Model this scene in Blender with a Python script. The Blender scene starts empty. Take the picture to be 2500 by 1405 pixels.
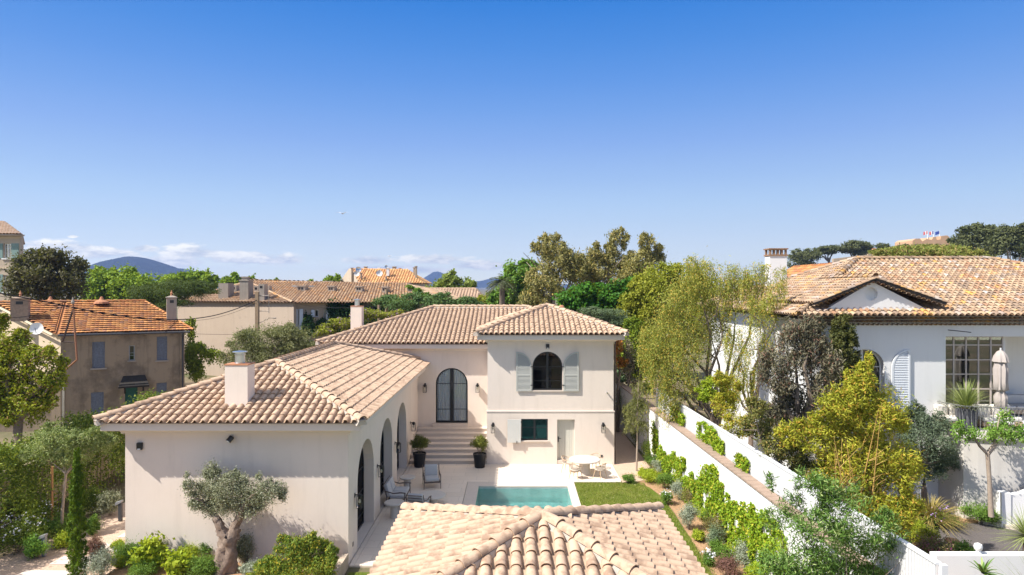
import bpy, bmesh, math, random
import numpy as np
from mathutils import Vector, Matrix
from mathutils.geometry import tessellate_polygon
R = math.radians
scene = bpy.context.scene
COL = scene.collection
F, CX, CY, H = 1600.0, 1256.0, 702.5, 9.1     # focal (px), principal point, camera height

# ---------------------------------------------------------------- camera, sky, sun, exposure
cam_d = bpy.data.cameras.new('camera'); cam = bpy.data.objects.new('camera', cam_d); COL.objects.link(cam)
cam.location = (0, 0, H); cam.rotation_euler = (R(90), 0, 0)
cam_d.sensor_width = 36; cam_d.lens = F / 2500 * 36; cam_d.shift_x = -6 / 2500
cam_d.clip_start = 0.1; cam_d.clip_end = 20000
scene.camera = cam
SUNV = Vector((-1.5, -0.65, 1.86)).normalized()          # towards the sun
sd = bpy.data.lights.new('sun', 'SUN'); sd.energy = 3.9; sd.angle = R(0.5); sd.color = (1.0, 0.955, 0.88)
sun = bpy.data.objects.new('sun', sd); COL.objects.link(sun)
sun.rotation_euler = SUNV.to_track_quat('Z', 'Y').to_euler()
scene.view_settings.view_transform = 'Standard'; scene.view_settings.look = 'None'
scene.view_settings.gamma = 1.0; scene.view_settings.exposure = 1.10
scene.view_settings.use_curve_mapping = False
cy = scene.cycles
cy.max_bounces = 6; cy.diffuse_bounces = 3; cy.glossy_bounces = 3; cy.transmission_bounces = 4
cy.transparent_max_bounces = 10; cy.volume_bounces = 0
cy.use_denoising = True
try: cy.volume_step_rate = 4
except Exception: pass

def N(nt, t, **kw):
    n = nt.nodes.new(t)
    for k, v in kw.items():
        if k == 'inp':
            for i, x in v.items(): n.inputs[i].default_value = x
        else: setattr(n, k, v)
    return n
def L(nt, a, b): nt.links.new(a, b)
def M(nt, op, a, b=None, c=None, clamp=False):
    n = nt.nodes.new('ShaderNodeMath'); n.operation = op; n.use_clamp = clamp
    for i, x in enumerate((a, b, c)):
        if x is None: continue
        if isinstance(x, (int, float)): n.inputs[i].default_value = x
        else: nt.links.new(x, n.inputs[i])
    return n.outputs[0]
def MIX(nt, f, a, b, mode='MIX'):
    n = nt.nodes.new('ShaderNodeMix'); n.data_type = 'RGBA'; n.blend_type = mode
    for s, x in ((n.inputs[0], f), (n.inputs[6], a), (n.inputs[7], b)):
        if isinstance(x, (int, float)): s.default_value = x
        elif isinstance(x, (tuple, list)): s.default_value = (*x[:3], 1)
        else: nt.links.new(x, s)
    return n.outputs[2]
def RAMP(nt, f, stops):
    n = nt.nodes.new('ShaderNodeValToRGB'); e = n.color_ramp.elements
    while len(e) < len(stops): e.new(0.5)
    for el, (p, c) in zip(e, stops): el.position = p; el.color = (*c, 1) if len(c) == 3 else c
    nt.links.new(f, n.inputs[0]); return n.outputs[0]

world = bpy.data.worlds.new('World'); scene.world = world; world.use_nodes = True
nt = world.node_tree; nt.nodes.clear()
sky = N(nt, 'ShaderNodeTexSky', sky_type='NISHITA', sun_disc=False, sun_elevation=math.asin(SUNV.z),
        sun_rotation=math.atan2(SUNV.x, SUNV.y), air_density=1.0, dust_density=0.35, ozone_density=3.0, altitude=0)
hsv = N(nt, 'ShaderNodeHueSaturation', inp={'Saturation': 0.3, 'Value': 1.4})
L(nt, sky.outputs[0], hsv.inputs['Color'])
tc = N(nt, 'ShaderNodeTexCoord'); sp = N(nt, 'ShaderNodeSeparateXYZ'); L(nt, tc.outputs['Generated'], sp.inputs[0])
az = M(nt, 'ARCTAN2', sp.outputs[0], sp.outputs[1]); el = M(nt, 'ARCSINE', sp.outputs[2])
def pxdir(px, py):
    v = Vector(((px - CX) / F, 1, (CY - py) / F)).normalized(); return math.atan2(v.x, v.y), math.asin(v.z)
mask = None
for px, py, rx, ry in ((150, 604, 110, 20), (215, 618, 150, 22), (352, 607, 45, 13), (470, 616, 90, 24), (600, 632, 150, 25), (700, 634, 60, 20), (420, 640, 110, 20),
                       (900, 636, 90, 17), (1060, 634, 120, 20), (1180, 648, 130, 20), (960, 660, 220, 18), (1290, 650, 90, 22), (178, 578, 14, 4)):
    a0, e0 = pxdir(px, py)
    da = M(nt, 'DIVIDE', M(nt, 'SUBTRACT', az, a0), rx / F); de = M(nt, 'DIVIDE', M(nt, 'SUBTRACT', el, e0), ry / F)
    d = M(nt, 'SQRT', M(nt, 'ADD', M(nt, 'MULTIPLY', da, da), M(nt, 'MULTIPLY', de, de)))
    m = M(nt, 'SUBTRACT', 1.0, d, clamp=True)
    mask = m if mask is None else M(nt, 'MAXIMUM', mask, m)
cmb = N(nt, 'ShaderNodeCombineXYZ'); L(nt, M(nt, 'MULTIPLY', az, 26.0), cmb.inputs[0]); L(nt, M(nt, 'MULTIPLY', el, 78.0), cmb.inputs[1])
nz = N(nt, 'ShaderNodeTexNoise', inp={'Scale': 1.0, 'Detail': 7.0, 'Roughness': 0.62}); L(nt, cmb.outputs[0], nz.inputs['Vector'])
nz2 = N(nt, 'ShaderNodeTexNoise', inp={'Scale': 0.35, 'Detail': 4.0}); L(nt, cmb.outputs[0], nz2.inputs['Vector'])
den = M(nt, 'ADD', M(nt, 'MULTIPLY', mask, 0.95), M(nt, 'MULTIPLY', M(nt, 'SUBTRACT', nz.outputs[0], 0.64), 1.8))
den = M(nt, 'MULTIPLY', M(nt, 'MULTIPLY', den, 3.4, clamp=True), M(nt, 'MULTIPLY', mask, 5.0, clamp=True))
def s2l(c): return tuple(((x / 255 / 12.92) if x < 10 else ((x / 255 + 0.055) / 1.055) ** 2.4) / (0.10 * 2 ** 1.10) for x in c)
SKYV = [(0.0, (214, 224, 238)), (0.03, (204, 220, 241)), (0.064, (196, 216, 243)), (0.123, (176, 206, 244)), (0.214, (139, 178, 239)), (0.305, (100, 155, 231)), (0.41, (58, 132, 220)), (0.5, (45, 118, 210))]
HZD, HZS = 2.0e-4, (0.218, 0.345, 0.716)          # air: density and what it adds at infinity
def skystop(e):
    for (e0, c0), (e1, c1) in zip(SKYV, SKYV[1:]):
        if e0 <= e <= e1: k = (e - e0) / (e1 - e0); V = [a + (b - a) * k for a, b in zip(c0, c1)]; break
    T = math.exp(-HZD * min(5300, 166 / max(1e-4, math.tan(e)))); w = 0.10 * 2 ** 1.10
    return tuple(max(0.0, (((v / 255 + 0.055) / 1.055) ** 2.4 - S_ * (1 - T)) / T / w) for v, S_ in zip(V, HZS))
elr = RAMP(nt, M(nt, 'DIVIDE', el, 0.5), [(e / 0.5, skystop(e)) for e in (0.0, 0.015, 0.03, 0.04, 0.05, 0.064, 0.08, 0.1, 0.123, 0.16, 0.214, 0.26, 0.305, 0.35, 0.41, 0.5)])
skyc = MIX(nt, M(nt, 'MULTIPLY', M(nt, 'SUBTRACT', 0.85, el), 2.6, clamp=True), hsv.outputs[0], elr)
ccol = MIX(nt, M(nt, 'MULTIPLY', M(nt, 'SUBTRACT', nz.outputs[0], 0.40), 5.0, clamp=True), (3.7, 3.9, 3.9), (6.9, 6.6, 5.6))
fin = MIX(nt, M(nt, 'MULTIPLY', den, 0.95), skyc, ccol)
bg = N(nt, 'ShaderNodeBackground', inp={'Strength': 0.10}); L(nt, fin, bg.inputs[0])
wo = N(nt, 'ShaderNodeOutputWorld'); L(nt, bg.outputs[0], wo.inputs[0])

# ---------------------------------------------------------------- helpers
def P(px, py, Y): return Vector(((px - CX) / F * Y, Y, H - (py - CY) / F * Y))
def PG(px, py, z=0.0):
    Y = (H - z) * F / (py - CY); return Vector(((px - CX) / F * Y, Y, z))

def wloc(o):
    v = Vector((0, 0, 0))
    while o: v += Vector(o.location); o = o.parent
    return v
def thing(name, label, cat, loc=(0, 0, 0), group=None):
    o = bpy.data.objects.new(name, None); COL.objects.link(o); o.location = loc; o.empty_display_size = 0.2
    o['label'] = label; o['category'] = cat
    if group: o['group'] = group
    return o
def tag(o, label, cat, group=None):
    o['label'] = label; o['category'] = cat
    if group: o['group'] = group
    return o
def kids(o): return [c for c in bpy.data.objects if c.parent == o]
def copy_tree(o, loc=None, rz=None, label=None, group=None, parent=None):
    c = o.copy(); COL.objects.link(c)
    if parent is not None: c.parent = parent
    for ch in kids(o): copy_tree(ch, parent=c)
    if loc is not None: c.location = loc
    if rz is not None: c.rotation_euler = (0, 0, rz)
    if label: c['label'] = label
    if group: c['group'] = group
    return c

class FR:                       # a wall plane: origin, horizontal axis, outward normal
    def __init__(s, O, U, Nn): s.O, s.U, s.N = Vector(O), Vector(U).normalized(), Vector(Nn).normalized()
    def __call__(s, u, z, d=0.0): return s.O + s.U * u + Vector((0, 0, z)) + s.N * d

class MB:
    def __init__(s): s.v, s.f = [], []
    def add(s, vs, fs):
        b = len(s.v); s.v += [tuple(x) for x in vs]; s.f += [tuple(b + i for i in f) for f in fs]
    def box(s, x0, x1, y0, y1, z0, z1):
        s.add([(x0, y0, z0), (x1, y0, z0), (x1, y1, z0), (x0, y1, z0), (x0, y0, z1), (x1, y0, z1), (x1, y1, z1), (x0, y1, z1)],
              [(0, 3, 2, 1), (4, 5, 6, 7), (0, 1, 5, 4), (1, 2, 6, 5), (2, 3, 7, 6), (3, 0, 4, 7)]); return s
    def fbox(s, fr, u0, u1, z0, z1, d0, d1):
        p = [fr(u, z, d) for z in (z0, z1) for (u, d) in ((u0, d0), (u1, d0), (u1, d1), (u0, d1))]
        s.add(p, [(0, 3, 2, 1), (4, 5, 6, 7), (0, 1, 5, 4), (1, 2, 6, 5), (2, 3, 7, 6), (3, 0, 4, 7)]); return s
    def panel(s, fr, outer, holes=(), d=0.0, th=0.3, caps=True):
        loops = [outer] + list(holes)
        tris = tessellate_polygon([[Vector((a, b, 0)) for a, b in lp] for lp in loops])
        pts = [q for lp in loops for q in lp]; n = len(pts)
        vs = [fr(a, b, d) for a, b in pts] + [fr(a, b, d - th) for a, b in pts]
        fs = [tuple(t) for t in tris] + [tuple(n + i for i in reversed(t)) for t in tris]
        o = 0
        for lp in loops:
            m = len(lp)
            for i in range(m): j = (i + 1) % m; fs.append((o + i, o + j, n + o + j, n + o + i))
            o += m
        s.add(vs, fs); return s
    def tube(s, pts, r, n=6, cap=True):
        pts = [Vector(p) for p in pts]; rs = r if isinstance(r, (list, tuple)) else [r] * len(pts)
        rings = []
        for i, p in enumerate(pts):
            t = (pts[min(i + 1, len(pts) - 1)] - pts[max(i - 1, 0)]).normalized()
            a = t.cross(Vector((0, 0, 1)))
            if a.length < 1e-3: a = Vector((1, 0, 0))
            a.normalize(); b = t.cross(a).normalized()
            rings.append([p + (a * math.cos(2 * math.pi * k / n) + b * math.sin(2 * math.pi * k / n)) * rs[i] for k in range(n)])
        fs = []
        for i in range(len(pts) - 1):
            for k in range(n): fs.append((i * n + k, i * n + (k + 1) % n, (i + 1) * n + (k + 1) % n, (i + 1) * n + k))
        if cap: fs.append(tuple(range(n))[::-1]); fs.append(tuple((len(pts) - 1) * n + k for k in range(n)))
        s.add([q for rg in rings for q in rg], fs); return s
    def lathe(s, prof, c=(0, 0, 0), n=24):
        c = Vector(c); vs = []; fs = []
        for (r, z) in prof:
            for k in range(n): a = 2 * math.pi * k / n; vs.append(c + Vector((r * math.cos(a), r * math.sin(a), z)))
        for i in range(len(prof) - 1):
            for k in range(n): fs.append((i * n + k, i * n + (k + 1) % n, (i + 1) * n + (k + 1) % n, (i + 1) * n + k))
        fs.append(tuple(range(n))[::-1]); fs.append(tuple((len(prof) - 1) * n + k for k in range(n)))
        s.add(vs, fs); return s
    def poly(s, pts): s.add(pts, [tuple(range(len(pts)))]); return s
    def prism(s, pts, z0, z1):      # plan polygon
        n = len(pts); s.add([(x, y, z0) for x, y in pts] + [(x, y, z1) for x, y in pts],
                            [tuple(range(n))[::-1], tuple(range(n, 2 * n))] + [(i, (i + 1) % n, n + (i + 1) % n, n + i) for i in range(n)]); return s
    def rbox(s, x0, x1, y0, y1, z0, z1, r=0.04, seg=3, mat=None):
        bm = bmesh.new(); bmesh.ops.create_cube(bm, size=1)
        for v in bm.verts: v.co = ((x0 + x1) / 2 + v.co.x * (x1 - x0), (y0 + y1) / 2 + v.co.y * (y1 - y0), (z0 + z1) / 2 + v.co.z * (z1 - z0))
        bmesh.ops.bevel(bm, geom=bm.edges[:], offset=r, segments=seg, affect='EDGES', profile=0.6)
        bm.verts.index_update()
        vs = [v.co.copy() for v in bm.verts]
        if mat: vs = [mat @ v for v in vs]
        s.add(vs, [tuple(v.index for v in f.verts) for f in bm.faces]); bm.free(); return s
    def xform(s, m): s.v = [tuple(m @ Vector(v)) for v in s.v]; return s
    def build(s, name, mat, parent=None, smooth=False, kind=None, local=False, recalc=True, sharp=40):
        me = bpy.data.meshes.new(name); off = wloc(parent) if parent is not None and not local else Vector((0, 0, 0))
        me.from_pydata([(a - off.x, b - off.y, c - off.z) for a, b, c in s.v], [], s.f)
        if recalc:
            bm = bmesh.new(); bm.from_mesh(me); bmesh.ops.recalc_face_normals(bm, faces=bm.faces)
            if smooth:
                for e in bm.edges:
                    if len(e.link_faces) == 2 and e.calc_face_angle(0) > R(sharp): e.smooth = False
            bm.to_mesh(me); bm.free()
        if smooth:
            for p in me.polygons: p.use_smooth = True
        if mat: me.materials.append(mat)
        o = bpy.data.objects.new(name, me); COL.objects.link(o)
        if parent is not None: o.parent = parent
        if kind: o['kind'] = kind
        return o

def npmesh(name, V, Fq, mat, parent=None, tint=None, smooth=False):
    """fast quad mesh from arrays"""
    me = bpy.data.meshes.new(name); V = np.asarray(V, np.float32); Fq = np.asarray(Fq, np.int32)
    if parent is not None: V = V - np.array(wloc(parent), np.float32)
    nf, k = Fq.shape
    me.vertices.add(len(V)); me.vertices.foreach_set('co', V.ravel())
    me.loops.add(nf * k); me.loops.foreach_set('vertex_index', Fq.ravel())
    me.polygons.add(nf); me.polygons.foreach_set('loop_start', np.arange(0, nf * k, k, dtype=np.int32))
    me.polygons.foreach_set('loop_total', np.full(nf, k, np.int32))
    if smooth: me.polygons.foreach_set('use_smooth', np.ones(nf, bool))
    if tint is not None:
        a = me.color_attributes.new('tint', 'FLOAT_COLOR', 'POINT')
        a.data.foreach_set('color', np.concatenate([tint, np.ones((len(tint), 1))], 1).astype(np.float32).ravel())
    me.update(calc_edges=True); me.validate()
    me.materials.append(mat)
    o = bpy.data.objects.new(name, me); COL.objects.link(o)
    if parent is not None: o.parent = parent
    return o

# ---------------------------------------------------------------- materials
def mat(name):
    m = bpy.data.materials.new(name); m.use_nodes = True; t = m.node_tree; t.nodes.clear()
    o = N(t, 'ShaderNodeOutputMaterial'); return m, t, o
def pbsdf(t, o, rough=0.8, metal=0.0, spec=0.3):
    b = N(t, 'ShaderNodeBsdfPrincipled', inp={'Roughness': rough, 'Metallic': metal, 'Specular IOR Level': spec}); L(t, b.outputs[0], o.inputs[0]); return b
def coords(t, scale=(1, 1, 1)):
    g = N(t, 'ShaderNodeNewGeometry'); mp = N(t, 'ShaderNodeMapping', inp={'Scale': scale}); L(t, g.outputs['Position'], mp.inputs[0]); return mp.outputs[0]
def noise(t, vec, scale, detail=4, rough=0.55):
    n = N(t, 'ShaderNodeTexNoise', inp={'Scale': scale, 'Detail': detail, 'Roughness': rough})
    if vec is not None: L(t, vec, n.inputs['Vector'])
    return n.outputs[0]
def bump(t, b, h, strength=0.3, dist=0.02):
    n = N(t, 'ShaderNodeBump', inp={'Strength': strength, 'Distance': dist}); L(t, h, n.inputs['Height']); L(t, n.outputs[0], b.inputs['Normal'])
def plain(name, col, rough=0.7, metal=0.0, var=0.12, scale=6.0, bmp=0.0, spec=0.3, bscale=None):
    m, t, o = mat(name); b = pbsdf(t, o, rough, metal, spec); v = coords(t)
    n = noise(t, v, scale)
    c2 = tuple(max(0, x * (1 - var)) for x in col); c1 = tuple(min(1, x * (1 + var)) for x in col)
    L(t, MIX(t, n, c2, c1), b.inputs['Base Color'])
    if bmp: bump(t, b, noise(t, v, bscale or scale * 5, 5, 0.7), bmp)
    return m
def plaster(name, col, col2=None, streak=0.25, rough=0.9, bmp=0.25, big=0.35, off=0.4, gain=3.0):
    m, t, o = mat(name); b = pbsdf(t, o, rough, 0, 0.15); v = coords(t)
    col2 = col2 or tuple(x * 0.86 for x in col)
    a = noise(t, v, big, 6, 0.6); s_ = noise(t, coords(t, (2.2, 2.2, 0.25)), 1.4, 5, 0.65); f = noise(t, v, 9, 4, 0.6)
    f1 = M(t, 'MULTIPLY', M(t, 'SUBTRACT', a, off), gain, clamp=True)
    c = MIX(t, M(t, 'MULTIPLY', f1, 0.7), col, col2)
    c = MIX(t, M(t, 'MULTIPLY', M(t, 'SUBTRACT', s_, 0.5, clamp=True), streak * 4, clamp=True), c, tuple(x * 0.72 for x in col2))
    c = MIX(t, M(t, 'MULTIPLY', f, 0.22), c, tuple(min(1, x * 1.1) for x in col))
    L(t, c, b.inputs['Base Color']); bump(t, b, noise(t, v, 45, 3, 0.7), bmp, 0.01)
    return m
def tilemat(name, dirt=(0.30, 0.22, 0.17), amt=0.5, scale=5.0, rough=0.85, mottle=None):
    m, t, o = mat(name); b = pbsdf(t, o, rough, 0, 0.2)
    at = N(t, 'ShaderNodeAttribute', attribute_name='tint'); v = coords(t)
    n1 = noise(t, v, scale, 4, 0.6); n2 = noise(t, v, scale * 7, 3, 0.7)
    c = MIX(t, M(t, 'MULTIPLY', M(t, 'SUBTRACT', n1, 0.47), 6.5 * amt, clamp=True), at.outputs['Color'], MIX(t, 0.62, at.outputs['Color'], dirt))
    c = MIX(t, M(t, 'MULTIPLY', n2, 0.22), c, (0.52, 0.37, 0.26))
    if mottle:
        n3 = noise(t, v, 1.3, 5, 0.7); c = MIX(t, M(t, 'MULTIPLY', M(t, 'SUBTRACT', n3, 0.56), 9.0, clamp=True), c, mottle)
    L(t, c, b.inputs['Base Color']); bump(t, b, n2, 0.35, 0.01)
    return m
def leafmat(name, c1, c2, trans=0.35, c3=None, rough=0.5, patch=0.8):
    """colour differs leaf by leaf and branch by branch"""
    m, t, o = mat(name)
    g = N(t, 'ShaderNodeNewGeometry'); v = coords(t)
    r = g.outputs['Random Per Island']; n = noise(t, v, patch, 3, 0.6)
    f = M(t, 'ADD', M(t, 'MULTIPLY', r, 0.55), M(t, 'MULTIPLY', M(t, 'SUBTRACT', n, 0.35), 1.4), clamp=True)
    c = MIX(t, f, c1, c2)
    if c3: c = MIX(t, M(t, 'GREATER_THAN', M(t, 'FRACT', M(t, 'MULTIPLY', r, 17.3)), 0.86), c, c3)
    d = N(t, 'ShaderNodeBsdfPrincipled', inp={'Roughness': rough + 0.1, 'Specular IOR Level': 0.2}); L(t, c, d.inputs['Base Color'])
    tr = N(t, 'ShaderNodeBsdfTranslucent'); L(t, MIX(t, 0.5, c, (0.40, 0.44, 0.02), 'MIX'), tr.inputs[0])
    mx = N(t, 'ShaderNodeMixShader', inp={0: trans * 0.72}); L(t, d.outputs[0], mx.inputs[1]); L(t, tr.outputs[0], mx.inputs[2]); L(t, mx.outputs[0], o.inputs[0])
    return m
def glassmat(name, tintc=(0.8, 0.85, 0.85), base=0.0, k=1.3):
    m, t, o = mat(name); fr = N(t, 'ShaderNodeFresnel', inp={0: 1.5}); gl = N(t, 'ShaderNodeBsdfGlossy', inp={'Roughness': 0.01})
    tr = N(t, 'ShaderNodeBsdfTransparent', inp={0: (*tintc, 1)}); mx = N(t, 'ShaderNodeMixShader')
    L(t, M(t, 'ADD', M(t, 'MULTIPLY', fr.outputs[0], k), base, clamp=True), mx.inputs[0]); L(t, tr.outputs[0], mx.inputs[1]); L(t, gl.outputs[0], mx.inputs[2]); L(t, mx.outputs[0], o.inputs[0]); return m

VILLA = plaster('villa_render', (0.76, 0.655, 0.565), (0.68, 0.575, 0.48), 0.24, bmp=0.35)
VTRIM = plaster('villa_trim', (0.70, 0.615, 0.545), (0.66, 0.575, 0.50), 0.04, bmp=0.05)
WHITEW = plaster('white_render', (0.74, 0.73, 0.715), (0.68, 0.665, 0.645), 0.22, bmp=0.2)
OLDR = plaster('old_render', (0.31, 0.235, 0.16), (0.125, 0.095, 0.068), 0.5, bmp=0.7, big=0.75, off=0.47, gain=7.0)
BEIGER = plaster('beige_render', (0.47, 0.375, 0.29), (0.42, 0.33, 0.255), 0.3, bmp=0.3)
CREAMR = plaster('cream_render', (0.60, 0.48, 0.34), (0.55, 0.43, 0.30), 0.2)
STONER = plaster('stone_render', (0.42, 0.33, 0.24), (0.32, 0.25, 0.18), 0.3, bmp=0.8, big=1.5)
CONC = plaster('concrete', (0.34, 0.29, 0.24), (0.25, 0.215, 0.18), 0.5, bmp=0.4, big=1.0)
TILE = tilemat('pale_clay_tiles', (0.17, 0.095, 0.062), 0.95, 4.2)
OLDTILE = tilemat('weathered_clay_tiles', (0.16, 0.12, 0.09), 0.75, 4.0, mottle=(0.60, 0.34, 0.10))
FARTILE = tilemat('far_clay_tiles', (0.30, 0.19, 0.13), 0.6, 2.0)
ORTILE = tilemat('orange_clay_tiles', (0.17, 0.085, 0.05), 0.85, 1.6)
MORTAR = plain('lime_mortar', (0.46, 0.40, 0.34), 0.95, var=0.2, scale=9, bmp=0.6)
BLACK = plain('black_metal', (0.012, 0.012, 0.014), 0.4, 0.0, spec=0.5)
GREYM = plain('galvanised_steel', (0.55, 0.56, 0.57), 0.28, 0.9, var=0.1, scale=14)
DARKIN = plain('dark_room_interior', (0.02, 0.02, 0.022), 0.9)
GLASS = glassmat('window_glass', (0.75, 0.8, 0.8), 0.02)
TGLASS = glassmat('teal_window_glass', (0.35, 0.55, 0.55), 0.05)
LGLASS = glassmat('lantern_glass', (0.93, 0.94, 0.95))
SHUT = plain('grey_green_shutter_paint', (0.46, 0.455, 0.41), 0.55, var=0.05)
SHUTL = plain('pale_shutter_paint', (0.60, 0.59, 0.55), 0.55, var=0.04)
DOORP = plain('putty_door_paint', (0.56, 0.545, 0.47), 0.55, var=0.04)
WSHUT = plain('white_shutter_paint', (0.68, 0.70, 0.72), 0.5, var=0.04)
BLUESH = plain('faded_blue_grey_shutter', (0.165, 0.18, 0.215), 0.85, var=0.5, scale=9, bmp=0.5)
GREENSH = plain('sage_shutter_paint', (0.22, 0.32, 0.29), 0.6, var=0.1)
WFRAME = plain('white_window_paint', (0.75, 0.74, 0.72), 0.5, var=0.04)
TAUPE = plain('taupe_window_paint', (0.50, 0.43, 0.38), 0.5, var=0.04)
CURT = plain('linen_curtain', (0.88, 0.86, 0.81), 0.95, var=0.06)
STEPM = plain('limestone_step', (0.62, 0.53, 0.45), 0.8, var=0.1, scale=3, bmp=0.15)
TEAK = plain('grey_teak', (0.13, 0.10, 0.085), 0.6, var=0.25, scale=12)
TEAKL = plain('pale_teak', (0.52, 0.37, 0.24), 0.6, var=0.15, scale=12)
ROPE = plain('woven_rope', (0.55, 0.46, 0.38), 0.9, var=0.15, scale=30)
CUSH = plain('grey_outdoor_cushion', (0.50, 0.49, 0.485), 0.95, var=0.04, scale=3, bmp=0.2)
CUSHC = plain('cream_cushion', (0.72, 0.67, 0.60), 0.95, var=0.05, scale=3, bmp=0.2)
CTAB = plain('cream_stone_table', (0.60, 0.54, 0.475), 0.7, var=0.06, scale=4, bmp=0.1)
BARK = plain('olive_bark', (0.24, 0.18, 0.14), 0.95, var=0.6, scale=9, bmp=1.0, bscale=22)
BARKG = plain('grey_brown_bark', (0.20, 0.155, 0.115), 0.95, var=0.4, scale=10, bmp=0.8)
BARKP = plain('pale_bark', (0.34, 0.27, 0.21), 0.9, var=0.3, scale=10, bmp=0.5)
RUST = plain('rusty_iron', (0.28, 0.13, 0.07), 0.8, var=0.5, scale=20)
DGREY = plain('dark_grey_paint', (0.06, 0.06, 0.065), 0.6)
TERRA = plain('terracotta', (0.42, 0.19, 0.10), 0.85, var=0.25, scale=8)
GREEND = plain('dark_green_door', (0.02, 0.10, 0.075), 0.6, var=0.2)
BULB = plain('frosted_bulb', (0.80, 0.72, 0.55), 0.3)
UMBF = plain('taupe_canvas', (0.40, 0.35, 0.32), 0.95, var=0.08, scale=5)
POLEW = plain('weathered_pole_wood', (0.30, 0.21, 0.13), 0.9, var=0.3, scale=8)
WIRE = plain('black_cable', (0.015, 0.013, 0.012), 0.7)
STAKE = plain('fresh_wood_stake', (0.45, 0.24, 0.10), 0.8, var=0.2)
# ---------------------------------------------------------------- clay tile roofs
PAL_NEW0 = [((0.68, 0.485, 0.355), 5), ((0.72, 0.54, 0.405), 4), ((0.60, 0.415, 0.31), 4), ((0.58, 0.375, 0.275), 2), ((0.70, 0.565, 0.46), 2), ((0.52, 0.35, 0.265), 1.2), ((0.76, 0.62, 0.53), 0.8)]
PAL_OLD0 = [((0.60, 0.43, 0.28), 5), ((0.66, 0.50, 0.34), 4), ((0.50, 0.34, 0.22), 4), ((0.36, 0.27, 0.20), 3), ((0.57, 0.48, 0.42), 2), ((0.76, 0.46, 0.14), 0.4), ((0.48, 0.27, 0.16), 2), ((0.76, 0.68, 0.60), 0.6)]
PAL_FAR0 = [((0.50, 0.34, 0.22), 4), ((0.56, 0.41, 0.28), 4), ((0.40, 0.26, 0.17), 3), ((0.56, 0.30, 0.12), 1)]
PAL_ORG = [((0.50, 0.20, 0.055), 5), ((0.56, 0.25, 0.075), 3), ((0.42, 0.15, 0.045), 3), ((0.34, 0.15, 0.08), 1)]
PAL_FHO = [((0.66, 0.34, 0.12), 4), ((0.70, 0.42, 0.16), 4), ((0.56, 0.28, 0.12), 3)]
def scl(p, a, b, c): return [((q[0][0] * a, q[0][1] * b, q[0][2] * c), q[1]) for q in p]
PAL_NEW = [((sum(a * b for a, b in zip((q[0][k], (0.66, 0.48, 0.355)[k]), (0.85, 0.15))) * (0.70, 0.615, 0.505)[k] for k in range(3)), q[1]) for q in PAL_NEW0]; PAL_NEW = [(tuple(a), b) for a, b in PAL_NEW]; PAL_OLD = scl(PAL_OLD0, 0.65, 0.62, 0.60); PAL_FAR = scl(PAL_FAR0, 0.98, 0.98, 0.95)
def pick(rng, pal):
    w = np.array([p[1] for p in pal], float); w /= w.sum(); c = np.array(pal[rng.choice(len(pal), p=w)][0]); return np.clip(c * rng.uniform(0.93, 1.07), 0, 1)

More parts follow.
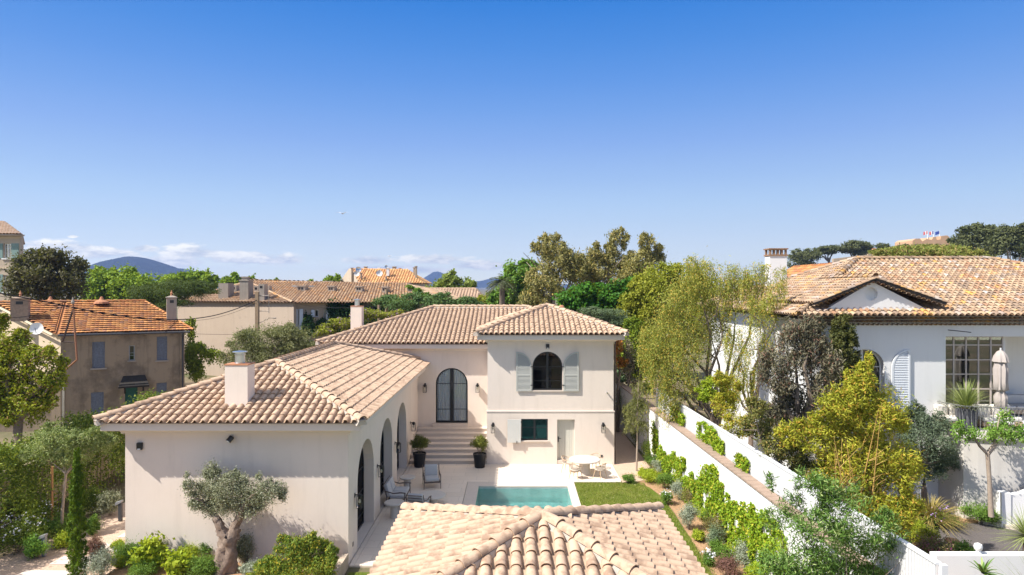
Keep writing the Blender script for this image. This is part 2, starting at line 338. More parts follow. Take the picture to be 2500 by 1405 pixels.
class Tiles:
    def __init__(s, seed, pal): s.rng = np.random.default_rng(seed); s.pal = pal; s.V = []; s.Q = []; s.T = []; s.n = 0
    def put(s, vs, qs, col): s.V.append(np.asarray(vs, float)); s.Q.append(np.asarray(qs, int) + s.n); s.T.append(np.repeat(np.asarray(col)[None], len(vs), 0)); s.n += len(vs)
    def barrel(s, A, B, up, r0, r1, col, K=6, h0=0.0, h1=0.0, squash=0.85, lip=0.016):
        """half-round tile from A (low, wide) to B (high, narrow)"""
        A, B, up = Vector(A), Vector(B), Vector(up).normalized(); t = (B - A).normalized(); side = t.cross(up).normalized(); up = side.cross(t).normalized()
        vs = []
        for (C0, r, h) in ((A, r0, h0), (B, r1, h1), (A, r0, h0), (A, r0 - lip, h0), (A + t * 0.03, r0 - lip, h0)):
            for k in range(K + 1):
                a = math.pi * k / K; vs.append(C0 + side * (r * math.cos(a)) + up * (r * squash * math.sin(a) + h))
        q = []; m = K + 1
        for k in range(K): q.append((k, k + 1, m + k + 1, m + k)); q.append((2 * m + k + 1, 2 * m + k, 3 * m + k, 3 * m + k + 1)); q.append((3 * m + k, 4 * m + k, 4 * m + k + 1, 3 * m + k + 1))
        s.put([tuple(v) for v in vs], q, col)
    def plane(s, poly, sp=0.27, ex=0.36, r=0.105, drop=0.0, K=6, squash=0.85, holes=(), step=0.046):
        poly = [Vector(p) for p in poly]; P0, P1 = poly[0], poly[1]; u = (P1 - P0).normalized()
        w = poly[-1] - P0 if (poly[-1] - P0).cross(u).length > 0.1 else poly[2] - P1
        n = u.cross(w).normalized()
        if n.z < 0: n = -n
        v = n.cross(u).normalized()
        pl = [((p - P0).dot(u), (p - P0).dot(v)) for p in poly]
        w_ = (P1 - P0).length; nc = max(1, round(w_ / sp)); sp = w_ / nc
        # deck under the tiles
        base = [p - n * 0.03 for p in poly]
        if len(base) == 3: base.append(base[2])
        s.put([tuple(b) for b in base[:4]], [(0, 1, 2, 3)], np.array(s.pal[2][0]) * 0.7)
        i_0 = int(math.floor(min(q[0] for q in pl) / sp)); i_1 = int(math.ceil(max(q[0] for q in pl) / sp)); umn, umx = min(q[0] for q in pl), max(q[0] for q in pl)
        for i in range(i_0, i_1 + 1):
            for kind in (0, 1):
                uc = (i + 0.5 * kind) * sp
                if uc > umx + 1e-6 or uc < umn - 1e-6 or (kind == 1 and abs(uc - w_) < 0.01): continue
                uu = min(max(uc, umn + 0.02), umx - 0.02); xs = []
                for a in range(len(pl)):
                    (u0, v0), (u1, v1) = pl[a], pl[(a + 1) % len(pl)]
                    if (u0 - uu) * (u1 - uu) < 0: xs.append(v0 + (v1 - v0) * (uu - u0) / (u1 - u0))
                if len(xs) < 2: continue
                lo, hi = min(xs), max(xs)
                if hi - lo < 0.08: continue
                if kind == 1:      # channel between two rows of covers
                    A, B = P0 + u * uc + v * (lo - 0.055), P0 + u * uc + v * hi; K2 = 4; rr = sp * 0.42; vs = []
                    for C0 in (A, B):
                        for k in range(K2 + 1): a = math.pi * k / K2; vs.append(tuple(C0 + u * (rr * math.cos(a)) + n * (rr * 0.55 - rr * 0.55 * math.sin(a))))
                    s.put(vs, [(k, k + 1, K2 + 2 + k, K2 + 1 + k) for k in range(K2)], np.array(s.pal[2][0]) * s.rng.uniform(0.75, 0.95)); continue
                t0 = lo
                while t0 < hi - 0.05:
                    t1 = min(t0 + ex, hi); L_ = t1 - t0
                    jx = s.rng.normal(0, 0.006); jz = s.rng.normal(0, 0.004)
                    ok = True
                    for (ha, hb, va, vb) in holes:
                        if ha < uc < hb and va < t0 + L_ / 2 < vb: ok = False
                    if ok: s.barrel(P0 + u * (uc + jx) + v * (t0 - (0.075 if t0 == lo else 0.03)), P0 + u * uc + v * (t1 + 0.04), n, r, r * (0.82 if step < 0.06 else 0.97), pick(s.rng, s.pal), K, step + jz, 0.018, squash)
                    t0 = t1
    def line(s, A, B, r=0.15, ex=0.42, up=(0, 0, 1), h=0.0):
        A, B = Vector(A), Vector(B); L_ = (B - A).length; t = (B - A) / L_; n = max(1, round(L_ / ex)); e = L_ / n
        for i in range(n): s.barrel(A + t * (i * e - 0.03), A + t * ((i + 1) * e + 0.04), up, r, r * 0.84, pick(s.rng, s.pal), 8, 0.05 + h + s.rng.normal(0, 0.004), 0.02 + h, 0.85, 0.02)
    def build(s, name, m, parent): return npmesh(name, np.concatenate(s.V), np.concatenate(s.Q), m, parent, np.concatenate(s.T), smooth=True)

def mortar(lines, parent, m=None, w=0.15, h=0.07):
    b = MB()
    for A, B in lines:
        A, B = Vector(A), Vector(B); t = (B - A).normalized(); sd_ = t.cross(Vector((0, 0, 1))).normalized(); up = sd_.cross(t)
        q = []
        for C0 in (A, B): q += [C0 - sd_ * (w + 0.04) - up * 0.10, C0 - sd_ * w * 0.8 + up * h, C0 + sd_ * w * 0.8 + up * h, C0 + sd_ * (w + 0.04) - up * 0.10]
        b.add(q, [(0, 1, 5, 4), (1, 2, 6, 5), (2, 3, 7, 6), (0, 3, 2, 1), (4, 5, 6, 7)])
    return b.build('mortar_bed', m or MORTAR, parent)

def hip_roof(parent, seed, x0, x1, y0, y1, z, rz, ra, rb, axis, pal=PAL_NEW, m=None, sp=0.27, ex=0.36, r=0.105, skip=(), hole=None, hipr=0.15, morm=None, K=6):
    """hip roof over a rectangle; ridge from ra to rb along axis ('x' or 'y')"""
    if axis == 'x': ym = (y0 + y1) / 2; A, B = Vector((ra, ym, rz)), Vector((rb, ym, rz))
    else: xm = (x0 + x1) / 2; A, B = Vector((xm, ra, rz)), Vector((xm, rb, rz))
    c = [Vector((x0, y0, z)), Vector((x1, y0, z)), Vector((x1, y1, z)), Vector((x0, y1, z))]
    if axis == 'x': pl = [[c[0], c[1], B, A], [c[1], c[2], B], [c[2], c[3], A, B], [c[3], c[0], A]]; hips = [(c[0], A), (c[1], B), (c[2], B), (c[3], A)]
    else: pl = [[c[0], c[1], A], [c[1], c[2], B, A], [c[2], c[3], B], [c[3], c[0], A, B]]; hips = [(c[0], A), (c[1], A), (c[2], B), (c[3], B)]
    T = Tiles(seed, pal)
    for i, p in enumerate(pl):
        if i in skip: continue
        if (p[-1] - p[-2]).length < 0.05 and len(p) == 4: p = p[:3]
        T.plane(p, sp, ex, r, K=K, holes=hole.get(i, ()) if hole else ())
    rf = T.build('roof', m or TILE, parent)
    lines = [h for h in hips] + ([(A, B)] if (A - B).length > 0.1 else [])
    T2 = Tiles(seed + 1, pal)
    for a, b in lines:
        up = Vector((0, 0, 1)); T2.line(Vector(a) + Vector((0, 0, 0.06)), Vector(b) + Vector((0, 0, 0.06)), hipr, 0.42)
    T2.build('ridge_tiles', m or TILE, rf)
    mortar(lines, rf, morm, hipr)
    return rf

def cornice(parent, x0, x1, y0, y1, zb, zt, out, m, name='cornice'):
    hh = zt - zb; prof = [(0.0, zb), (0.09, zb), (0.09, zb + 0.05)]
    for k in range(7):
        a = R(90 * k / 6); prof.append((0.10 + (out - 0.13) * (1 - math.cos(a)), zb + 0.05 + (hh - 0.30) * math.sin(a)))
    prof += [(out, zb + hh - 0.23), (out, zt), (-0.05, zt), (-0.05, zb)]
    b = MB(); n = len(prof); vs = []
    for (sx, sy, X, Y) in ((-1, -1, x0, y0), (1, -1, x1, y0), (1, 1, x1, y1), (-1, 1, x0, y1)):
        for d, z in prof: vs.append((X + sx * d, Y + sy * d, z))
    fs = [(c * n + i, ((c + 1) % 4) * n + i, ((c + 1) % 4) * n + (i + 1) % n, c * n + (i + 1) % n) for c in range(4) for i in range(n)]
    b.add(vs, fs); return b.build(name, m, parent, smooth=True, sharp=30)

def arch(uc, w, z0, zt, n=16):
    r = w / 2; zs = zt - r
    return [(uc - r, z0), (uc + r, z0)] + [(uc + r * math.cos(math.pi * k / n), zs + r * math.sin(math.pi * k / n)) for k in range(n + 1)]
def rect(u0, u1, z0, z1): return [(u0, z0), (u1, z0), (u1, z1), (u0, z1)]
def half_arch(uc, w, z0, zt, side, gap, edge, n=10):
    """opening of one leaf of an arched double window"""
    r = w / 2 - edge; zs = zt - w / 2; pts = []
    a1 = math.acos(min(1, gap / r))
    for k in range(n + 1):
        a = a1 * k / n; pts.append((uc + side * r * math.cos(a), zs + r * math.sin(a)))
    pts += [(uc + side * gap, z0 + edge), (uc + side * r, z0 + edge)]
    return pts
def arched_window(par, fr, uc, w, z0, zt, d, m, bars, glass=GLASS, edge=0.07, gap=0.05, name='window', th=0.06):
    b = MB(); b.panel(fr, arch(uc, w, z0, zt), [half_arch(uc, w, z0, zt, 1, gap, edge), half_arch(uc, w, z0, zt, -1, gap, edge)], d, th)
    for z in bars: b.fbox(fr, uc - w / 2 + edge * 0.6, uc + w / 2 - edge * 0.6, z - 0.014, z + 0.014, d - 0.015, d - 0.045)
    fo = b.build(name, m, par)
    MB().panel(fr, arch(uc, w - 0.04, z0 + 0.02, zt - 0.02), [], d - 0.026, 0.008).build('pane', glass, fo); return fo
def rect_window(par, fr, u0, u1, z0, z1, d, m, cols, bars, glass=GLASS, e=0.06, name='window', th=0.06, mull=0.05, bt=0.014):
    holes = []; w = (u1 - u0) / cols
    for i in range(cols): holes.append(rect(u0 + i * w + (e if i == 0 else mull), u0 + (i + 1) * w - (e if i == cols - 1 else mull), z0 + e, z1 - e))
    b = MB(); b.panel(fr, rect(u0, u1, z0, z1), holes, d, th)
    for z in bars: b.fbox(fr, u0 + e, u1 - e, z - bt, z + bt, d - 0.012, d - 0.05)
    fo = b.build(name, m, par)
    MB().fbox(fr, u0 + 0.02, u1 - 0.02, z0 + 0.02, z1 - 0.02, d - 0.034, d - 0.026).build('pane', glass, fo); return fo

# ---------------------------------------------------------------- ground materials
def ground_mat():
    m, t, o = mat('dry_garden_soil'); b = pbsdf(t, o, 0.95, 0, 0.1); v = coords(t)
    n = noise(t, v, 0.12, 6, 0.65); n2 = noise(t, v, 3, 5, 0.7)
    c = MIX(t, M(t, 'MULTIPLY', M(t, 'SUBTRACT', n, 0.36), 4, clamp=True), (0.20, 0.15, 0.10), (0.06, 0.085, 0.03))
    c = MIX(t, M(t, 'MULTIPLY', n2, 0.4), c, (0.30, 0.22, 0.15)); L(t, c, b.inputs['Base Color']); bump(t, b, n2, 0.6, 0.05); return m
def gravel_mat(name, c1, c2, sc=26):
    m, t, o = mat(name); b = pbsdf(t, o, 0.95, 0, 0.1); v = coords(t)
    vo = N(t, 'ShaderNodeTexVoronoi', inp={'Scale': sc}); L(t, v, vo.inputs['Vector']); n2 = noise(t, v, 1.2, 4, 0.6)
    c = MIX(t, vo.outputs['Color'], c1, c2); c = MIX(t, M(t, 'MULTIPLY', n2, 0.45), c, tuple(x * 0.72 for x in c1)); L(t, c, b.inputs['Base Color'])
    bump(t, b, vo.outputs['Distance'], 0.6, 0.02); return m
def paving_mat():
    m, t, o = mat('travertine_paving'); b = pbsdf(t, o, 0.72, 0, 0.25); v = coords(t)
    br = N(t, 'ShaderNodeTexBrick', offset=0.5, inp={'Scale': 1.0, 'Mortar Size': 0.006, 'Brick Width': 1.2, 'Row Height': 0.62, 'Mortar Smooth': 0.1, 'Color1': (0.76, 0.64, 0.52, 1), 'Color2': (0.70, 0.58, 0.46, 1), 'Mortar': (0.42, 0.34, 0.28, 1)})
    L(t, v, br.inputs['Vector']); n = noise(t, coords(t, (0.5, 3.0, 1)), 2.2, 6, 0.7)
    c = MIX(t, M(t, 'MULTIPLY', n, 0.5), br.outputs[0], (0.80, 0.70, 0.60)); L(t, c, b.inputs['Base Color']); bump(t, b, n, 0.1, 0.01); return m
def grass_mat():
    m, t, o = mat('lawn'); b = pbsdf(t, o, 0.9, 0, 0.1); v = coords(t)
    n = noise(t, v, 0.9, 5, 0.65); n2 = noise(t, v, 16, 4, 0.75)
    c = MIX(t, n2, (0.035, 0.062, 0.006), (0.16, 0.20, 0.03)); c = MIX(t, M(t, 'MULTIPLY', M(t, 'SUBTRACT', n, 0.42), 3, clamp=True), c, (0.20, 0.185, 0.045)); L(t, c, b.inputs['Base Color'])
    bump(t, b, n2, 0.8, 0.03); return m
GROUND = ground_mat(); GRAVEL = gravel_mat('pinkish_gravel', (0.62, 0.46, 0.34), (0.46, 0.33, 0.25)); PAVE = paving_mat(); LAWN = grass_mat()
SOIL = gravel_mat('bed_mulch', (0.48, 0.30, 0.17), (0.30, 0.18, 0.10), 14)
ASPH = gravel_mat('worn_asphalt', (0.115, 0.10, 0.095), (0.17, 0.15, 0.14), 30)

def sheet(name, pts, z, m, kind='structure', th=None):
    b = MB()
    if th: b.prism(pts, z - th, z)
    else: b.poly([(x, y, z) for x, y in pts])
    return b.build(name, m, kind=kind, recalc=bool(th))
def rc(x0, x1, y0, y1): return [(x0, y0), (x1, y0), (x1, y1), (x0, y1)]

# ground with the pool cut out: one sheet with terrain rising on the right
gb = MB()
def terr(x, y):
    z = -0.06
    z += 22 * math.exp(-(((x - 230) / 120) ** 2 + ((y - 330) / 130) ** 2))
    return z
PX0, PX1, PY0, PY1 = -1.66, 2.45, 21.6, 30.05        # pool water
xs = [-6000, -3000, -1500, -700, -300, -150, -60, -20, PX0 - 0.3, PX1 + 0.3, 10, 25] + list(range(40, 460, 20)) + [500, 700, 1500, 3000, 6000]
ys = [-60, -10, 10, PY0 - 0.3, PY1 + 0.3, 40, 60, 90] + list(range(110, 560, 20)) + [700, 1200, 2500, 5000, 9000]
gv = [(x, y, terr(x, y)) for y in ys for x in xs]; nx = len(xs); gf = []
for j in range(len(ys) - 1):
    for i in range(nx - 1):
        if xs[i] == PX0 - 0.3 and ys[j] == PY0 - 0.3: continue
        gf.append((j * nx + i, j * nx + i + 1, (j + 1) * nx + i + 1, (j + 1) * nx + i))
gb.add(gv, gf); gb.build('ground', GROUND, kind='structure', recalc=False)

# villa terrace (ring round the pool), coping, lawn, gravel
tb = MB()
for a in (rc(-5.25, -2.2, 21.45, 33.8), rc(-2.2, 5.0, 30.72, 33.8), rc(5.0, 5.03, 30.9, 33.8)): tb.prism(a, -0.1, 0.0)
tb.prism([(-5.42, 21.45), (-5.26, 21.45), (-5.26, 33.8), (-5.42, 33.8)], -0.1, 0.0)
tb.build('terrace', PAVE, kind='structure')
cp = MB()
for a in (rc(-2.18, PX0 + 0.02, 21.0, 30.7), rc(PX1 - 0.02, 2.78, 21.0, 30.7), rc(PX0 + 0.02, PX1 - 0.02, PY1 - 0.02, 30.7), rc(PX0 + 0.02, PX1 - 0.02, 21.0, PY0)): cp.prism(a, -0.06, 0.004)
sheet_c = cp.build('pool_coping', STEPM, kind='structure')
dr = MB(); dr.box(-5.26, -5.25, 21.45, 33.8, -0.1, -0.03); dr.box(-2.2, -2.18, 21.0, 30.7, -0.1, -0.03); dr.box(-2.2, 5.0, 30.7, 30.72, -0.1, -0.03)
dr.build('drain_slot', BLACK, kind='structure')
POOLT = plain('pool_tiles', (0.54, 0.60, 0.57), 0.6, var=0.45, scale=1.6)
pb = MB(); zf = -1.3
pb.poly([(PX0, PY0, zf), (PX1, PY0, zf), (PX1, PY1, zf), (PX0, PY1, zf)])
pb.poly([(PX0, PY0, 0), (PX0, PY1, 0), (PX0, PY1, zf), (PX0, PY0, zf)]); pb.poly([(PX1, PY0, 0), (PX1, PY1, 0), (PX1, PY1, zf), (PX1, PY0, zf)])
pb.poly([(PX0, PY1, -0.02), (PX1, PY1, -0.02), (PX1, PY1, zf), (PX0, PY1, zf)]); pb.poly([(PX0, PY0, -0.02), (PX1, PY0, -0.02), (PX1, PY0, zf), (PX0, PY0, zf)])
pb.box(1.55, PX1 - 0.01, PY0 + 0.01, 29.4, zf, -0.55); pb.box(PX0 + 0.01, PX1 - 0.01, 29.4, PY1 - 0.01, zf, -0.75)
pb.build('pool_basin', POOLT, kind='structure', recalc=False)
wm, t, o = mat('pool_water'); frn = N(t, 'ShaderNodeFresnel', inp={0: 1.33}); gl = N(t, 'ShaderNodeBsdfGlossy', inp={'Roughness': 0.02})
tr = N(t, 'ShaderNodeBsdfTransparent', inp={0: (0.50, 0.82, 0.81, 1)}); mx = N(t, 'ShaderNodeMixShader')
bp = N(t, 'ShaderNodeBump', inp={'Strength': 0.8, 'Distance': 0.08}); L(t, noise(t, coords(t, (1.0, 2.6, 1)), 4.0, 4, 0.65), bp.inputs['Height'])
L(t, bp.outputs[0], gl.inputs['Normal']); L(t, bp.outputs[0], frn.inputs['Normal'])
L(t, frn.outputs[0], mx.inputs[0]); L(t, tr.outputs[0], mx.inputs[1]); L(t, gl.outputs[0], mx.inputs[2]); L(t, mx.outputs[0], o.inputs[0])
sheet('pool_water', rc(PX0, PX1, PY0, PY1), -0.13, wm)
lw = [(2.8, 8.5), (6.3, 8.5), (6.25, 20), (6.45, 26.5), (6.4, 28.6), (6.15, 29.9), (5.6, 30.62), (2.8, 30.66)]
sheet('lawn', lw, -0.012, LAWN, th=0.05)
sheet('lawn', rc(-5.3, 2.78, 8.5, 20.98), -0.012, LAWN, th=0.05)
sheet('gravel_path', [(5.05, 30.7), (5.55, 30.7), (6.4, 31.2), (6.9, 33), (6.7, 60), (5.15, 60)], -0.022, GRAVEL, th=0.05)
sheet('planting_bed', [(6.31, 8.5), (8.0, 8.5), (7.3, 31), (7.0, 36), (6.95, 33), (6.42, 31.2), (5.6, 30.68), (6.2, 29.95), (6.47, 28.6), (6.5, 26.5), (6.3, 20)], -0.03, SOIL, th=0.05)
sheet('planting_bed', rc(-12.8, -5.5, 16.5, 21.45), 0.10, SOIL, th=0.2)
sheet('gravel_path', [(-17.5, 15), (-12.82, 15), (-12.82, 38), (-16.3, 38), (-16.6, 26), (-17.4, 22)], -0.022, GRAVEL, th=0.05)
st_ = MB()
for i, (cx_, cy_) in enumerate(((-14.55, 20.7), (-14.2, 21.75), (-13.75, 22.9), (-13.5, 24.1), (-13.6, 25.3), (-13.75, 26.5))): st_.box(cx_ - 0.8, cx_ + 0.75, cy_ - 0.33, cy_ + 0.33, -0.05, 0.0)
for i, pr in enumerate(((-14.9, 20.75), (-14.45, 21.85), (-13.85, 22.95), (-13.62, 24.15), (-13.7, 25.35), (-13.8, 26.6))):
    b = MB(); b.prism([(pr[0] - 0.85, pr[1] - 0.3), (pr[0] + 0.8, pr[1] - 0.34), (pr[0] + 0.84, pr[1] + 0.3), (pr[0] - 0.8, pr[1] + 0.33)], -0.03, 0.012 + 0.002 * i)
    tag(b.build('stepping_stone', STEPM), ['pale stepping stone nearest the bottom edge beside the slim cypress', 'second pale stepping stone of the gravel path', 'third pale stepping stone crossing the gravel path', 'pale stepping stone by the front left corner of the wing', 'stepping stone just behind the front left corner of the wing', 'farthest stepping stone along the left side of the wing'][i], 'paving stone', 'stepping stones in the gravel path')

# far hills
def hills(name, specs, Y, dy, x0, x1, nxs, m):
    b = MB(); ny = 9; vs = []; rr = np.random.default_rng(5); ph = rr.uniform(0, 6, 24)
    for j in range(ny):
        s_ = (j / (ny - 1) * 2 - 1)
        for i in range(nxs):
            x = x0 + (x1 - x0) * i / (nxs - 1); z = 0
            for (px, top, w, p) in specs:
                cx_ = (px - CX) / F * Y; hh = (CY - top) / F * Y; z = max(z, hh * math.exp(-abs((x - cx_) / (w / F * Y)) ** p))
            z *= math.exp(-(s_ * 1.5) ** 2)
            z *= 1 + 0.015 * sum(math.sin((x * k * 0.004 + ph[k]) + s_ * 3 * math.sin(k)) for k in range(1, 9)) / 2
            vs.append((x, Y + s_ * dy, z))
    b.add(vs, [(j * nxs + i, j * nxs + i + 1, (j + 1) * nxs + i + 1, (j + 1) * nxs + i) for j in range(ny - 1) for i in range(nxs - 1)])
    return b.build(name, m, kind='structure', smooth=True, sharp=80)
hm, t, o = mat('forested_hill'); b = pbsdf(t, o, 0.95, 0, 0.05); n = noise(t, coords(t), 0.02, 9, 0.8)
L(t, RAMP(t, n, [(0.38, (0.006, 0.012, 0.008)), (0.6, (0.03, 0.04, 0.022)), (0.72, (0.12, 0.10, 0.08))]), b.inputs['Base Color']); bump(t, b, n, 1.0, 30)
hills('hills', [(330, 622, 125, 2.6), (430, 650, 110, 2.4), (240, 655, 90, 2.4), (520, 678, 90, 2)], 2600, 420, -2600, -900, 130, hm)
hills('hills', [(660, 684, 45, 2), (745, 683, 50, 2), (1068, 660, 42, 2.2), (1010, 684, 60, 2), (1150, 684, 90, 3), (1260, 674, 120, 3), (500, 690, 160, 3), (850, 693, 200, 4), (1500, 690, 200, 4)], 4600, 500, -3600, 2200, 160, hm)

# ---------------------------------------------------------------- the villa
villa = thing('villa', 'cream villa with pale clay tile roofs, arched glazed doors and a two storey tower', 'house', (-4, 30, 0))
WX0, WX1, WY0, WY1, WZ = -12.77, -5.45, 21.5, 37.0, 4.6
front, rightw = FR((WX0, WY0, 0), (1, 0, 0), (0, -1, 0)), FR((WX1, WY0, 0), (0, 1, 0), (1, 0, 0))
w = MB()
w.panel(front, rect(0, WX1 - WX0, -0.2, WZ), [], 0, 0.3)
ARC = [(22.75, 25.4), (26.6, 29.25), (30.4, 33.05)]
w.panel(rightw, rect(0.3, WY1 - WY0, -0.2, WZ), [arch((a + b_) / 2 - WY0, b_ - a, 0.0, 3.52) for a, b_ in ARC], 0, 0.45)
w.panel(FR((WX0, WY1, 0), (0, -1, 0), (-1, 0, 0)), rect(0, WY1 - WY0 - 0.3, -0.2, WZ), [], 0, 0.3)
w.build('wall', VILLA, villa)
# tower
TX0, TX1, TY0, TY1 = -1.39, 5.11, 33.8, 40.6
tf = FR((TX0, TY0, 0), (1, 0, 0), (0, -1, 0)); tfl = FR((TX0, TY0 - 0.04, 0), (1, 0, 0), (0, -1, 0))
def tx(px): return (px - CX) / F * TY0 - TX0
def tz(py): return H - (py - CY) / F * TY0
win_u = (tx(1300), tx(1373)); wz0, wz1 = tz(953), tz(859)
lw_u = (tx(1272.5), tx(1337.5)); lz0, lz1 = tz(1075), tz(1023)
dr_u = (tx(1360), tx(1403)); dz0, dz1 = 0.0, tz(1024.5)
w = MB(); SC = 2.72
w.panel(tf, rect(0, TX1 - TX0, SC, 6.6), [arch(sum(win_u) / 2, win_u[1] - win_u[0], wz0, wz1)], 0, 0.3)
w.panel(tfl, rect(-0.03, TX1 - TX0 + 0.03, -0.2, SC), [rect(*lw_u, lz0, lz1), rect(*dr_u, dz0, dz1)], 0, 0.34)
w.panel(FR((TX1, TY0 + 0.3, 0), (0, 1, 0), (1, 0, 0)), rect(0, TY1 - TY0, SC, 6.6), [], 0, 0.3)
w.panel(FR((TX1 + 0.03, TY0 + 0.3, 0), (0, 1, 0), (1, 0, 0)), rect(0, TY1 - TY0, -0.2, SC), [], 0, 0.33)
w.panel(FR((TX0, TY0 + 3.4, 0), (0, -1, 0), (-1, 0, 0)), rect(0.2, 3.1, -0.2, 6.6), [], 0, 0.3)
w.panel(FR((TX0, TY1 + 0.3, 0), (0, -1, 0), (-1, 0, 0)), rect(0.0, 7.2 - 3.5, 5.6, 6.6), [], 0, 0.3)
w.panel(FR((TX1, TY1 + 0.3, 0), (-1, 0, 0), (0, 1, 0)), rect(0.3, TX1 - TX0 - 0.3, -0.2, 6.6), [], 0, 0.3)
w.build('wall', VILLA, villa)
w = MB(); w.fbox(tf, -0.055, TX1 - TX0 + 0.055, SC - 0.035, SC + 0.025, 0.065, 0.001); w.build('string_course', VTRIM, villa)
# middle block
MX0, MX1, MY0, MY1 = -10.4, 3.9, 37.0, 47.6; ZL = 1.26
mf = FR((MX0, MY0, 0), (1, 0, 0), (0, -1, 0))
def mx_(px): return (px - CX) / F * MY0 - MX0
def mz_(py): return H - (py - CY) / F * MY0
dl = (mx_(1063.5), mx_(1142)); DZ0, DZ1 = 1.46, mz_(899)
w = MB()
w.panel(mf, rect(0, TX0 - MX0 + 0.1, -0.2, 5.75), [arch(sum(dl) / 2, dl[1] - dl[0], DZ0, DZ1)], 0, 0.3)
w.panel(FR((MX0, MY1, 0), (0, -1, 0), (-1, 0, 0)), rect(0.3, MY1 - MY0 - 0.3, -0.2, 5.75), [], 0, 0.3)
w.panel(FR((MX1, MY1, 0), (-1, 0, 0), (0, 1, 0)), rect(0, MX1 - MX0, -0.2, 5.75), [], 0, 0.3)
w.panel(FR((MX1, TY1 + 0.6, 0), (0, 1, 0), (1, 0, 0)), rect(0, MY1 - TY1 - 0.9, -0.2, 5.75), [], 0, 0.3)
w.build('wall', VILLA, villa)
# roofs
rw = hip_roof(villa, 11, -13.38, -4.85, 20.9, 37.6, 4.80, 6.2, 25.15, 33.3, 'y', hole={0: [(-9.75 + 13.38 + 0.06, -8.9 + 13.38 + 0.02, 0.95, 1.85)]})
rm = hip_roof(villa, 21, -11.0, 4.55, 36.42, 48.2, 6.0, 7.78, -5.2, 0.9, 'x')
rt = hip_roof(villa, 31, -1.98, 5.72, 33.2, 41.2, 6.74, 8.0, 1.80, 1.95, 'x')
cornice(villa, WX0, WX1, WY0, WY1 - 0.01, 4.33, 4.74, 0.5, VTRIM)
cornice(villa, TX0, TX1, TY0, TY1 + 0.3, 6.28, 6.68, 0.5, VTRIM)
cornice(villa, MX0, MX1, MY0, MY1, 5.48, 5.93, 0.5, VTRIM)
# arched glazed doors of the wing
for i, (a, b_) in enumerate(ARC):
    arched_window(villa, rightw, (a + b_) / 2 - WY0, b_ - a + 0.02, 0.0, 3.53, -0.38, BLACK, (0.45, 1.35, 2.2), glassmat('dark_glass', (0.25, 0.27, 0.28), 0.0, 0.25) if i == 0 else bpy.data.materials['dark_glass'], name='door', edge=0.09, gap=0.07)
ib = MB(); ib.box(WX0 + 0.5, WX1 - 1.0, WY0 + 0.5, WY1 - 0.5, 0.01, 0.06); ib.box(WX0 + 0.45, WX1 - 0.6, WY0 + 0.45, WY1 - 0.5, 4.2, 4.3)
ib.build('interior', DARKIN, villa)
# French door in the middle block with curtains
fd = arched_window(glass=glassmat('clear_glass', (0.97, 0.98, 0.98), 0.0), par=villa, fr=mf, uc=sum(dl) / 2, w=dl[1] - dl[0] + 0.02, z0=DZ0, zt=DZ1 + 0.01, d=-0.12, m=BLACK, bars=(mz_(1000.5), mz_(938)), edge=0.095, gap=0.10, name='french_door')
cb = MB()
for s_ in (0, 1):
    u0 = dl[0] + 0.02 + s_ * (dl[1] - dl[0]) / 2; n_ = 40; pts = [(u0 + k / n_ * 0.86, -0.205 + 0.03 * math.sin(k * 1.15) + 0.01 * math.sin(k * 2.7)) for k in range(n_ + 1)]
    cb.add([mf(u, z, d) for z in (DZ0, DZ1 + 0.1) for u, d in pts], [(k, k + 1, n_ + 2 + k, n_ + 1 + k) for k in range(n_)])
cb.build('curtain', CURT, fd, smooth=True, recalc=False)
MB().fbox(mf, dl[0] - 0.14, dl[1] + 0.02, ZL, DZ0, 0.22, -0.3).build('threshold', STEPM, villa)
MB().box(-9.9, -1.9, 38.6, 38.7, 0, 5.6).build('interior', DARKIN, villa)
# tower windows
arched_window(villa, tf, sum(win_u) / 2, win_u[1] - win_u[0] + 0.02, wz0, wz1 + 0.01, -0.1, BLACK, (tz(896), tz(931)), glassmat('reflecting_glass', (0.6, 0.6, 0.6), 0.02, 0.6), edge=0.075, gap=0.06)
rect_window(villa, tfl, *lw_u, lz0, lz1, -0.08, BLACK, 2, (tz(1044.5),), TGLASS, e=0.06)
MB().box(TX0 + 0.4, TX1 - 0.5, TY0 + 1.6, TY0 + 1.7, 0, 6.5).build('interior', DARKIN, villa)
b = MB(); b.fbox(tf, win_u[0] - 0.1, win_u[1] + 0.1, wz0 - 0.07, wz0, 0.06, -0.3); b.build('window_sill', STEPM, villa)
b = MB(); b.fbox(tfl, lw_u[0] - 0.02, lw_u[1] + 0.04, lz0 - 0.07, lz0, 0.1, -0.3); b.build('window_sill', STEPM, villa)
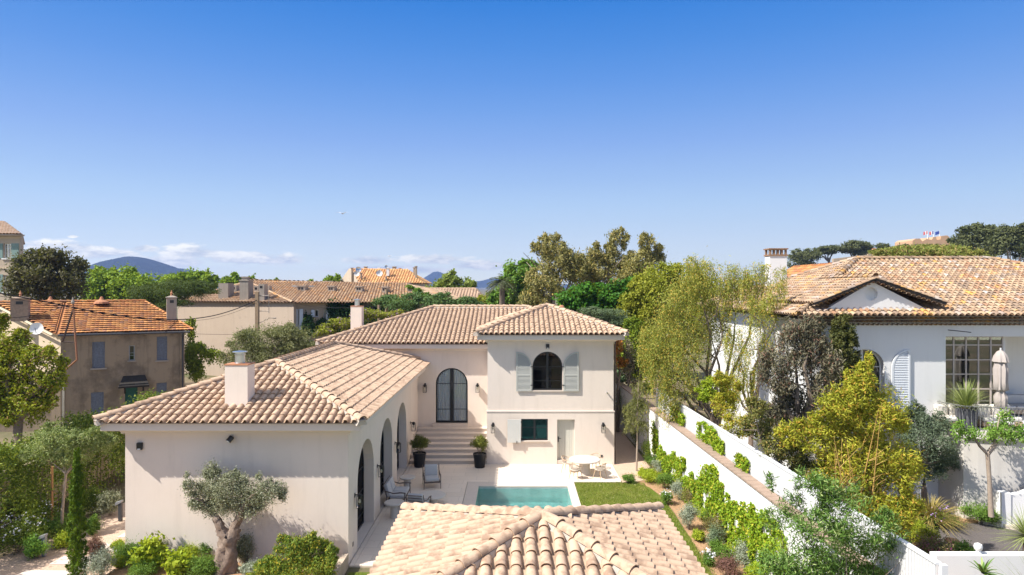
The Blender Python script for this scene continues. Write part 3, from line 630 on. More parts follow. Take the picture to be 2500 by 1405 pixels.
# arched louvred shutters
def arched_shutter(side):
    w_ = (win_u[1] - win_u[0]) / 2; hz = wz1 - wz0; zs = wz1 - w_; n = 10
    u_in = (win_u[1] + 0.05) if side > 0 else (win_u[0] - 0.05)
    def outl(e):
        # low near the window, highest on the outer edge
        pts = [(u_in + side * e, wz0 - 0.05 + e), (u_in + side * (w_ + 0.02 - e), wz0 - 0.05 + e)]
        for k in range(n + 1):
            a = R(90) * (1 - k / n); pts.append((u_in + side * (w_ + 0.02 - e) - side * (w_ + 0.02 - 2 * e) * math.cos(a), zs + (w_ - e) * math.sin(a)))
        return pts
    b = MB(); b.panel(tf, outl(0), [outl(0.075)], 0.09, 0.045); zm = wz0 + 0.75
    b.fbox(tf, min(u_in + side * 0.05, u_in + side * (w_ - 0.05)), max(u_in + side * 0.05, u_in + side * (w_ - 0.05)), zm, zm + 0.09, 0.088, 0.047)
    sh = b.build('shutter', SHUT, villa); s = MB(); z = wz0 + 0.03
    while z < wz1 - 0.1:
        ext = w_ - 0.05
        if z > zs: ext = max(0.0, 1 - ((z - zs) / (w_ - 0.06)) ** 2) ** 0.5 * (w_ - 0.07)
        ua, ub = u_in + side * (w_ - 0.05), u_in + side * (w_ - 0.05 - ext + 0.03)
        if abs(ua - ub) > 0.08:
            lo, hi = min(ua, ub), max(ua, ub); s.add([tf(lo, z, 0.085), tf(hi, z, 0.085), tf(hi, z + 0.045, 0.05), tf(lo, z + 0.045, 0.05), tf(lo, z + 0.008, 0.088), tf(hi, z + 0.008, 0.088), tf(hi, z + 0.053, 0.053), tf(lo, z + 0.053, 0.053)],
                                                     [(0, 1, 2, 3), (7, 6, 5, 4), (0, 4, 5, 1), (2, 6, 7, 3)])
        z += 0.062
    s.build('louvre', SHUT, sh); h = MB()
    for zz in (wz0 + 0.25, wz0 + 1.2): MB().fbox(tf, min(u_in - side * 0.06, u_in + side * 0.06), max(u_in - side * 0.06, u_in + side * 0.06), zz, zz + 0.03, 0.1, 0.0).build('hinge', BLACK, sh)
arched_shutter(1); arched_shutter(-1)
b = MB(); su0, su1 = tx(1239), tx(1271.5); nb = 6
for k in range(nb): b.fbox(tfl, su0 + (su1 - su0) * k / nb + 0.003, su0 + (su1 - su0) * (k + 1) / nb - 0.003, tz(1079), lz1, 0.16, 0.125)
b.fbox(tfl, su0 + 0.02, su1 + 0.02, lz0 + 0.15, lz0 + 0.22, 0.124, 0.10); b.fbox(tfl, su0 + 0.02, su1 + 0.02, lz1 - 0.25, lz1 - 0.18, 0.124, 0.10)
sh = b.build('shutter', SHUTL, villa); MB().fbox(tfl, tx(1261), tx(1262.3), tz(1081), tz(1075), 0.2, 0.16).build('catch', BLACK, sh)
for zz in (lz0 + 0.06, lz1 - 0.18): MB().fbox(tfl, su1, su1 + 0.08, zz, zz + 0.09, 0.13, 0.0).build('hinge', BLACK, sh)
# plank door
b = MB(); nb = 7; dw = dr_u[1] - dr_u[0]
b.fbox(tfl, dr_u[0], dr_u[1], 0.0, 0.2, -0.02, -0.34)
b.build('door_step', STEPM, villa); b = MB()
for k in range(nb): b.fbox(tfl, dr_u[0] + dw * k / nb + 0.003, dr_u[0] + dw * (k + 1) / nb - 0.003, 0.21, dz1, -0.2, -0.25)
b.fbox(tfl, dr_u[0], dr_u[1], 0.2, dz1, -0.25, -0.27)
dd = b.build('door', DOORP, villa); b = MB(); b.fbox(tfl, dr_u[0] + 0.05, dr_u[0] + 0.10, 1.1, 1.38, -0.17, -0.2); b.fbox(tfl, dr_u[0] + 0.06, dr_u[0] + 0.22, 1.27, 1.295, -0.14, -0.16)
b.build('door_handle', BLACK, dd)
# stairs
b = MB()
for k in range(7):
    y = 33.8 + 0.45 * k; b.box(-5.42, TX0 - 0.01, y, 37.0, 0.18 * k, 0.18 * (k + 1) - 0.045); b.box(-5.42, TX0 - 0.01, y - 0.035, 37.0, 0.18 * (k + 1) - 0.045, 0.18 * (k + 1))
b.build('staircase', STEPM, villa)
# chimneys
def villa_chimney(x0, x1, y0, y1, z0, z1, capy):
    b = MB(); b.box(x0, x1, y0, y1, z0, z1); ch = b.build('chimney', VILLA, villa)
    MB().box(x0 - 0.02, x1 + 0.02, y0 - 0.02, y1 + 0.02, z1, z1 + 0.035).build('chimney_cap', TERRA, ch)
    cx_, cy_ = (x0 + x1) / 2, (y0 + y1) / 2; b = MB(); z = z1 + 0.035
    b.lathe([(0.16, z), (0.17, z + 0.02), (0.16, z + 0.03), (0.16, z + 0.28), (0.175, z + 0.29), (0.175, z + 0.31), (0.15, z + 0.315), (0.15, z + 0.36), (0.24, z + 0.37), (0.24, z + 0.40), (0.02, z + 0.43)], (cx_, cy_, 0), 20)
    b.build('flue', GREYM, ch, smooth=True)
villa_chimney(-9.68, -8.92, 21.9, 22.5, 4.9, 6.5, 0)
villa_chimney(-10.2, -9.52, 40.8, 41.4, 6.0, 7.92, 0)
b = MB()
for (cx_, cy_) in ((2.75, 44.3), (3.2, 44.6)): b.lathe([(0.16, 7.0), (0.16, 7.75), (0.2, 7.77), (0.2, 7.8), (0.12, 7.9)], (cx_, cy_, 0), 12)
b.build('vent_pipe', TERRA, villa)
MB().box(WX1 - 0.02, WX1 + 0.012, 22.05, 22.15, 0.38, 0.52).build('wall_socket', DGREY, villa)
MB().fbox(tfl, tx(1466), tx(1471), 0.36, 0.48, 0.02, 0.0).build('wall_socket', DGREY, villa)
b = MB(); b.tube([(TX1 + 0.09, TY0 - 0.12, 6.28), (TX1 + 0.09, TY0 + 0.12, 6.1), (TX1 + 0.09, TY0 + 0.15, 5.9), (TX1 + 0.09, TY0 + 0.15, 0.0)], 0.045, 8); b.build('downpipe', plain('bronze_pipe', (0.10, 0.075, 0.06), 0.5, 0.3), villa)
b = MB(); b.tube([(TX1 - 0.35, TY0, tz(958)), (TX1 - 0.35, TY0 - 0.18, tz(958) - 0.02)], 0.035, 8); b.build('overflow_spout', GREYM, villa)

# pool house in the foreground
ph = thing('pool_house', 'pool house under a pyramid roof of pale clay tiles in the foreground', 'house', (0.43, 12.9, 0))
w = MB(); X0, X1, Y0, Y1 = -2.1, 2.95, 10.4, 15.4
w.panel(FR((X0, Y0, 0), (1, 0, 0), (0, -1, 0)), rect(0, X1 - X0, -0.1, 3.66), [rect(1.6, 3.4, 0.0, 2.5)], 0, 0.3)
w.panel(FR((X1, Y1, 0), (-1, 0, 0), (0, 1, 0)), rect(0, X1 - X0, -0.1, 3.66), [rect(0.8, 4.2, 0.0, 2.5)], 0, 0.3)
w.panel(FR((X1, Y0, 0), (0, 1, 0), (1, 0, 0)), rect(0.3, Y1 - Y0 - 0.3, -0.1, 3.66), [], 0, 0.3)
w.panel(FR((X0, Y1, 0), (0, -1, 0), (-1, 0, 0)), rect(0.3, Y1 - Y0 - 0.3, -0.1, 3.66), [], 0, 0.3)
w.build('wall', VILLA, ph); cornice(ph, X0, X1, Y0, Y1, 3.3, 3.7, 0.45, VTRIM)
hip_roof(ph, 41, -2.64, 3.50, 9.80, 15.95, 3.65, 4.55, 0.50, 0.56, 'x', sp=0.263, ex=0.36, r=0.105, K=10, hipr=0.14)

# ---------------------------------------------------------------- lanterns and spots on the villa
def make_lantern():
    r = thing('wall_lantern', '', 'wall lantern'); b = MB()          # on a wall facing -Y, origin at the wall plate
    b.box(-0.05, 0.05, -0.02, 0.0, -0.05, 0.09); b.tube([(0, 0, 0.03), (0, -0.17, 0.03)], 0.022, 6); b.lathe([(0.05, -0.1), (0.065, 0.0), (0.065, 0.045), (0.03, 0.07)], (0, -0.17, 0), 10); b.build('bracket', BLACK, r, local=True)
    g = MB(); w_ = 0.09; c = [(-w_, -0.08), (w_, -0.08), (w_, -0.26), (-w_, -0.26)]
    for k in range(4):
        (xa, ya), (xb, yb) = c[k], c[(k + 1) % 4]; g.tube([(xa, ya, -0.4), (xa, ya, 0.0)], 0.008, 4)
        for z in (-0.4, 0.0): g.tube([(xa, ya, z), (xb, yb, z)], 0.008, 4)
    g.build('cage', BLACK, r, local=True)
    q = MB(); q.box(-0.082, 0.082, -0.252, -0.088, -0.39, -0.01); q.build('glass', LGLASS, r, local=True)
    q = MB(); q.lathe([(0.012, -0.1), (0.03, -0.14), (0.045, -0.19), (0.03, -0.24), (0.008, -0.25)], (0, -0.17, 0), 10); q.build('bulb', BULB, r, local=True, smooth=True)
    return r
LN = make_lantern()
LAN = [((tx(1203.7) + TX0, TY0 - 0.04, tz(1036)), 0, 'black glass lantern on the tower wall left of the small shuttered window'),
       ((tx(1472) + TX0, TY0 - 0.04, tz(1036)), 0, 'black glass lantern on the tower wall right of the plank door'),
       ((mx_(1038) + MX0, MY0, mz_(940)), 0, 'black glass lantern left of the curtained French door'),
       ((mx_(1166) + MX0, MY0, mz_(940)), 0, 'black glass lantern right of the curtained French door'),
       ((WX1, 22.35, 2.0), R(90), 'black glass lantern nearest the front corner of the wing'),
       ((WX1, 26.0, 2.0), R(90), 'black glass lantern between the first and second arches of the wing'),
       ((WX1, 29.85, 2.0), R(90), 'black glass lantern between the second and third arches of the wing'),
       ((WX1, 34.3, 2.0), R(90), 'black glass lantern on the wing wall beside the stairs')]
for i, (p, rz, lb) in enumerate(LAN):
    if i == 0: LN.location = p; LN['label'] = lb; LN['group'] = 'glass lanterns on the villa walls'
    else: copy_tree(LN, p, rz, lb)
def spot(p, lb, s=1.0, square=False):
    r = thing('spot_light', lb, 'wall light', p, 'black spot lights on the villa walls'); b = MB()
    if square: b.rbox(-0.09, 0.09, -0.1, 0, -0.12, 0.12, 0.03)
    else: b.tube([(0, 0, 0.02), (0, -0.07, 0.02)], 0.03, 8); b.tube([(0.03, -0.06, 0.08), (-0.05, -0.17, -0.05)], 0.085, 14)
    b.build('housing', BLACK, r, local=True); b = MB()
    if square: b.box(-0.05, 0.05, -0.105, -0.1, -0.105, -0.07)
    else: b.tube([(-0.05, -0.171, -0.051), (-0.055, -0.178, -0.058)], 0.06, 12)
    b.build('lens', WFRAME, r, local=True)
spot(((566 - CX) / F * WY0, WY0, H - (1072 - CY) / F * WY0), 'round black spot light high on the front wall of the wing')
spot(((343 - CX) / F * WY0, WY0, H - (1089 - CY) / F * WY0), 'small square black wall light near the left corner of the wing', square=True)
spot((tx(1337) + TX0, TY0, tz(846)), 'small black spot light above the arched tower window', square=True)
# ================================================================ neighbouring buildings
def wall_box(x0, x1, y0, y1, z0, z1, m, parent, holes=()):
    b = MB(); b.panel(FR((x0, y0, 0), (1, 0, 0), (0, -1, 0)), rect(0, x1 - x0, z0, z1), holes, 0, 0.3)
    b.panel(FR((x1, y1, 0), (-1, 0, 0), (0, 1, 0)), rect(0, x1 - x0, z0, z1), [], 0, 0.3)
    b.panel(FR((x1, y0, 0), (0, 1, 0), (1, 0, 0)), rect(0.3, y1 - y0 - 0.3, z0, z1), [], 0, 0.3)
    b.panel(FR((x0, y1, 0), (0, -1, 0), (-1, 0, 0)), rect(0.3, y1 - y0 - 0.3, z0, z1), [], 0, 0.3)
    return b.build('wall', m, parent)

def seg(b, p, q, z0, z1, holes=(), th=0.4): d_ = (q - p).normalized(); f = FR((p.x, p.y, 0), (d_.x, d_.y, 0), (d_.y, -d_.x, 0)); b.panel(f, rect(0, (Vector((q.x, q.y, 0)) - Vector((p.x, p.y, 0))).length, z0, z1), holes, 0, th); return f
# ---- boundary wall with ivy and louvred fence, right of the lawn
def bx(Y, off=0.0): return 8.34 + off - 0.035 * Y
bwall = thing('boundary_wall', 'long white garden wall with a clay coping beside the lawn', 'wall', (7.4, 30, 0))
b = MB(); b.prism([(bx(9), 9), (bx(9) + 0.3, 9), (bx(62) + 0.3, 62), (bx(62), 62)], -0.3, 2.74); b.build('wall', WHITEW, bwall)
COPE = plain('brown_coping_tile', (0.33, 0.24, 0.18), 0.9, var=0.3, scale=5, bmp=0.5); b = MB()
y = 9.0
while y < 62: b.prism([(bx(y) - 0.05, y + 0.01), (bx(y) + 0.36, y + 0.01), (bx(y + 0.4) + 0.36, y + 0.39), (bx(y + 0.4) - 0.05, y + 0.39)], 2.741, 2.80); y += 0.4
b.build('coping', COPE, bwall)
pf = thing('louvred_fence', 'white slatted privacy fence standing behind the garden wall coping', 'fence', (8.2, 24, 0)); rr = random.Random(4)
b = MB(); y = 12.95; FP = plain('white_fence_paint', (0.66, 0.66, 0.66), 0.6, var=0.03)
while y < 34.9:
    b.prism([(bx(y, 0.42), y), (bx(y, 0.42) + 0.03, y), (bx(y, 0.42) + 0.03, y + 0.077), (bx(y, 0.42), y + 0.077)], 0.1, 3.64 + rr.uniform(-0.004, 0.004)); y += 0.092
b.build('slat_panel', FP, pf)
b = MB()
b.prism([(bx(12.9, 0.40), 12.9), (bx(12.9, 0.40) + 0.12, 12.9), (bx(35, 0.40) + 0.12, 35), (bx(35, 0.40), 35)], 3.645, 3.69); b.build('top_rail', FP, pf)
for yy in (12.82, 17.2, 21.6, 26.0, 30.4, 34.9): MB().box(bx(yy, 0.47), bx(yy, 0.47) + 0.12, yy, yy + 0.1, 0, 3.66).build('post', FP, pf)

# ---- large white house on the right
rh = thing('white_house', 'large white house with a weathered clay roof and a pediment, behind the trees', 'house', (19, 27, 0))
RX0, RX1, RY0, RY1 = 12.1, 31.0, 27.0, 40.2; rf_ = FR((RX0, RY0, 0), (1, 0, 0), (0, -1, 0))
def rx(px, Y=RY0): return (px - CX) / F * Y - RX0
def rz(py, Y=RY0): return H - (py - CY) / F * Y
gw = (rx(2310), rx(2463)); gz0, gz1 = 3.45, rz(822)
aw = (rx(2066), rx(2160)); az0, az1 = 3.6, rz(853)
b = MB()
b.panel(rf_, rect(0, RX1 - RX0, -0.3, 7.75), [arch(sum(aw) / 2, aw[1] - aw[0], az0, az1), rect(gw[0] - 0.02, RX1 - RX0 - 0.6, gz0, gz1)], 0, 0.35)
b.panel(FR((RX0, RY1, 0), (0, -1, 0), (-1, 0, 0)), rect(0.3, RY1 - RY0 - 0.35, -0.3, 7.75), [], 0, 0.3)
b.panel(FR((RX1, RY1, 0), (-1, 0, 0), (0, 1, 0)), rect(0, RX1 - RX0, -0.3, 7.75), [], 0, 0.3)
b.panel(FR((RX1, RY0, 0), (0, 1, 0), (1, 0, 0)), rect(0.35, RY1 - RY0 - 0.3, -0.3, 7.75), [], 0, 0.3)
b.build('wall', WHITEW, rh)
rect_window(rh, rf_, gw[0], gw[1], gz0, gz1, -0.3, TAUPE, 5, (rz(844.5), rz(881), rz(916.5), rz(953)), glassmat('porch_glass', (0.55, 0.6, 0.58), 0.14), e=0.05, mull=0.03, bt=0.025)
b = MB(); gx = RX0 + gw[1]          # recessed porch right of the glazing
b.box(gx, gx + 0.12, RY0 + 0.36, RY0 + 3.2, gz0, gz1 + 0.4); b.box(gx + 0.12, RX1 - 0.35, RY0 + 3.1, RY0 + 3.2, gz0, gz1 + 0.4); b.box(gx - 4.5, RX1 - 0.35, RY0 + 0.36, RY0 + 6, gz0 - 0.25, gz0 - 0.002); b.build('porch', WHITEW, rh)
b = MB(); b.box(RX0 + 0.5, gx - 0.3, RY0 + 5.2, RY0 + 5.3, 3.3, 7.6); b.box(RX0 + 0.5, RX0 + 7.0, RY0 + 2.2, RY0 + 2.3, 3.3, 7.6); b.build('interior', plain('dim_interior', (0.12, 0.13, 0.12), 0.9), rh)
ax = arched_window(rh, rf_, sum(aw) / 2, aw[1] - aw[0] + 0.02, az0, az1 + 0.01, -0.28, WFRAME, (4.4, 5.1, 5.8), edge=0.06)
# tall arched louvred shutter folded back
s0, s1 = rx(2174), rx(2219); zb_, zt_ = rz(1009), rz(853); sw = s1 - s0
def rsh(e): return [(s0 + e, zb_ + e), (s1 - e, zb_ + e)] + [(s1 - e - (sw - 2 * e) * math.sin(R(9 * k)), zt_ - sw * 1.05 + (sw * 1.05 - e) * math.cos(R(9 * k))) for k in range(11)]
b = MB(); b.panel(rf_, rsh(0), [rsh(0.08)], 0.10, 0.05); sh = b.build('shutter', WSHUT, rh); b = MB(); z = zb_ + 0.1
while z < zt_ - 0.14:
    k = max(0.0, (z - (zt_ - sw * 1.05)) / (sw * 1.0)); u_ = s1 - 0.07 - (sw - 0.14) * math.sqrt(max(0, 1 - k * k)) if k > 0 else s0 + 0.06
    if s1 - u_ > 0.14: b.add([rf_(u_, z, 0.095), rf_(s1 - 0.06, z, 0.095), rf_(s1 - 0.06, z + 0.055, 0.06), rf_(u_, z + 0.055, 0.06)], [(0, 1, 2, 3)])
    z += 0.07
b.build('louvre', WSHUT, sh)
# stepped tile eaves (genoise)
T = Tiles(77, PAL_OLD)
for row in range(3):
    u = -0.35 * (row + 1) / 3; zz = 7.55 + row * 0.135; out = 0.14 + 0.16 * row
    while u < RX1 - RX0 + 0.4: T.barrel(rf_(u, zz, out + 0.02), rf_(u, zz, -0.02), (0, 0, 1), 0.085, 0.085, pick(T.rng, T.pal) * 0.85, 4, 0, 0, 0.9); u += 0.2
T.build('eaves_tiles', OLDTILE, rh)
b = MB()
for row in range(3): zz = 7.62 + row * 0.135; b.fbox(rf_, -0.1 - 0.14 * row, RX1 - RX0 + 0.1, zz + 0.02, zz + 0.045, 0.1 + 0.16 * row, -0.1)
b.build('eaves_course', MORTAR, rh)
EZ = 7.98; ex0, ex1, ey0, ey1 = 11.45, 31.7, 26.4, 40.8; RYm = 33.5; RZr = 10.52; ra_, rb_ = 17.5, 24.3
T = Tiles(51, PAL_OLD); A, B_ = Vector((ra_, RYm, RZr)), Vector((rb_, RYm, RZr)); c_ = [Vector((ex0, ey0, EZ)), Vector((ex1, ey0, EZ)), Vector((ex1, ey1, EZ)), Vector((ex0, ey1, EZ))]
for p in ([c_[0], c_[1], B_, A], [c_[1], c_[2], B_], [c_[2], c_[3], A, B_], [c_[3], c_[0], A]): T.plane(p, 0.25, 0.30, 0.102, K=5)
roof = T.build('roof', OLDTILE, rh)
T = Tiles(52, PAL_OLD)
for a, c in ((c_[0], A), (c_[1], B_), (c_[2], B_), (c_[3], A), (A, B_)): T.line(a + Vector((0, 0, 0.05)), c + Vector((0, 0, 0.05)), 0.13, 0.4)
T.build('ridge_tiles', OLDTILE, roof)
# pediment over the facade
def rp(px, py, Y=RY0 - 0.35): return P(px, py, Y)
gA, gL, gR = rp(2138, 681), rp(1990, 741), rp(2312, 741)
b = MB(); fz = FR((0, RY0 - 0.10, 0), (1, 0, 0), (0, -1, 0)); cxo, czo = (2127 - CX) / F * 26.9, H - (718 - CY) / F * 26.9
b.panel(fz, [(gL.x + 0.15, 7.95), (gR.x - 0.15, 7.95), (gA.x, gA.z - 0.12)], [[(cxo + 0.27 * math.cos(k * math.pi / 10), czo + 0.27 * math.sin(k * math.pi / 10)) for k in range(20)]], 0, 0.3)
ped = b.build('pediment', WHITEW, rh)
MB().panel(fz, [(cxo + 0.3 * math.cos(k * math.pi / 10), czo + 0.3 * math.sin(k * math.pi / 10)) for k in range(20)], [], -0.16, 0.05).build('round_niche', WHITEW, ped)
b = MB()
for q in (gL, gR): b.tube([q + Vector((0, 0.05, -0.02)), gA + Vector((0, 0.05, 0.0))], 0.06, 4)
b.build('verge_board', DGREY, ped)
T = Tiles(53, PAL_OLD)
for q, sgn in ((gL, -1), (gR, 1)):
    run = abs(q.x - gA.x); dz_ = gA.z - q.z; yb = 31.5
    p = [Vector((q.x, yb, q.z)), Vector((q.x, RY0 - 0.3, q.z)), Vector((gA.x, RY0 - 0.3, gA.z)), Vector((gA.x, yb, gA.z))]
    if sgn > 0: p = [p[1], p[0], p[3], p[2]]
    T.plane(p, 0.25, 0.30, 0.10, K=5)
    for k in range(14): t_ = (k + 0.5) / 14; c0 = q.lerp(gA, t_); T.barrel(c0 + Vector((0, 0.02, -0.14)), c0 + Vector((0, 0.3, -0.14)), (0, 0, 1), 0.085, 0.085, pick(T.rng, T.pal), 4)
T.line((gA.x, RY0 - 0.35, gA.z + 0.08), (gA.x, 31.6, gA.z + 0.08), 0.13, 0.4)
T.build('pediment_roof', OLDTILE, ped)
# chimney with arcaded cap
b = MB(); cx0, cx1, cy0, cy1 = 14.1, 15.05, 36.2, 36.9; b.box(cx0, cx1, cy0, cy1, 8.6, 10.85); chn = b.build('chimney', WHITEW, rh); b = MB()
b.box(cx0 - 0.05, cx1 + 0.05, cy0 - 0.05, cy1 + 0.05, 10.852, 10.93)
for k in range(5):
    for yy in (cy0, cy1 - 0.1): x_ = cx0 + k * (cx1 - cx0 - 0.1) / 4; b.box(x_, x_ + 0.1, yy, yy + 0.1, 10.931, 11.2)
b.box(cx0 - 0.06, cx1 + 0.06, cy0 - 0.06, cy1 + 0.06, 11.201, 11.27); b.build('chimney_cap', plain('brown_brick', (0.26, 0.16, 0.10), 0.9, var=0.4), chn)
# balcony with iron railing
bal = []; bc = Vector((20.6, 26.9)); 
for k in range(17):
    a = R(200 + 140 * k / 16); bal.append((20.55 + 4.1 * math.cos(a), 27.0 + 1.75 * math.sin(a) * 0.95))
bal = [(RX0 + rx(2288), 26.99)] + [(x, min(y, 26.9)) for x, y in bal if x > RX0 + rx(2288)] + [(26, 26.99)]
b = MB(); b.prism(bal, 3.18, 3.45); b.build('balcony', plaster('balcony_render', (0.72, 0.68, 0.64)), rh)
b = MB(); b.prism([(x * 0.985 + 20.6 * 0.015, y + 0.12 if y < 26.8 else y) for x, y in bal], -0.2, 3.179); b.build('balcony_wall', plaster('garden_wall_render', (0.60, 0.565, 0.52), (0.52, 0.48, 0.43), 0.3), rh)
rail = [Vector((x, y + 0.06, 0)) for x, y in bal[:-1] if x < 24.5]; b = MB()
b.tube([v + Vector((0, 0, 4.42)) for v in rail], 0.02, 5); b.tube([v + Vector((0, 0, 3.52)) for v in rail], 0.012, 5)
pts = []; acc = 0
for i in range(len(rail) - 1):
    a_, c__ = rail[i], rail[i + 1]; Lg = (c__ - a_).length; t_ = 0.0
    while acc + (Lg - t_) > 0.15: t_ += 0.15 - acc; acc = 0; pts.append(a_.lerp(c__, t_ / Lg))
    acc += Lg - t_
for i, q in enumerate(pts):
    b.tube([q + Vector((0, 0, 3.48)), q + Vector((0, 0, 4.2))], 0.013, 4)
    if i + 1 < len(pts): n_ = pts[i + 1]; b.tube([q + Vector((0, 0, 4.2)), q.lerp(n_, 0.35) + Vector((0, 0, 4.34)), n_ + Vector((0, 0, 4.41))], 0.007, 4); b.tube([n_ + Vector((0, 0, 4.2)), q.lerp(n_, 0.65) + Vector((0, 0, 4.34)), q + Vector((0, 0, 4.41))], 0.007, 4)
b.build('balcony_railing', plain('pale_grey_iron', (0.22, 0.215, 0.21), 0.5, 0.2), rh)
b = MB(); b.tube([rf_(rx(2313), rz(806), 0.05), rf_(rx(2313), rz(806), 0.6), rf_(rx(2340), rz(809), 0.75)], 0.018, 5); b.build('awning_bracket', BLACK, rh)
# things on the balcony
um = thing('parasol', 'closed taupe parasol standing on the balcony of the white house', 'parasol', P(2443, 1024, 26.2)); u0 = wloc(um); b = MB()
b.tube([u0 + Vector((0, 0, -0.35)), u0 + Vector((0, 0, 2.85))], 0.03, 8); b.build('pole', WFRAME, um); prof = []
b = MB(); nn = 28; vs = []; sec = [(0.0, 2.78), (0.12, 2.7), (0.22, 2.52), (0.27, 2.30), (0.18, 2.27), (0.24, 2.0), (0.22, 1.5), (0.25, 1.2), (0.13, 1.12), (0.22, 0.9), (0.20, 0.5), (0.12, 0.42)]
for r_, z_ in sec:
    for k in range(nn): a = 2 * math.pi * k / nn; q = r_ * (1 + 0.16 * math.cos(a * 8)); vs.append((u0.x + q * math.cos(a), u0.y + q * math.sin(a), u0.z + z_))
b.add(vs, [(i * nn + k, i * nn + (k + 1) % nn, (i + 1) * nn + (k + 1) % nn, (i + 1) * nn + k) for i in range(len(sec) - 1) for k in range(nn)]); b.build('canopy', UMBF, um, smooth=True, sharp=60)
bpt = Vector((18.1, 26.25, 3.45)); bp_ = thing('planter', 'ribbed dark grey planter with a spiky grass plant behind the balcony railing', 'planter', bpt); b = MB()
nn = 48; vs = []; sec = [(0.32, 0.0), (0.35, 0.25), (0.38, 0.78), (0.39, 0.84), (0.34, 0.84), (0.32, 0.7)]
for r_, z_ in sec:
    for k in range(nn): a = 2 * math.pi * k / nn; q = r_ * (1 + (0.03 if k % 2 else 0)); vs.append((bpt.x + q * math.cos(a), bpt.y + q * math.sin(a), bpt.z + z_))
b.add(vs, [(i * nn + k, i * nn + (k + 1) % nn, (i + 1) * nn + (k + 1) % nn, (i + 1) * nn + k) for i in range(len(sec) - 1) for k in range(nn)] + [tuple(range(nn)), tuple(range(5 * nn, 6 * nn))]); b.build('pot', plain('graphite_pot', (0.10, 0.10, 0.115), 0.6), bp_)
def outdoor_sofa(name, label, cat, loc, wd, rzn, arms=True, sections=2, col=CUSHC, frame=TEAKL):
    r = thing(name, label, cat, (0, 0, 0)); b = MB(); b.rbox(-wd / 2, wd / 2, -0.4, 0.4, 0.1, 0.28, 0.03); b.build('base', frame, r, local=True)
    for k in range(sections): x_ = -wd / 2 + wd * k / sections; MB().rbox(x_ + 0.02, x_ + wd / sections - 0.02, -0.42, 0.3, 0.29, 0.46, 0.06).build('seat_cushion', col, r, local=True, smooth=True); MB().rbox(x_ + 0.03, x_ + wd / sections - 0.03, 0.2, 0.42, 0.44, 0.86, 0.07).build('back_cushion', col, r, local=True, smooth=True)
    r.location = loc; r.rotation_euler = (0, 0, rzn); return r
outdoor_sofa('outdoor_sofa', 'cream cushioned sofa on the balcony left of the dark planter', 'sofa', (17.75, 26.56, 3.45), 1.1, 0)
outdoor_sofa('outdoor_sofa', 'cream cushioned sofa on the balcony beneath the closed parasol', 'sofa', (19.5, 26.56, 3.45), 1.6, R(0))
outdoor_sofa('outdoor_sofa', 'white cushioned sofa inside the porch behind the parasol', 'sofa', (22.0, 29.1, 3.45), 2.2, 0, col=CUSH)
b = MB(); b.rbox(18.75, 19.6, 25.65, 26.0, 3.75, 3.80, 0.02); lt = thing('coffee_table', 'low white slatted table on the balcony right of the dark planter', 'table', (19.15, 25.8, 3.45)); b.build('tabletop', WFRAME, lt)
for (x_, y_) in ((18.8, 25.68), (19.5, 25.68), (18.8, 25.92), (19.5, 25.92)): MB().box(x_, x_ + 0.05, y_, y_ + 0.05, 3.45, 3.75).build('leg', WFRAME, lt)
# garden stair wall, driveway, entrance wall on the right
sheet('driveway', [(14.8, 20.2), (19.6, 20.2), (22.5, 22.2), (18.2, 25.3), (15.9, 25.4), (14.3, 23.0)], -0.02, ASPH, th=0.05)
b = MB(); b.prism([(17.95, 25.35), (18.3, 25.6), (23.8, 21.2), (23.5, 20.8)], -0.05, 0.12)
tag(b.build('kerb', STEPM), 'pale stone kerb along the right side of the driveway', 'kerb')
b = MB(); b.prism([(18.7, 25.75), (19.0, 26.0), (25.0, 21.9), (24.7, 21.6)], -0.05, 0.30); tag(b.build('kerb', STEPM), 'second pale stone step beyond the driveway kerb', 'kerb')
sw_ = thing('stair_wall', 'white rendered stair wall rising to the right below the balcony', 'wall', (19.5, 25.6, 0)); b = MB()
fs = FR((18.75, 24.9, 0), (1, -0.12, 0), (-0.12, -1, 0)); b.panel(fs, [(0, 0), (5, 0), (5, 3.1), (3.2, 2.5), (1.6, 1.7), (0.45, 1.28), (0, 1.22)], [], 0, 0.28); b.build('wall', WHITEW, sw_)
b = MB(); b.fbox(fs, -0.25, 0.08, 0, 1.3, 0.05, -0.32); b.build('pier', WHITEW, sw_)
b = MB(); b.tube([fs(0.5, 1.5, -0.1), fs(1.6, 1.95, -0.1), fs(3.2, 2.75, -0.1), fs(5, 3.35, -0.1)], 0.02, 5); b.build('handrail', DGREY, sw_)
ew = thing('entrance_wall', 'low white wall across the bottom right corner with a ball finial', 'wall', (14, 19.2, 0)); b = MB()
b.prism([(12.3, 19.1), (15.2, 19.1), (17.5, 18.9), (17.5, 19.3), (15.2, 19.42), (12.3, 19.42)], -0.1, 1.28); b.build('wall', WHITEW, ew)
b = MB(); b.lathe([(0.1, 1.281), (0.07, 1.33), (0.05, 1.36), (0.1, 1.42), (0.12, 1.49), (0.1, 1.56), (0.02, 1.6)], (13.62, 19.25, 0), 14); b.build('ball_finial', WFRAME, ew, smooth=True)
rs_ = thing('garden_stone', 'reddish brown boulder at the near end of the driveway', 'stone', (14.9, 22.3, 0)); bm = bmesh.new(); bmesh.ops.create_icosphere(bm, subdivisions=3, radius=0.3)
for v in bm.verts: v.co *= 1 + 0.25 * math.sin(v.co.x * 9 + 1) * math.cos(v.co.z * 7); v.co.z *= 1.2
b = MB(); b.add([tuple(v.co + Vector((14.9, 22.3, 0.25))) for v in bm.verts], [tuple(v.index for v in f.verts) for f in bm.faces]); bm.free(); b.build('rock', plain('red_stone', (0.42, 0.22, 0.12), 0.9, bmp=0.6), rs_)
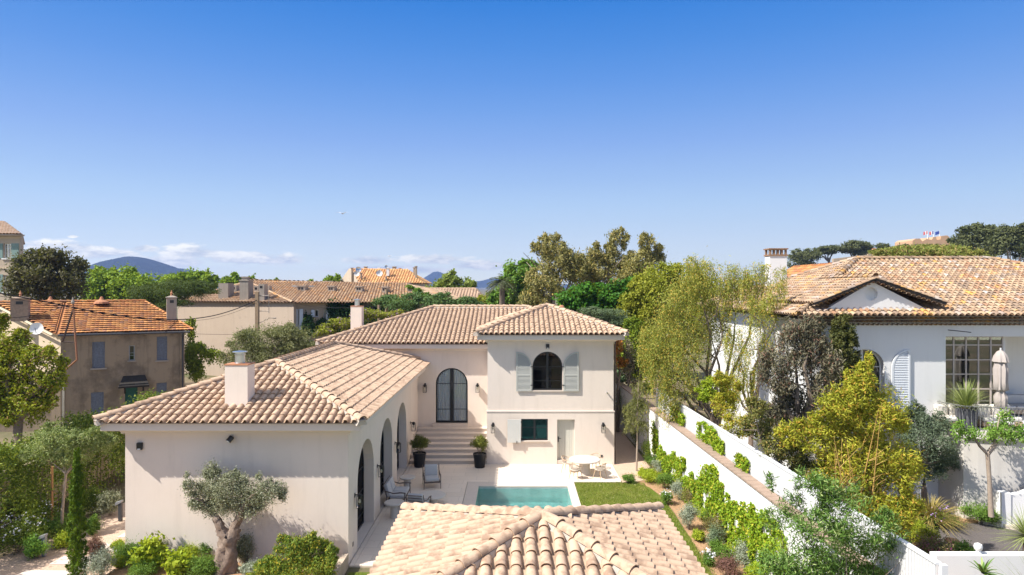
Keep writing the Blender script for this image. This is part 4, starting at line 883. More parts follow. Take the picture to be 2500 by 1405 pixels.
sheet('planting_bed', [(9.2, 12.5), (14.2, 19.6), (14.2, 23.0), (15.8, 25.5), (18.3, 25.5), (18.9, 26.8), (12.2, 26.9), (8.2, 34), (8.0, 60), (7.4, 60)], -0.03, SOIL, th=0.05)
# blank-walled grey house wall next to the tower on the far right
ob = thing('orange_roof_house', 'orange tiled gable roof showing behind the white house chimney', 'house', (22.5, 47, 0)); wall_box(20.2, 26.5, 45.5, 52, 0, 9.2, CREAMR, ob)
T = Tiles(61, PAL_ORG); A1, A2 = Vector((22.3, 45.2, 10.7)), Vector((22.3, 52.3, 10.7))
T.plane([Vector((19.8, 52.3, 9.2)), Vector((19.8, 45.2, 9.2)), A1, A2], 0.3, 0.4, 0.12, K=4); T.plane([Vector((27, 45.2, 9.6)), Vector((27, 52.3, 9.6)), A2, A1], 0.3, 0.4, 0.12, K=4); T.line(A1, A2, 0.14)
T.build('roof', ORTILE, ob); b = MB(); b.poly([(19.8, 45.6, 9.2), (27, 45.6, 9.6), (22.3, 45.6, 10.68)]); b.build('gable', CREAMR, ob)

# ---- old house on the left with the orange roof
lh = thing('old_house', 'old grey brown house with a bright orange tile roof on the left', 'house', (-27, 43, 0))
A = Vector((-29.1, 41.6, 6.15)); B_ = Vector((-22.3, 45.5, 6.15)); C_ = Vector((-27.6, 49.0, 8.04)); E = Vector((-35.3, 44.6, 8.04))
A2, B2 = Vector((-41.5, 47.6, 6.15)), Vector((-32.9, 52.5, 6.15)); T = Tiles(71, PAL_ORG)
T.plane([A, B_, C_, E], 0.24, 0.37, 0.13, K=4, squash=0.16, step=0.10); T.plane([B2, A2, E, C_], 0.22, 0.37, 0.115, K=4, squash=0.35); T.plane([B_, B2, C_], 0.22, 0.37, 0.115, K=4, squash=0.35)
lr = T.build('roof', ORTILE, lh); T = Tiles(72, PAL_ORG); T.line(E + Vector((0, 0, 0.05)), C_ + Vector((0, 0, 0.05)), 0.11, 0.4); T.line(B_, C_, 0.1, 0.4); T.build('ridge_tiles', ORTILE, lr)
W_ = [A + (C_ - A) * 0.045, B_ + (E - B_) * 0.045, B2 + (E - B2) * 0.045, A2 + (C_ - A2) * 0.045]; W_ = [Vector((w.x, w.y, 0)) for w in W_]
U_ = (W_[1] - W_[0]).normalized(); lf = FR(W_[0], U_, (U_.y, -U_.x, 0)); Lw = (W_[1] - W_[0]).length
def lu(px):      # distance along the facade seen at that pixel
    k = (px - CX) / F; return (k * W_[0].y - W_[0].x) / (U_.x - k * U_.y)
def lzz(px, py): return H - (py - CY) / F * (W_[0].y + U_.y * lu(px))
ops = []; specs = [(225, 256, 835, 899), (383, 408, 822, 880), (222, 253, 958, 1040), (382, 407, 935, 985)]
for (a, c, t_, d_) in specs: m_ = (a + c) / 2; ops.append((lu(a), lu(c), lzz(m_, d_), lzz(m_, t_)))
sm = (lu(314.5), lu(329), lzz(321, 881), lzz(321, 844)); dr_ = (lu(305), lu(336), 0.0, lzz(320, 945))
b = MB(); b.panel(lf, rect(0, Lw, -0.3, 6.12), [rect(*q) for q in ops] + [rect(*sm), rect(*dr_)], 0, 0.3)
for i in (1, 2):
    f_ = FR(W_[i], (W_[i + 1] - W_[i]).normalized(), ((W_[i + 1] - W_[i]).normalized().y, -(W_[i + 1] - W_[i]).normalized().x, 0)); b.panel(f_, rect(0, (W_[i + 1] - W_[i]).length, -0.3, 6.12), [], 0, 0.3)
b.build('wall', OLDR, lh)
d3 = (W_[0] - W_[3]); f_ = FR(W_[3], d3.normalized(), (d3.normalized().y, -d3.normalized().x, 0)); b = MB()
b.panel(f_, [(0, -0.3), (d3.length, -0.3), (d3.length, 6.1), (d3.length * 0.5, 7.85), (0, 6.1)], [], 0, 0.3); b.build('gable', CREAMR, lh)
for i, q in enumerate(ops):
    b = MB(); mid = (q[0] + q[1]) / 2; nb = 5
    for k in range(nb * 2): u_ = q[0] + (q[1] - q[0]) * k / nb / 2; b.fbox(lf, u_ + 0.008, u_ + (q[1] - q[0]) / nb / 2 - 0.004, q[2], q[3], -0.04 - 0.006 * (k % 2), -0.08)
    b.build('shutter', BLUESH, lh)
    if i < 2: MB().fbox(lf, q[0] - 0.1, q[1] + 0.1, q[2] - 0.1, q[2], 0.1, -0.02).build('window_sill', CONC, lh)
rect_window(lh, lf, *sm, -0.1, plain('weathered_frame', (0.32, 0.33, 0.33), 0.8), 1, ((sm[2] + sm[3]) / 2, (sm[2] * 2 + sm[3]) / 3), e=0.06); MB().fbox(lf, sm[0] - 0.08, sm[1] + 0.08, sm[2] - 0.08, sm[2], 0.08, -0.02).build('window_sill', CONC, lh)
MB().fbox(lf, dr_[0], dr_[1], 0, dr_[3], -0.12, -0.18).build('door', GREEND, lh)
cz = lzz(330, 917); MOSS = plain('mossy_dark_tiles', (0.035, 0.03, 0.025), 0.95, var=0.5, scale=4, bmp=1.0); b = MB(); c0, c1 = lu(290), lu(364)
b.add([lf(c0, cz - 0.55, 1.1), lf(c1, cz - 0.55, 1.1), lf(c1 - 0.25, cz, 0.02), lf(c0 + 0.25, cz, 0.02), lf(c0, cz - 0.67, 1.1), lf(c1, cz - 0.67, 1.1), lf(c1 - 0.25, cz - 0.14, 0.02), lf(c0 + 0.25, cz - 0.14, 0.02)],
      [(0, 1, 2, 3), (7, 6, 5, 4), (0, 4, 5, 1), (1, 5, 6, 2), (0, 3, 7, 4)]); cn = b.build('door_canopy', MOSS, lh)
for u_ in (c0 + 0.35, c1 - 0.35): MB().tube([lf(u_, cz - 0.62, 0.95), lf(u_, cz - 1.15, 0.02)], 0.05, 5).build('brace', MOSS, cn)
def chimney_pot(parent, x, y, z0, z1, w, d, ang=0, m=CONC, finial=True, holes=True):
    b = MB(); b.box(-w / 2, w / 2, -d / 2, d / 2, z0, z1); b.box(-w / 2 - 0.05, w / 2 + 0.05, -d / 2 - 0.05, d / 2 + 0.05, z1, z1 + 0.06)
    b.add([(-w / 2 - 0.04, -d / 2 - 0.04, z1 + 0.061), (w / 2 + 0.04, -d / 2 - 0.04, z1 + 0.061), (w / 2 + 0.04, d / 2 + 0.04, z1 + 0.061), (-w / 2 - 0.04, d / 2 + 0.04, z1 + 0.061), (0, 0, z1 + 0.2)], [(0, 1, 4), (1, 2, 4), (2, 3, 4), (3, 0, 4)])
    mt = Matrix.Translation((x, y, 0)) @ Matrix.Rotation(ang, 4, 'Z'); ch = b.xform(mt).build('chimney', m, parent)
    if finial: b = MB(); b.lathe([(0.09, z1 + 0.15), (0.06, z1 + 0.28), (0.1, z1 + 0.34), (0.05, z1 + 0.42), (0.02, z1 + 0.55)], (x, y, 0), 10); b.build('finial', TERRA, ch)
    if holes: MB().box(-w * 0.2, w * 0.2, -d / 2 - 0.012, -d / 2 + 0.01, z1 - 0.35, z1 - 0.15).xform(mt).build('vent', BLACK, ch)
    return ch
q = P(50, 765, 43.0); chimney_pot(lh, q.x, q.y, 6.9, 8.35, 0.95, 0.9, R(30), plain('old_brick', (0.30, 0.22, 0.16), 0.95, var=0.5, scale=7, bmp=0.8))
q = P(419, 790, 46.6); chimney_pot(lh, q.x, q.y, 6.2, H - (728 - CY) / F * 46.6, 0.62, 0.62, R(30))
for px in (123, 248):
    q = P(px, 738, 47); b = MB(); b.lathe([(0.5, 7.95), (0.45, 8.08), (0.2, 8.2), (0.12, 8.3), (0.08, 8.42), (0.02, 8.45)], (q.x, q.y, 0), 14); b.build('roof_vent', TERRA, lh)
b = MB(); b.tube([lf(-0.1, 6.08, 0.62), lf(Lw + 0.3, 6.05, 0.62)], 0.07, 8); b.build('gutter', DGREY, lh)
b = MB(); b.tube([lf(Lw - 0.12, 6.0, 0.5), lf(Lw - 0.12, 5.6, 0.08), lf(Lw - 0.12, 0, 0.08)], 0.05, 8); b.build('downpipe', DGREY, lh)
b = MB(); b.tube([lf(0.15, 2.9, 0.08), lf(0.15, 0, 0.08)], 0.06, 8); b.build('downpipe', GREYM, lh)
b = MB(); b.tube([E + Vector((-0.1, -0.15, -0.08)), A + Vector((-0.15, -0.1, -0.08))], 0.1, 4); b.build('verge_board', plain('pale_old_wood', (0.50, 0.42, 0.30), 0.9), lh)
q = lf(0.1, 5.3, 0.5); ds = thing('satellite_dish', 'white satellite dish on the gable of the orange roofed old house', 'satellite dish', P(90, 805, 41.0))
def dish(parent, c, r_, dirv, m=WFRAME):
    b = MB(); vs = []; n1 = 20
    z_ = Vector(dirv).normalized(); x_ = z_.cross(Vector((0, 0, 1))).normalized(); y_ = z_.cross(x_); fs_ = []
    for i in range(5):
        rr_ = r_ * i / 4
        for k in range(n1): a = 2 * math.pi * k / n1; vs.append(Vector(c) + (x_ * math.cos(a) + y_ * math.sin(a)) * rr_ + z_ * (0.25 * rr_ * rr_ / r_))
    fs_ = [(i * n1 + k, i * n1 + (k + 1) % n1, (i + 1) * n1 + (k + 1) % n1, (i + 1) * n1 + k) for i in range(4) for k in range(n1)]
    b.add(vs, fs_); b.build('dish', m, parent, smooth=True)
    b = MB(); b.tube([Vector(c) - z_ * 0.3 - Vector((0, 0, 0.3)), Vector(c)], 0.03, 5); b.tube([Vector(c) - y_ * -r_ * 0.9, Vector(c) + z_ * r_ * 0.9], 0.015, 4); b.build('bracket', DGREY, parent)
dish(ds, P(90, 803, 41.0), 0.38, (0.35, -1, 0.25))
# garden wall sweeping down from the old house
gwl = thing('garden_wall', 'old stained rendered wall sweeping down left of the orange roofed house', 'wall', (-31, 41, 0))
f_ = FR((W_[0].x, W_[0].y - 0.02, 0), (-1, -0.12, 0), (0.12, -1, 0)); b = MB(); b.panel(f_, [(0, -0.2), (4.2, -0.2), (4.2, 1.25), (3.0, 1.5), (1.9, 2.2), (0.8, 3.0), (0, 3.5)][::-1], [], 0, 0.3); b.build('wall', OLDR, gwl)
# TV / electricity mast in front of the old house
ms = thing('roof_mast', 'rusty guyed mast bracketed in front of the orange roof', 'mast', P(182, 940, 39.5)); b = MB(); Ym = 39.5
b.tube([P(188, 880, Ym), P(182, 800, Ym), P(178, 735, Ym)], [0.06, 0.055, 0.05], 7); b.tube([P(188, 879, Ym), P(150, 912, Ym + 0.5)], 0.05, 6); b.build('post', RUST, ms)
b = MB(); b.tube([P(178, 757, Ym), P(153, 834, Ym)], 0.055, 5); b.tube([P(150, 834, Ym), P(186, 837, Ym)], 0.04, 5); b.build('stay', plain('dark_iron', (0.05, 0.03, 0.025), 0.8), ms)
b = MB(); b.lathe([(0.08, 0), (0.1, 0.1), (0.05, 0.25), (0.02, 0.4)], P(178, 742, Ym), 8); b.build('insulator', CONC, ms)

# tall apartment house at the left edge
ah = thing('apartment_house', 'tall pinkish house with sage shutters at the left edge', 'house', (-50, 62, 0)); ahf = FR((-66, 62, 0), (1, 0, 0), (0, -1, 0)); AX1 = (50 - CX) / F * 62 + 66
def au(px): return (px - CX) / F * 62 + 66
def azz(py): return H - (py - CY) / F * 62
wn = [(au(9), au(27), azz(631), azz(595)), (au(9), au(27), azz(714), azz(672)), (au(-75), au(-57), azz(631), azz(595)), (au(-75), au(-57), azz(714), azz(672)), (au(9), au(27), azz(800), azz(755))]
b = MB(); b.panel(ahf, rect(0, AX1, 0, azz(575)), [rect(*q) for q in wn], 0, 0.4); seg(b, Vector((-66 + AX1 - 0.35, 62.4, 0)), Vector((-57.6, 76, 0)), 0, azz(575))
b.panel(FR((-66, 76, 0), (0, -1, 0), (-1, 0, 0)), rect(0, 13.6, 0, azz(575)), [], 0, 0.4); b.panel(FR((-57.7, 76, 0), (-1, 0, 0), (0, 1, 0)), rect(0, 8.2, 0, azz(575)), [], 0, 0.4)
b.build('wall', plaster('peach_render', (0.50, 0.40, 0.30)), ah)
for q in wn:
    rect_window(ah, ahf, *q, -0.15, WFRAME, 2, (q[2] + (q[3] - q[2]) / 3, q[2] + (q[3] - q[2]) * 2 / 3), e=0.07)
    for s0_, s1_ in ((q[0] - 0.75, q[0] - 0.06), (q[1] + 0.06, q[1] + 0.75)):
        b = MB(); z = q[2]
        while z < q[3] - 0.02: b.fbox(ahf, s0_, s1_, z + 0.005, z + 0.09, 0.06, 0.02); z += 0.1
        b.build('shutter', GREENSH, ah)
    MB().fbox(ahf, q[0] - 0.15, q[1] + 0.15, q[2] - 0.12, q[2] - 0.002, 0.1, -0.02).build('window_sill', WFRAME, ah)
for py in (655, 581): MB().fbox(ahf, 0, AX1 + 0.06, azz(py) - 0.06, azz(py) + 0.06, 0.06, -0.02).build('string_course', CREAMR, ah)
T = Tiles(81, PAL_NEW); T.plane([Vector((-66.5, 61.5, azz(573))), Vector((-66 + AX1 + 0.4, 61.5, azz(573))), Vector((-66 + AX1 - 7, 69, azz(573) + 1.9)), Vector((-62, 69, azz(573) + 1.9))], 0.3, 0.42, 0.12, K=4)
T.plane([Vector((-66 + AX1 + 0.4, 61.5, azz(573))), Vector((-57.3, 76.5, azz(573))), Vector((-66 + AX1 - 7, 69, azz(573) + 1.9))], 0.3, 0.42, 0.12, K=4); T.build('roof', FARTILE, ah)
MB().fbox(ahf, -0.4, AX1 + 0.4, azz(573) - 0.14, azz(573) - 0.03, 0.45, 0).build('eaves', BEIGER, ah)

# ---- long beige house behind
mh = thing('long_house', 'long beige house with a clay roof carrying many grey chimney stacks', 'house', (-20, 66, 0)); MZ = 7.62
cL, cM, cR = P(434, 735, 70), P(717, 739.5, 64), P(1032, 738, 66)
cL.z = cM.z = cR.z = MZ; bk = Vector((-4, 88, MZ)); bl = Vector((-33, 90, MZ)); rA, rB = P(606, 692, 75), P(990, 700, 77)
rA.z = 9.75; rB.z = 9.45
b = MB()
seg(b, cL, cM, -0.3, MZ - 0.05); b.build('wall', BEIGER, mh)
b = MB(); off = Vector((0, 0.55, 0)); d_ = (cR - cM).normalized(); fr_ = FR((cM.x, cM.y + 0.5, 0), (d_.x, d_.y, 0), (d_.y, -d_.x, 0))
def mu(px): k = (px - CX) / F; return (k * (cM.y + 0.5) - cM.x) / (d_.x - k * d_.y)
def mzz(px, py): return H - (py - CY) / F * (cM.y + 0.5 + d_.y * mu(px))
Lm = (cR - cM).length; hl = []
wnm = [(mu(727), mu(731), 4.9, mzz(729, 755)), (mu(768), mu(777), mzz(770, 774), mzz(770, 757)), (mu(790), mu(796), 4.9, mzz(793, 757))]
b.panel(fr_, rect(0, Lm, -0.3, MZ - 0.05), [rect(*q) for q in wnm], 0, 0.4); seg(b, cR, bk, -0.3, MZ - 0.05); seg(b, bl, cL, -0.3, MZ - 0.05); seg(b, bk, bl, -0.3, MZ - 0.05)
b.build('wall', STONER, mh)
for i, q in enumerate(wnm):
    rect_window(mh, fr_, *q, -0.12, WFRAME, 1, (), e=0.05)
    for (a, c) in (((721, 726.5), (731.5, 740)), ((760, 768),), ((797, 806),))[i]: MB().fbox(fr_, mu(a), mu(c), q[2], q[3], 0.08, 0.03).build('shutter', WSHUT, mh)
T = Tiles(91, PAL_FAR); o_ = Vector((0, -0.35, 0))
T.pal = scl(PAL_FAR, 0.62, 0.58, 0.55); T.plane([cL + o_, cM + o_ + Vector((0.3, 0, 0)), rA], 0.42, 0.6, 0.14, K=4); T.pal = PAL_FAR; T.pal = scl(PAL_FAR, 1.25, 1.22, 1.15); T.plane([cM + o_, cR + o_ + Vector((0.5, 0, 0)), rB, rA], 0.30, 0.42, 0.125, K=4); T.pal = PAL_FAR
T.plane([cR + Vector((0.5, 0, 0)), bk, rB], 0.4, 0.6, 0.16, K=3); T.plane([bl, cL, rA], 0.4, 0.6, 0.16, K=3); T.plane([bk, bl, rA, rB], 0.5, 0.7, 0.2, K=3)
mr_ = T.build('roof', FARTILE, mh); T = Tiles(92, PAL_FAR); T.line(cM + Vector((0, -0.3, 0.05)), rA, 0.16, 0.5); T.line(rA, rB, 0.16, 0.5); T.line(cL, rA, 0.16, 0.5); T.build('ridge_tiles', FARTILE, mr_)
def stack(px0, px1, pyt, pyb, Y, w_, nh, cap=False):
    x0, x1 = (px0 - CX) / F * Y, (px1 - CX) / F * Y; zt, zb = H - (pyt - CY) / F * Y, H - (pyb - CY) / F * Y - 0.4; b = MB(); b.box(x0, x1, Y, Y + w_, zb, zt)
    if cap: b.box(x0 - 0.06, x1 + 0.06, Y - 0.06, Y + w_ + 0.06, zt - 0.1, zt + 0.02)
    c = b.build('chimney', CONC, mh)
    for k in range(nh): u0_ = x0 + (x1 - x0) * (0.16 + 0.7 * k / nh); MB().box(u0_, u0_ + (x1 - x0) * 0.5 / nh, Y - 0.012, Y + 0.1, zt - 0.42, zt - 0.18).build('vent', BLACK, c)
stack(533, 557, 692, 734, 68.2, 1.4, 0); stack(585, 606, 684, 735, 66.6, 1.3, 0, True); stack(590, 604, 676, 690, 66.9, 0.6, 0, True); stack(557, 577, 697, 715, 70.5, 0.8, 3)
stack(620, 631, 698, 716, 69.5, 0.8, 1); stack(632, 645, 694, 735, 65.5, 1.0, 1); stack(647, 657, 698, 715, 69.0, 0.8, 1)
for (a, c, t_, d_2, Y) in ((725, 745, 698, 713, 70), (800, 816, 698.5, 714, 70), (868, 884, 699, 716, 70), (932, 947, 700.5, 716, 70), (995, 1008, 701, 712, 71), (791, 813, 687, 699, 76), (860, 877, 689, 701, 76.5), (917, 936, 690.5, 703, 77), (980, 1000, 691.5, 703, 77.5)): stack(a, c, t_, d_2, Y, 1.1, 2, True)
b = MB(); q0 = P(712, 697, 72); b.box(q0.x, q0.x + 2.4, 72, 74.5, 9.0, 9.32); b.build('roof_hatch', GREYM, mh)

# ---- far house with the orange roof and dishes
fh = thing('stone_gabled_house', 'tall stone gabled house with a bright orange roof and satellite dishes', 'house', (-15, 100, 0)); Yh = 100.0
ql, qr = P(880, 692, Yh), P(1028, 692, Yh); ez = ql.z; rdl, rdr = P(862, 658, Yh + 5), P(996, 661, Yh + 5)
b = MB(); b.prism([(P(828, 700, Yh + 10).x, Yh + 10), (ql.x, Yh + 0.3), (qr.x, Yh + 0.3), (qr.x, Yh + 10)], 0, ez - 0.05); b.build('wall', CREAMR, fh)
b = MB(); g0 = Vector((ql.x, Yh + 0.28, 0)); g1 = Vector((P(828, 700, Yh + 10).x, Yh + 10, 0)); d_ = (g0 - g1).normalized(); f = FR(g1, (d_.x, d_.y, 0), (d_.y, -d_.x, 0)); Lg = (g0 - g1).length
b.panel(f, [(0, 0), (Lg, 0), (Lg, ez + 0.1), (Lg * 0.5, rdl.z + 0.15), (0, ez + 0.1)], [], 0.05, 0.5); b.build('gable', plaster('pale_stone', (0.52, 0.42, 0.32), (0.42, 0.33, 0.25), 0.3, bmp=0.8, big=1.0), fh)
T = Tiles(95, PAL_FHO); T.plane([Vector((ql.x - 0.2, Yh, ez)), Vector((qr.x + 0.3, Yh, ez)), rdr, rdl], 0.4, 0.55, 0.17, K=3); T.plane([Vector((qr.x + 0.3, Yh, ez)), Vector((qr.x + 0.3, Yh + 10, ez)), rdr], 0.4, 0.55, 0.17, K=3)
T.plane([Vector((qr.x, Yh + 10, ez)), Vector((g1.x, Yh + 10, ez)), rdl, rdr], 0.5, 0.7, 0.2, K=3); T.line(rdl, rdr, 0.2, 0.6); T.build('roof', FARTILE, fh)
for (a, c, t_, d_2, Y, m) in ((943.5, 949.5, 656, 674, Yh + 1.8, WHITEW), (958, 966, 653, 661, Yh + 5.5, STONER), (879.5, 882, 668, 680, Yh + 1, CONC), (941, 943.2, 677, 687, Yh + .5, CONC), (1009, 1016, 655, 680, Yh + 2.5, STONER), (922, 927, 656, 664, Yh + 5, WHITEW), (1013, 1017, 652, 684, Yh + 1.5, STONER), (889, 895, 653, 659, Yh + 5, STONER), (857, 860, 656, 690, Yh + 3, STONER), (974, 978, 657, 661, Yh + 5, TERRA)):
    x0, x1 = (a - CX) / F * Y, (c - CX) / F * Y; b = MB(); b.box(x0, x1, Y, Y + 0.6, H - (d_2 - CY) / F * Y, H - (t_ - CY) / F * Y); b.box(x0 - 0.06, x1 + 0.06, Y - 0.06, Y + 0.66, H - (t_ - CY) / F * Y, H - (t_ - CY) / F * Y + 0.12); b.build('chimney', m, fh)
for (px, py, r_, lb) in ((875, 659, 0.38, 'grey satellite dish at the left end of the far orange roof'), (871, 669, 0.36, 'pale satellite dish low on the stone gable of the far house'), (926, 668, 0.42, 'cream satellite dish in the middle of the far orange roof'), (943, 652, 0.22, 'small dark satellite dish above the ridge of the far orange roof')):
    ds = thing('satellite_dish', lb, 'satellite dish', P(px, py, Yh + 0.4), 'satellite dishes on the far orange roof'); dish(ds, P(px, py, Yh + 0.4), r_ * 1.15, (0.3, -1, 0.25), WFRAME if py > 665 else GREYM)
sb = thing('small_tiled_house', 'low house with a pinkish clay roof right of the long house', 'house', (-6, 80, 0)); Ys = 78.0
ql, qr = P(1040, 733, Ys), P(1179, 733, Ys); wall_box(ql.x, qr.x - 0.3, Ys + 0.3, Ys + 9, 0, ql.z - 0.05, CREAMR, sb); T = Tiles(97, PAL_NEW); l2, r2 = P(1035, 706, Ys + 4.6), P(1162, 706, Ys + 4.6); l2.z = r2.z
T.plane([Vector((ql.x - 2, Ys, ql.z)), Vector((qr.x, Ys, ql.z)), r2, l2], 0.36, 0.5, 0.15, K=3); T.plane([Vector((qr.x, Ys, ql.z)), Vector((qr.x, Ys + 9.4, ql.z)), r2], 0.36, 0.5, 0.15, K=3); T.line(l2, r2, 0.16, 0.5); T.build('roof', FARTILE, sb)
q = P(1170, 742, Ys + 0.28); b = MB(); b.box(q.x - 0.35, q.x + 0.35, Ys + 0.26, Ys + 0.31, 5.0, q.z + 0.6); b.build('window', DGREY, sb)

# ---- castle on the hill with flags
cs = thing('citadel', 'ochre stone citadel on the hill between the pines', 'castle', (195, 300, 25)); Yc = 300.0
b = MB(); f = FR((0, Yc, 0), (1, 0, 0), (0, -1, 0)); pr_ = [(2226, 640), (2228, 588), (2236, 583), (2246, 583), (2252, 590), (2262, 584), (2275, 586), (2279, 579), (2285, 579), (2287, 586), (2296, 585), (2298, 577), (2312, 575), (2318, 579), (2322, 640)]
b.panel(f, [((px - CX) / F * Yc, H - (py - CY) / F * Yc) for px, py in pr_][::-1], [], 0, 14); b.build('wall', plaster('ochre_stone', (0.50, 0.32, 0.19), (0.40, 0.24, 0.14), 0.3, bmp=0.8, big=0.15), cs)
FLR = [plain('flag_red', (0.5, 0.10, 0.10)), plain('flag_white', (0.75, 0.75, 0.76)), plain('flag_blue', (0.03, 0.06, 0.28))]
for px, cols, lb in ((2264.5, (0, 1, 0), 'flagpole with a red and white flag left of the other two'), (2279, (0, 1, 2), 'flagpole with a blue, white and red flag between two others'), (2293.5, (2, 2, 2), 'flagpole with a dark blue flag right of the other two')):
    t_ = thing('flagpole', lb, 'flagpole', P(px, 588, Yc + 3), 'flagpoles on the citadel'); Y = Yc + 3; a, c = P(px, 590, Y), P(px, 564, Y); b = MB(); b.tube([a, c], 0.14, 6); b.build('pole', WFRAME, t_)
    for k in range(3): w_ = 1.7 / 3; b = MB(); x1 = c.x - 0.1 - w_ * k; b.add([(x1, Y - 0.1, c.z - 0.1 - 0.15 * k), (x1 - w_, Y + 0.15, c.z - 0.25 - 0.15 * k), (x1 - w_, Y + 0.15, c.z - 1.65 - 0.2 * k), (x1, Y - 0.1, c.z - 1.5 - 0.2 * k), (x1, Y - 0.04, c.z - 0.1 - 0.15 * k), (x1 - w_, Y + 0.21, c.z - 0.25 - 0.15 * k), (x1 - w_, Y + 0.21, c.z - 1.65 - 0.2 * k), (x1, Y - 0.04, c.z - 1.5 - 0.2 * k)], [(0, 1, 2, 3), (7, 6, 5, 4)]); b.build('flag', FLR[cols[2 - k]], t_)
rv = thing('hill_house', 'tiny orange roofed house among the umbrella pines on the hill', 'house', P(2130, 620, 210)); Y = 210.0; q0, q1 = P(2120, 612, Y), P(2143, 612, Y); b = MB(); b.box(q0.x, q1.x, Y, Y + 4, q0.z - 12, q0.z); b.build('wall', CREAMR, rv)
b = MB(); b.add([(q0.x - 0.3, Y - 0.3, q0.z), (q1.x + 0.3, Y - 0.3, q0.z), (q1.x, Y + 2, q0.z + 1), (q0.x, Y + 2, q0.z + 1), (q0.x - 0.3, Y - 0.3, q0.z - 0.1), (q1.x + 0.3, Y - 0.3, q0.z - 0.1)], [(0, 1, 2, 3), (0, 4, 5, 1)]); b.build('roof', TERRA, rv)
hw_ = thing('hill_wall', 'pale retaining wall on the hill under the umbrella pines', 'wall', P(2100, 645, 190)); b = MB(); q0, q1 = P(2035, 632, 190), P(2140, 620, 190); b.add([(q0.x, 190, q0.z - 9), (q1.x, 190, q0.z - 9), (q1.x, 190, q1.z), (q0.x, 190, q0.z), (q0.x, 191, q0.z - 9), (q1.x, 191, q0.z - 9), (q1.x, 191, q1.z), (q0.x, 191, q0.z)], [(0, 1, 2, 3), (7, 6, 5, 4), (3, 2, 6, 7), (0, 3, 7, 4), (1, 5, 6, 2)]); b.build('wall', STONER, hw_)

# ---- utility poles and cables
up = thing('utility_pole', 'square utility pole with a street lamp arm before the beige wall', 'utility pole', (P(628, 900, 60).x, 60, 0)); Y = 60.0; b = MB(); q = P(628, 713, Y); b.box(q.x - 0.15, q.x + 0.15, Y - 0.15, Y + 0.15, 0, q.z); b.build('post', POLEW, up)
b = MB(); 
for py in (722, 760): b.tube([P(629, py, Y), P(657, py, Y)], 0.035, 5)
b.tube([P(656.5, 718, Y), P(656.5, 765, Y)], 0.03, 5); b.build('crossarm', plain('weathered_steel', (0.25, 0.22, 0.2), 0.6, 0.5), up)
b = MB(); b.tube([P(632, 790, Y), P(658, 777, Y), P(668, 777, Y)], 0.03, 5); b.tube([P(666, 777, Y), P(674, 777, Y)], 0.07, 6); b.build('lamp_arm', CONC, up)
for px, pt, pw, Y, lb in ((944, 707, 0.16, 58.0, 'tall plain wooden pole before the long clay roof'), (925, 745, 0.12, 54.0, 'short wooden post left of the tall plain pole')):
    t_ = thing('wooden_pole', lb, 'pole', ((px - CX) / F * Y, Y, 0), 'wooden poles behind the villa'); b = MB(); q = P(px, pt, Y); b.tube([(q.x, Y, 0), (q.x, Y, q.z)], [pw * 1.1, pw * 0.9], 8); b.build('post', POLEW, t_)
def cable(pts, r_, lb, name='overhead_cable'):
    P3 = [P(*p) for p in pts]; out = []
    for i in range(len(P3) - 1):
        p0 = P3[max(i - 1, 0)]; p1 = P3[i]; p2 = P3[i + 1]; p3 = P3[min(i + 2, len(P3) - 1)]
        for k in range(6): t_ = k / 6; out.append(0.5 * ((2 * p1) + (p2 - p0) * t_ + (2 * p0 - 5 * p1 + 4 * p2 - p3) * t_ ** 2 + (3 * p1 - p0 - 3 * p2 + p3) * t_ ** 3))
    out.append(P3[-1]); b = MB(); b.tube(out, r_, 5); tag(b.build(name, WIRE), lb, 'cable', 'overhead cables')
cable([(-60, 705, 34), (100, 735, 36), (250, 765, 40), (400, 781, 45), (500, 775, 50), (570, 757, 55), (628, 733, 60)], 0.035, 'thick black cable sagging from the left edge to the square pole')
cable([(-60, 712, 34), (100, 742, 36), (250, 768, 40), (400, 784, 45), (500, 781, 50), (570, 764, 55), (628, 740, 60)], 0.012, 'thin black cable just under the thick one')
cable([(200, 808, 40), (320, 813, 43), (440, 815, 48), (560, 817, 54), (628, 813, 60)], 0.012, 'thin straight cable crossing under the orange eaves')
cable([(-60, 772, 34), (60, 774, 37), (178, 741, 39.5)], 0.014, 'thin cable rising to the rusty mast')
cable([(628, 722, 60), (760, 748, 60), (850, 752, 58), (925, 748, 54)], 0.014, 'thin cable between the square pole and the short post')
# ================================================================ furniture on the terrace
def table(label, x, y, r, h, rc_, t=0.07):
    t_ = thing('pedestal_table', label, 'table', (x, y, 0), 'round stone pedestal tables')
    MB().lathe([(r - 0.03, h - t), (r, h - t + 0.02), (r, h - 0.02), (r - 0.02, h)], (x, y, 0), 40).build('tabletop', CTAB, t_, smooth=True)
    MB().lathe([(rc_ * 1.05, 0.0), (rc_, 0.1), (rc_ * 0.97, h - t)], (x, y, 0), 28).build('pedestal', CTAB, t_, smooth=True)
table('large round cream dining table with four woven chairs by the lawn', 3.42, 31.95, 0.76, 0.75, 0.27)
table('low wide round coffee table between the armchairs beside the pool', -3.45, 27.5, 0.57, 0.42, 0.22)
table('small round side table at the near end of the two seat sofa', -4.75, 25.95, 0.40, 0.62, 0.17)
table('small round side table at the far end of the two seat sofa', -4.85, 29.65, 0.36, 0.55, 0.16)
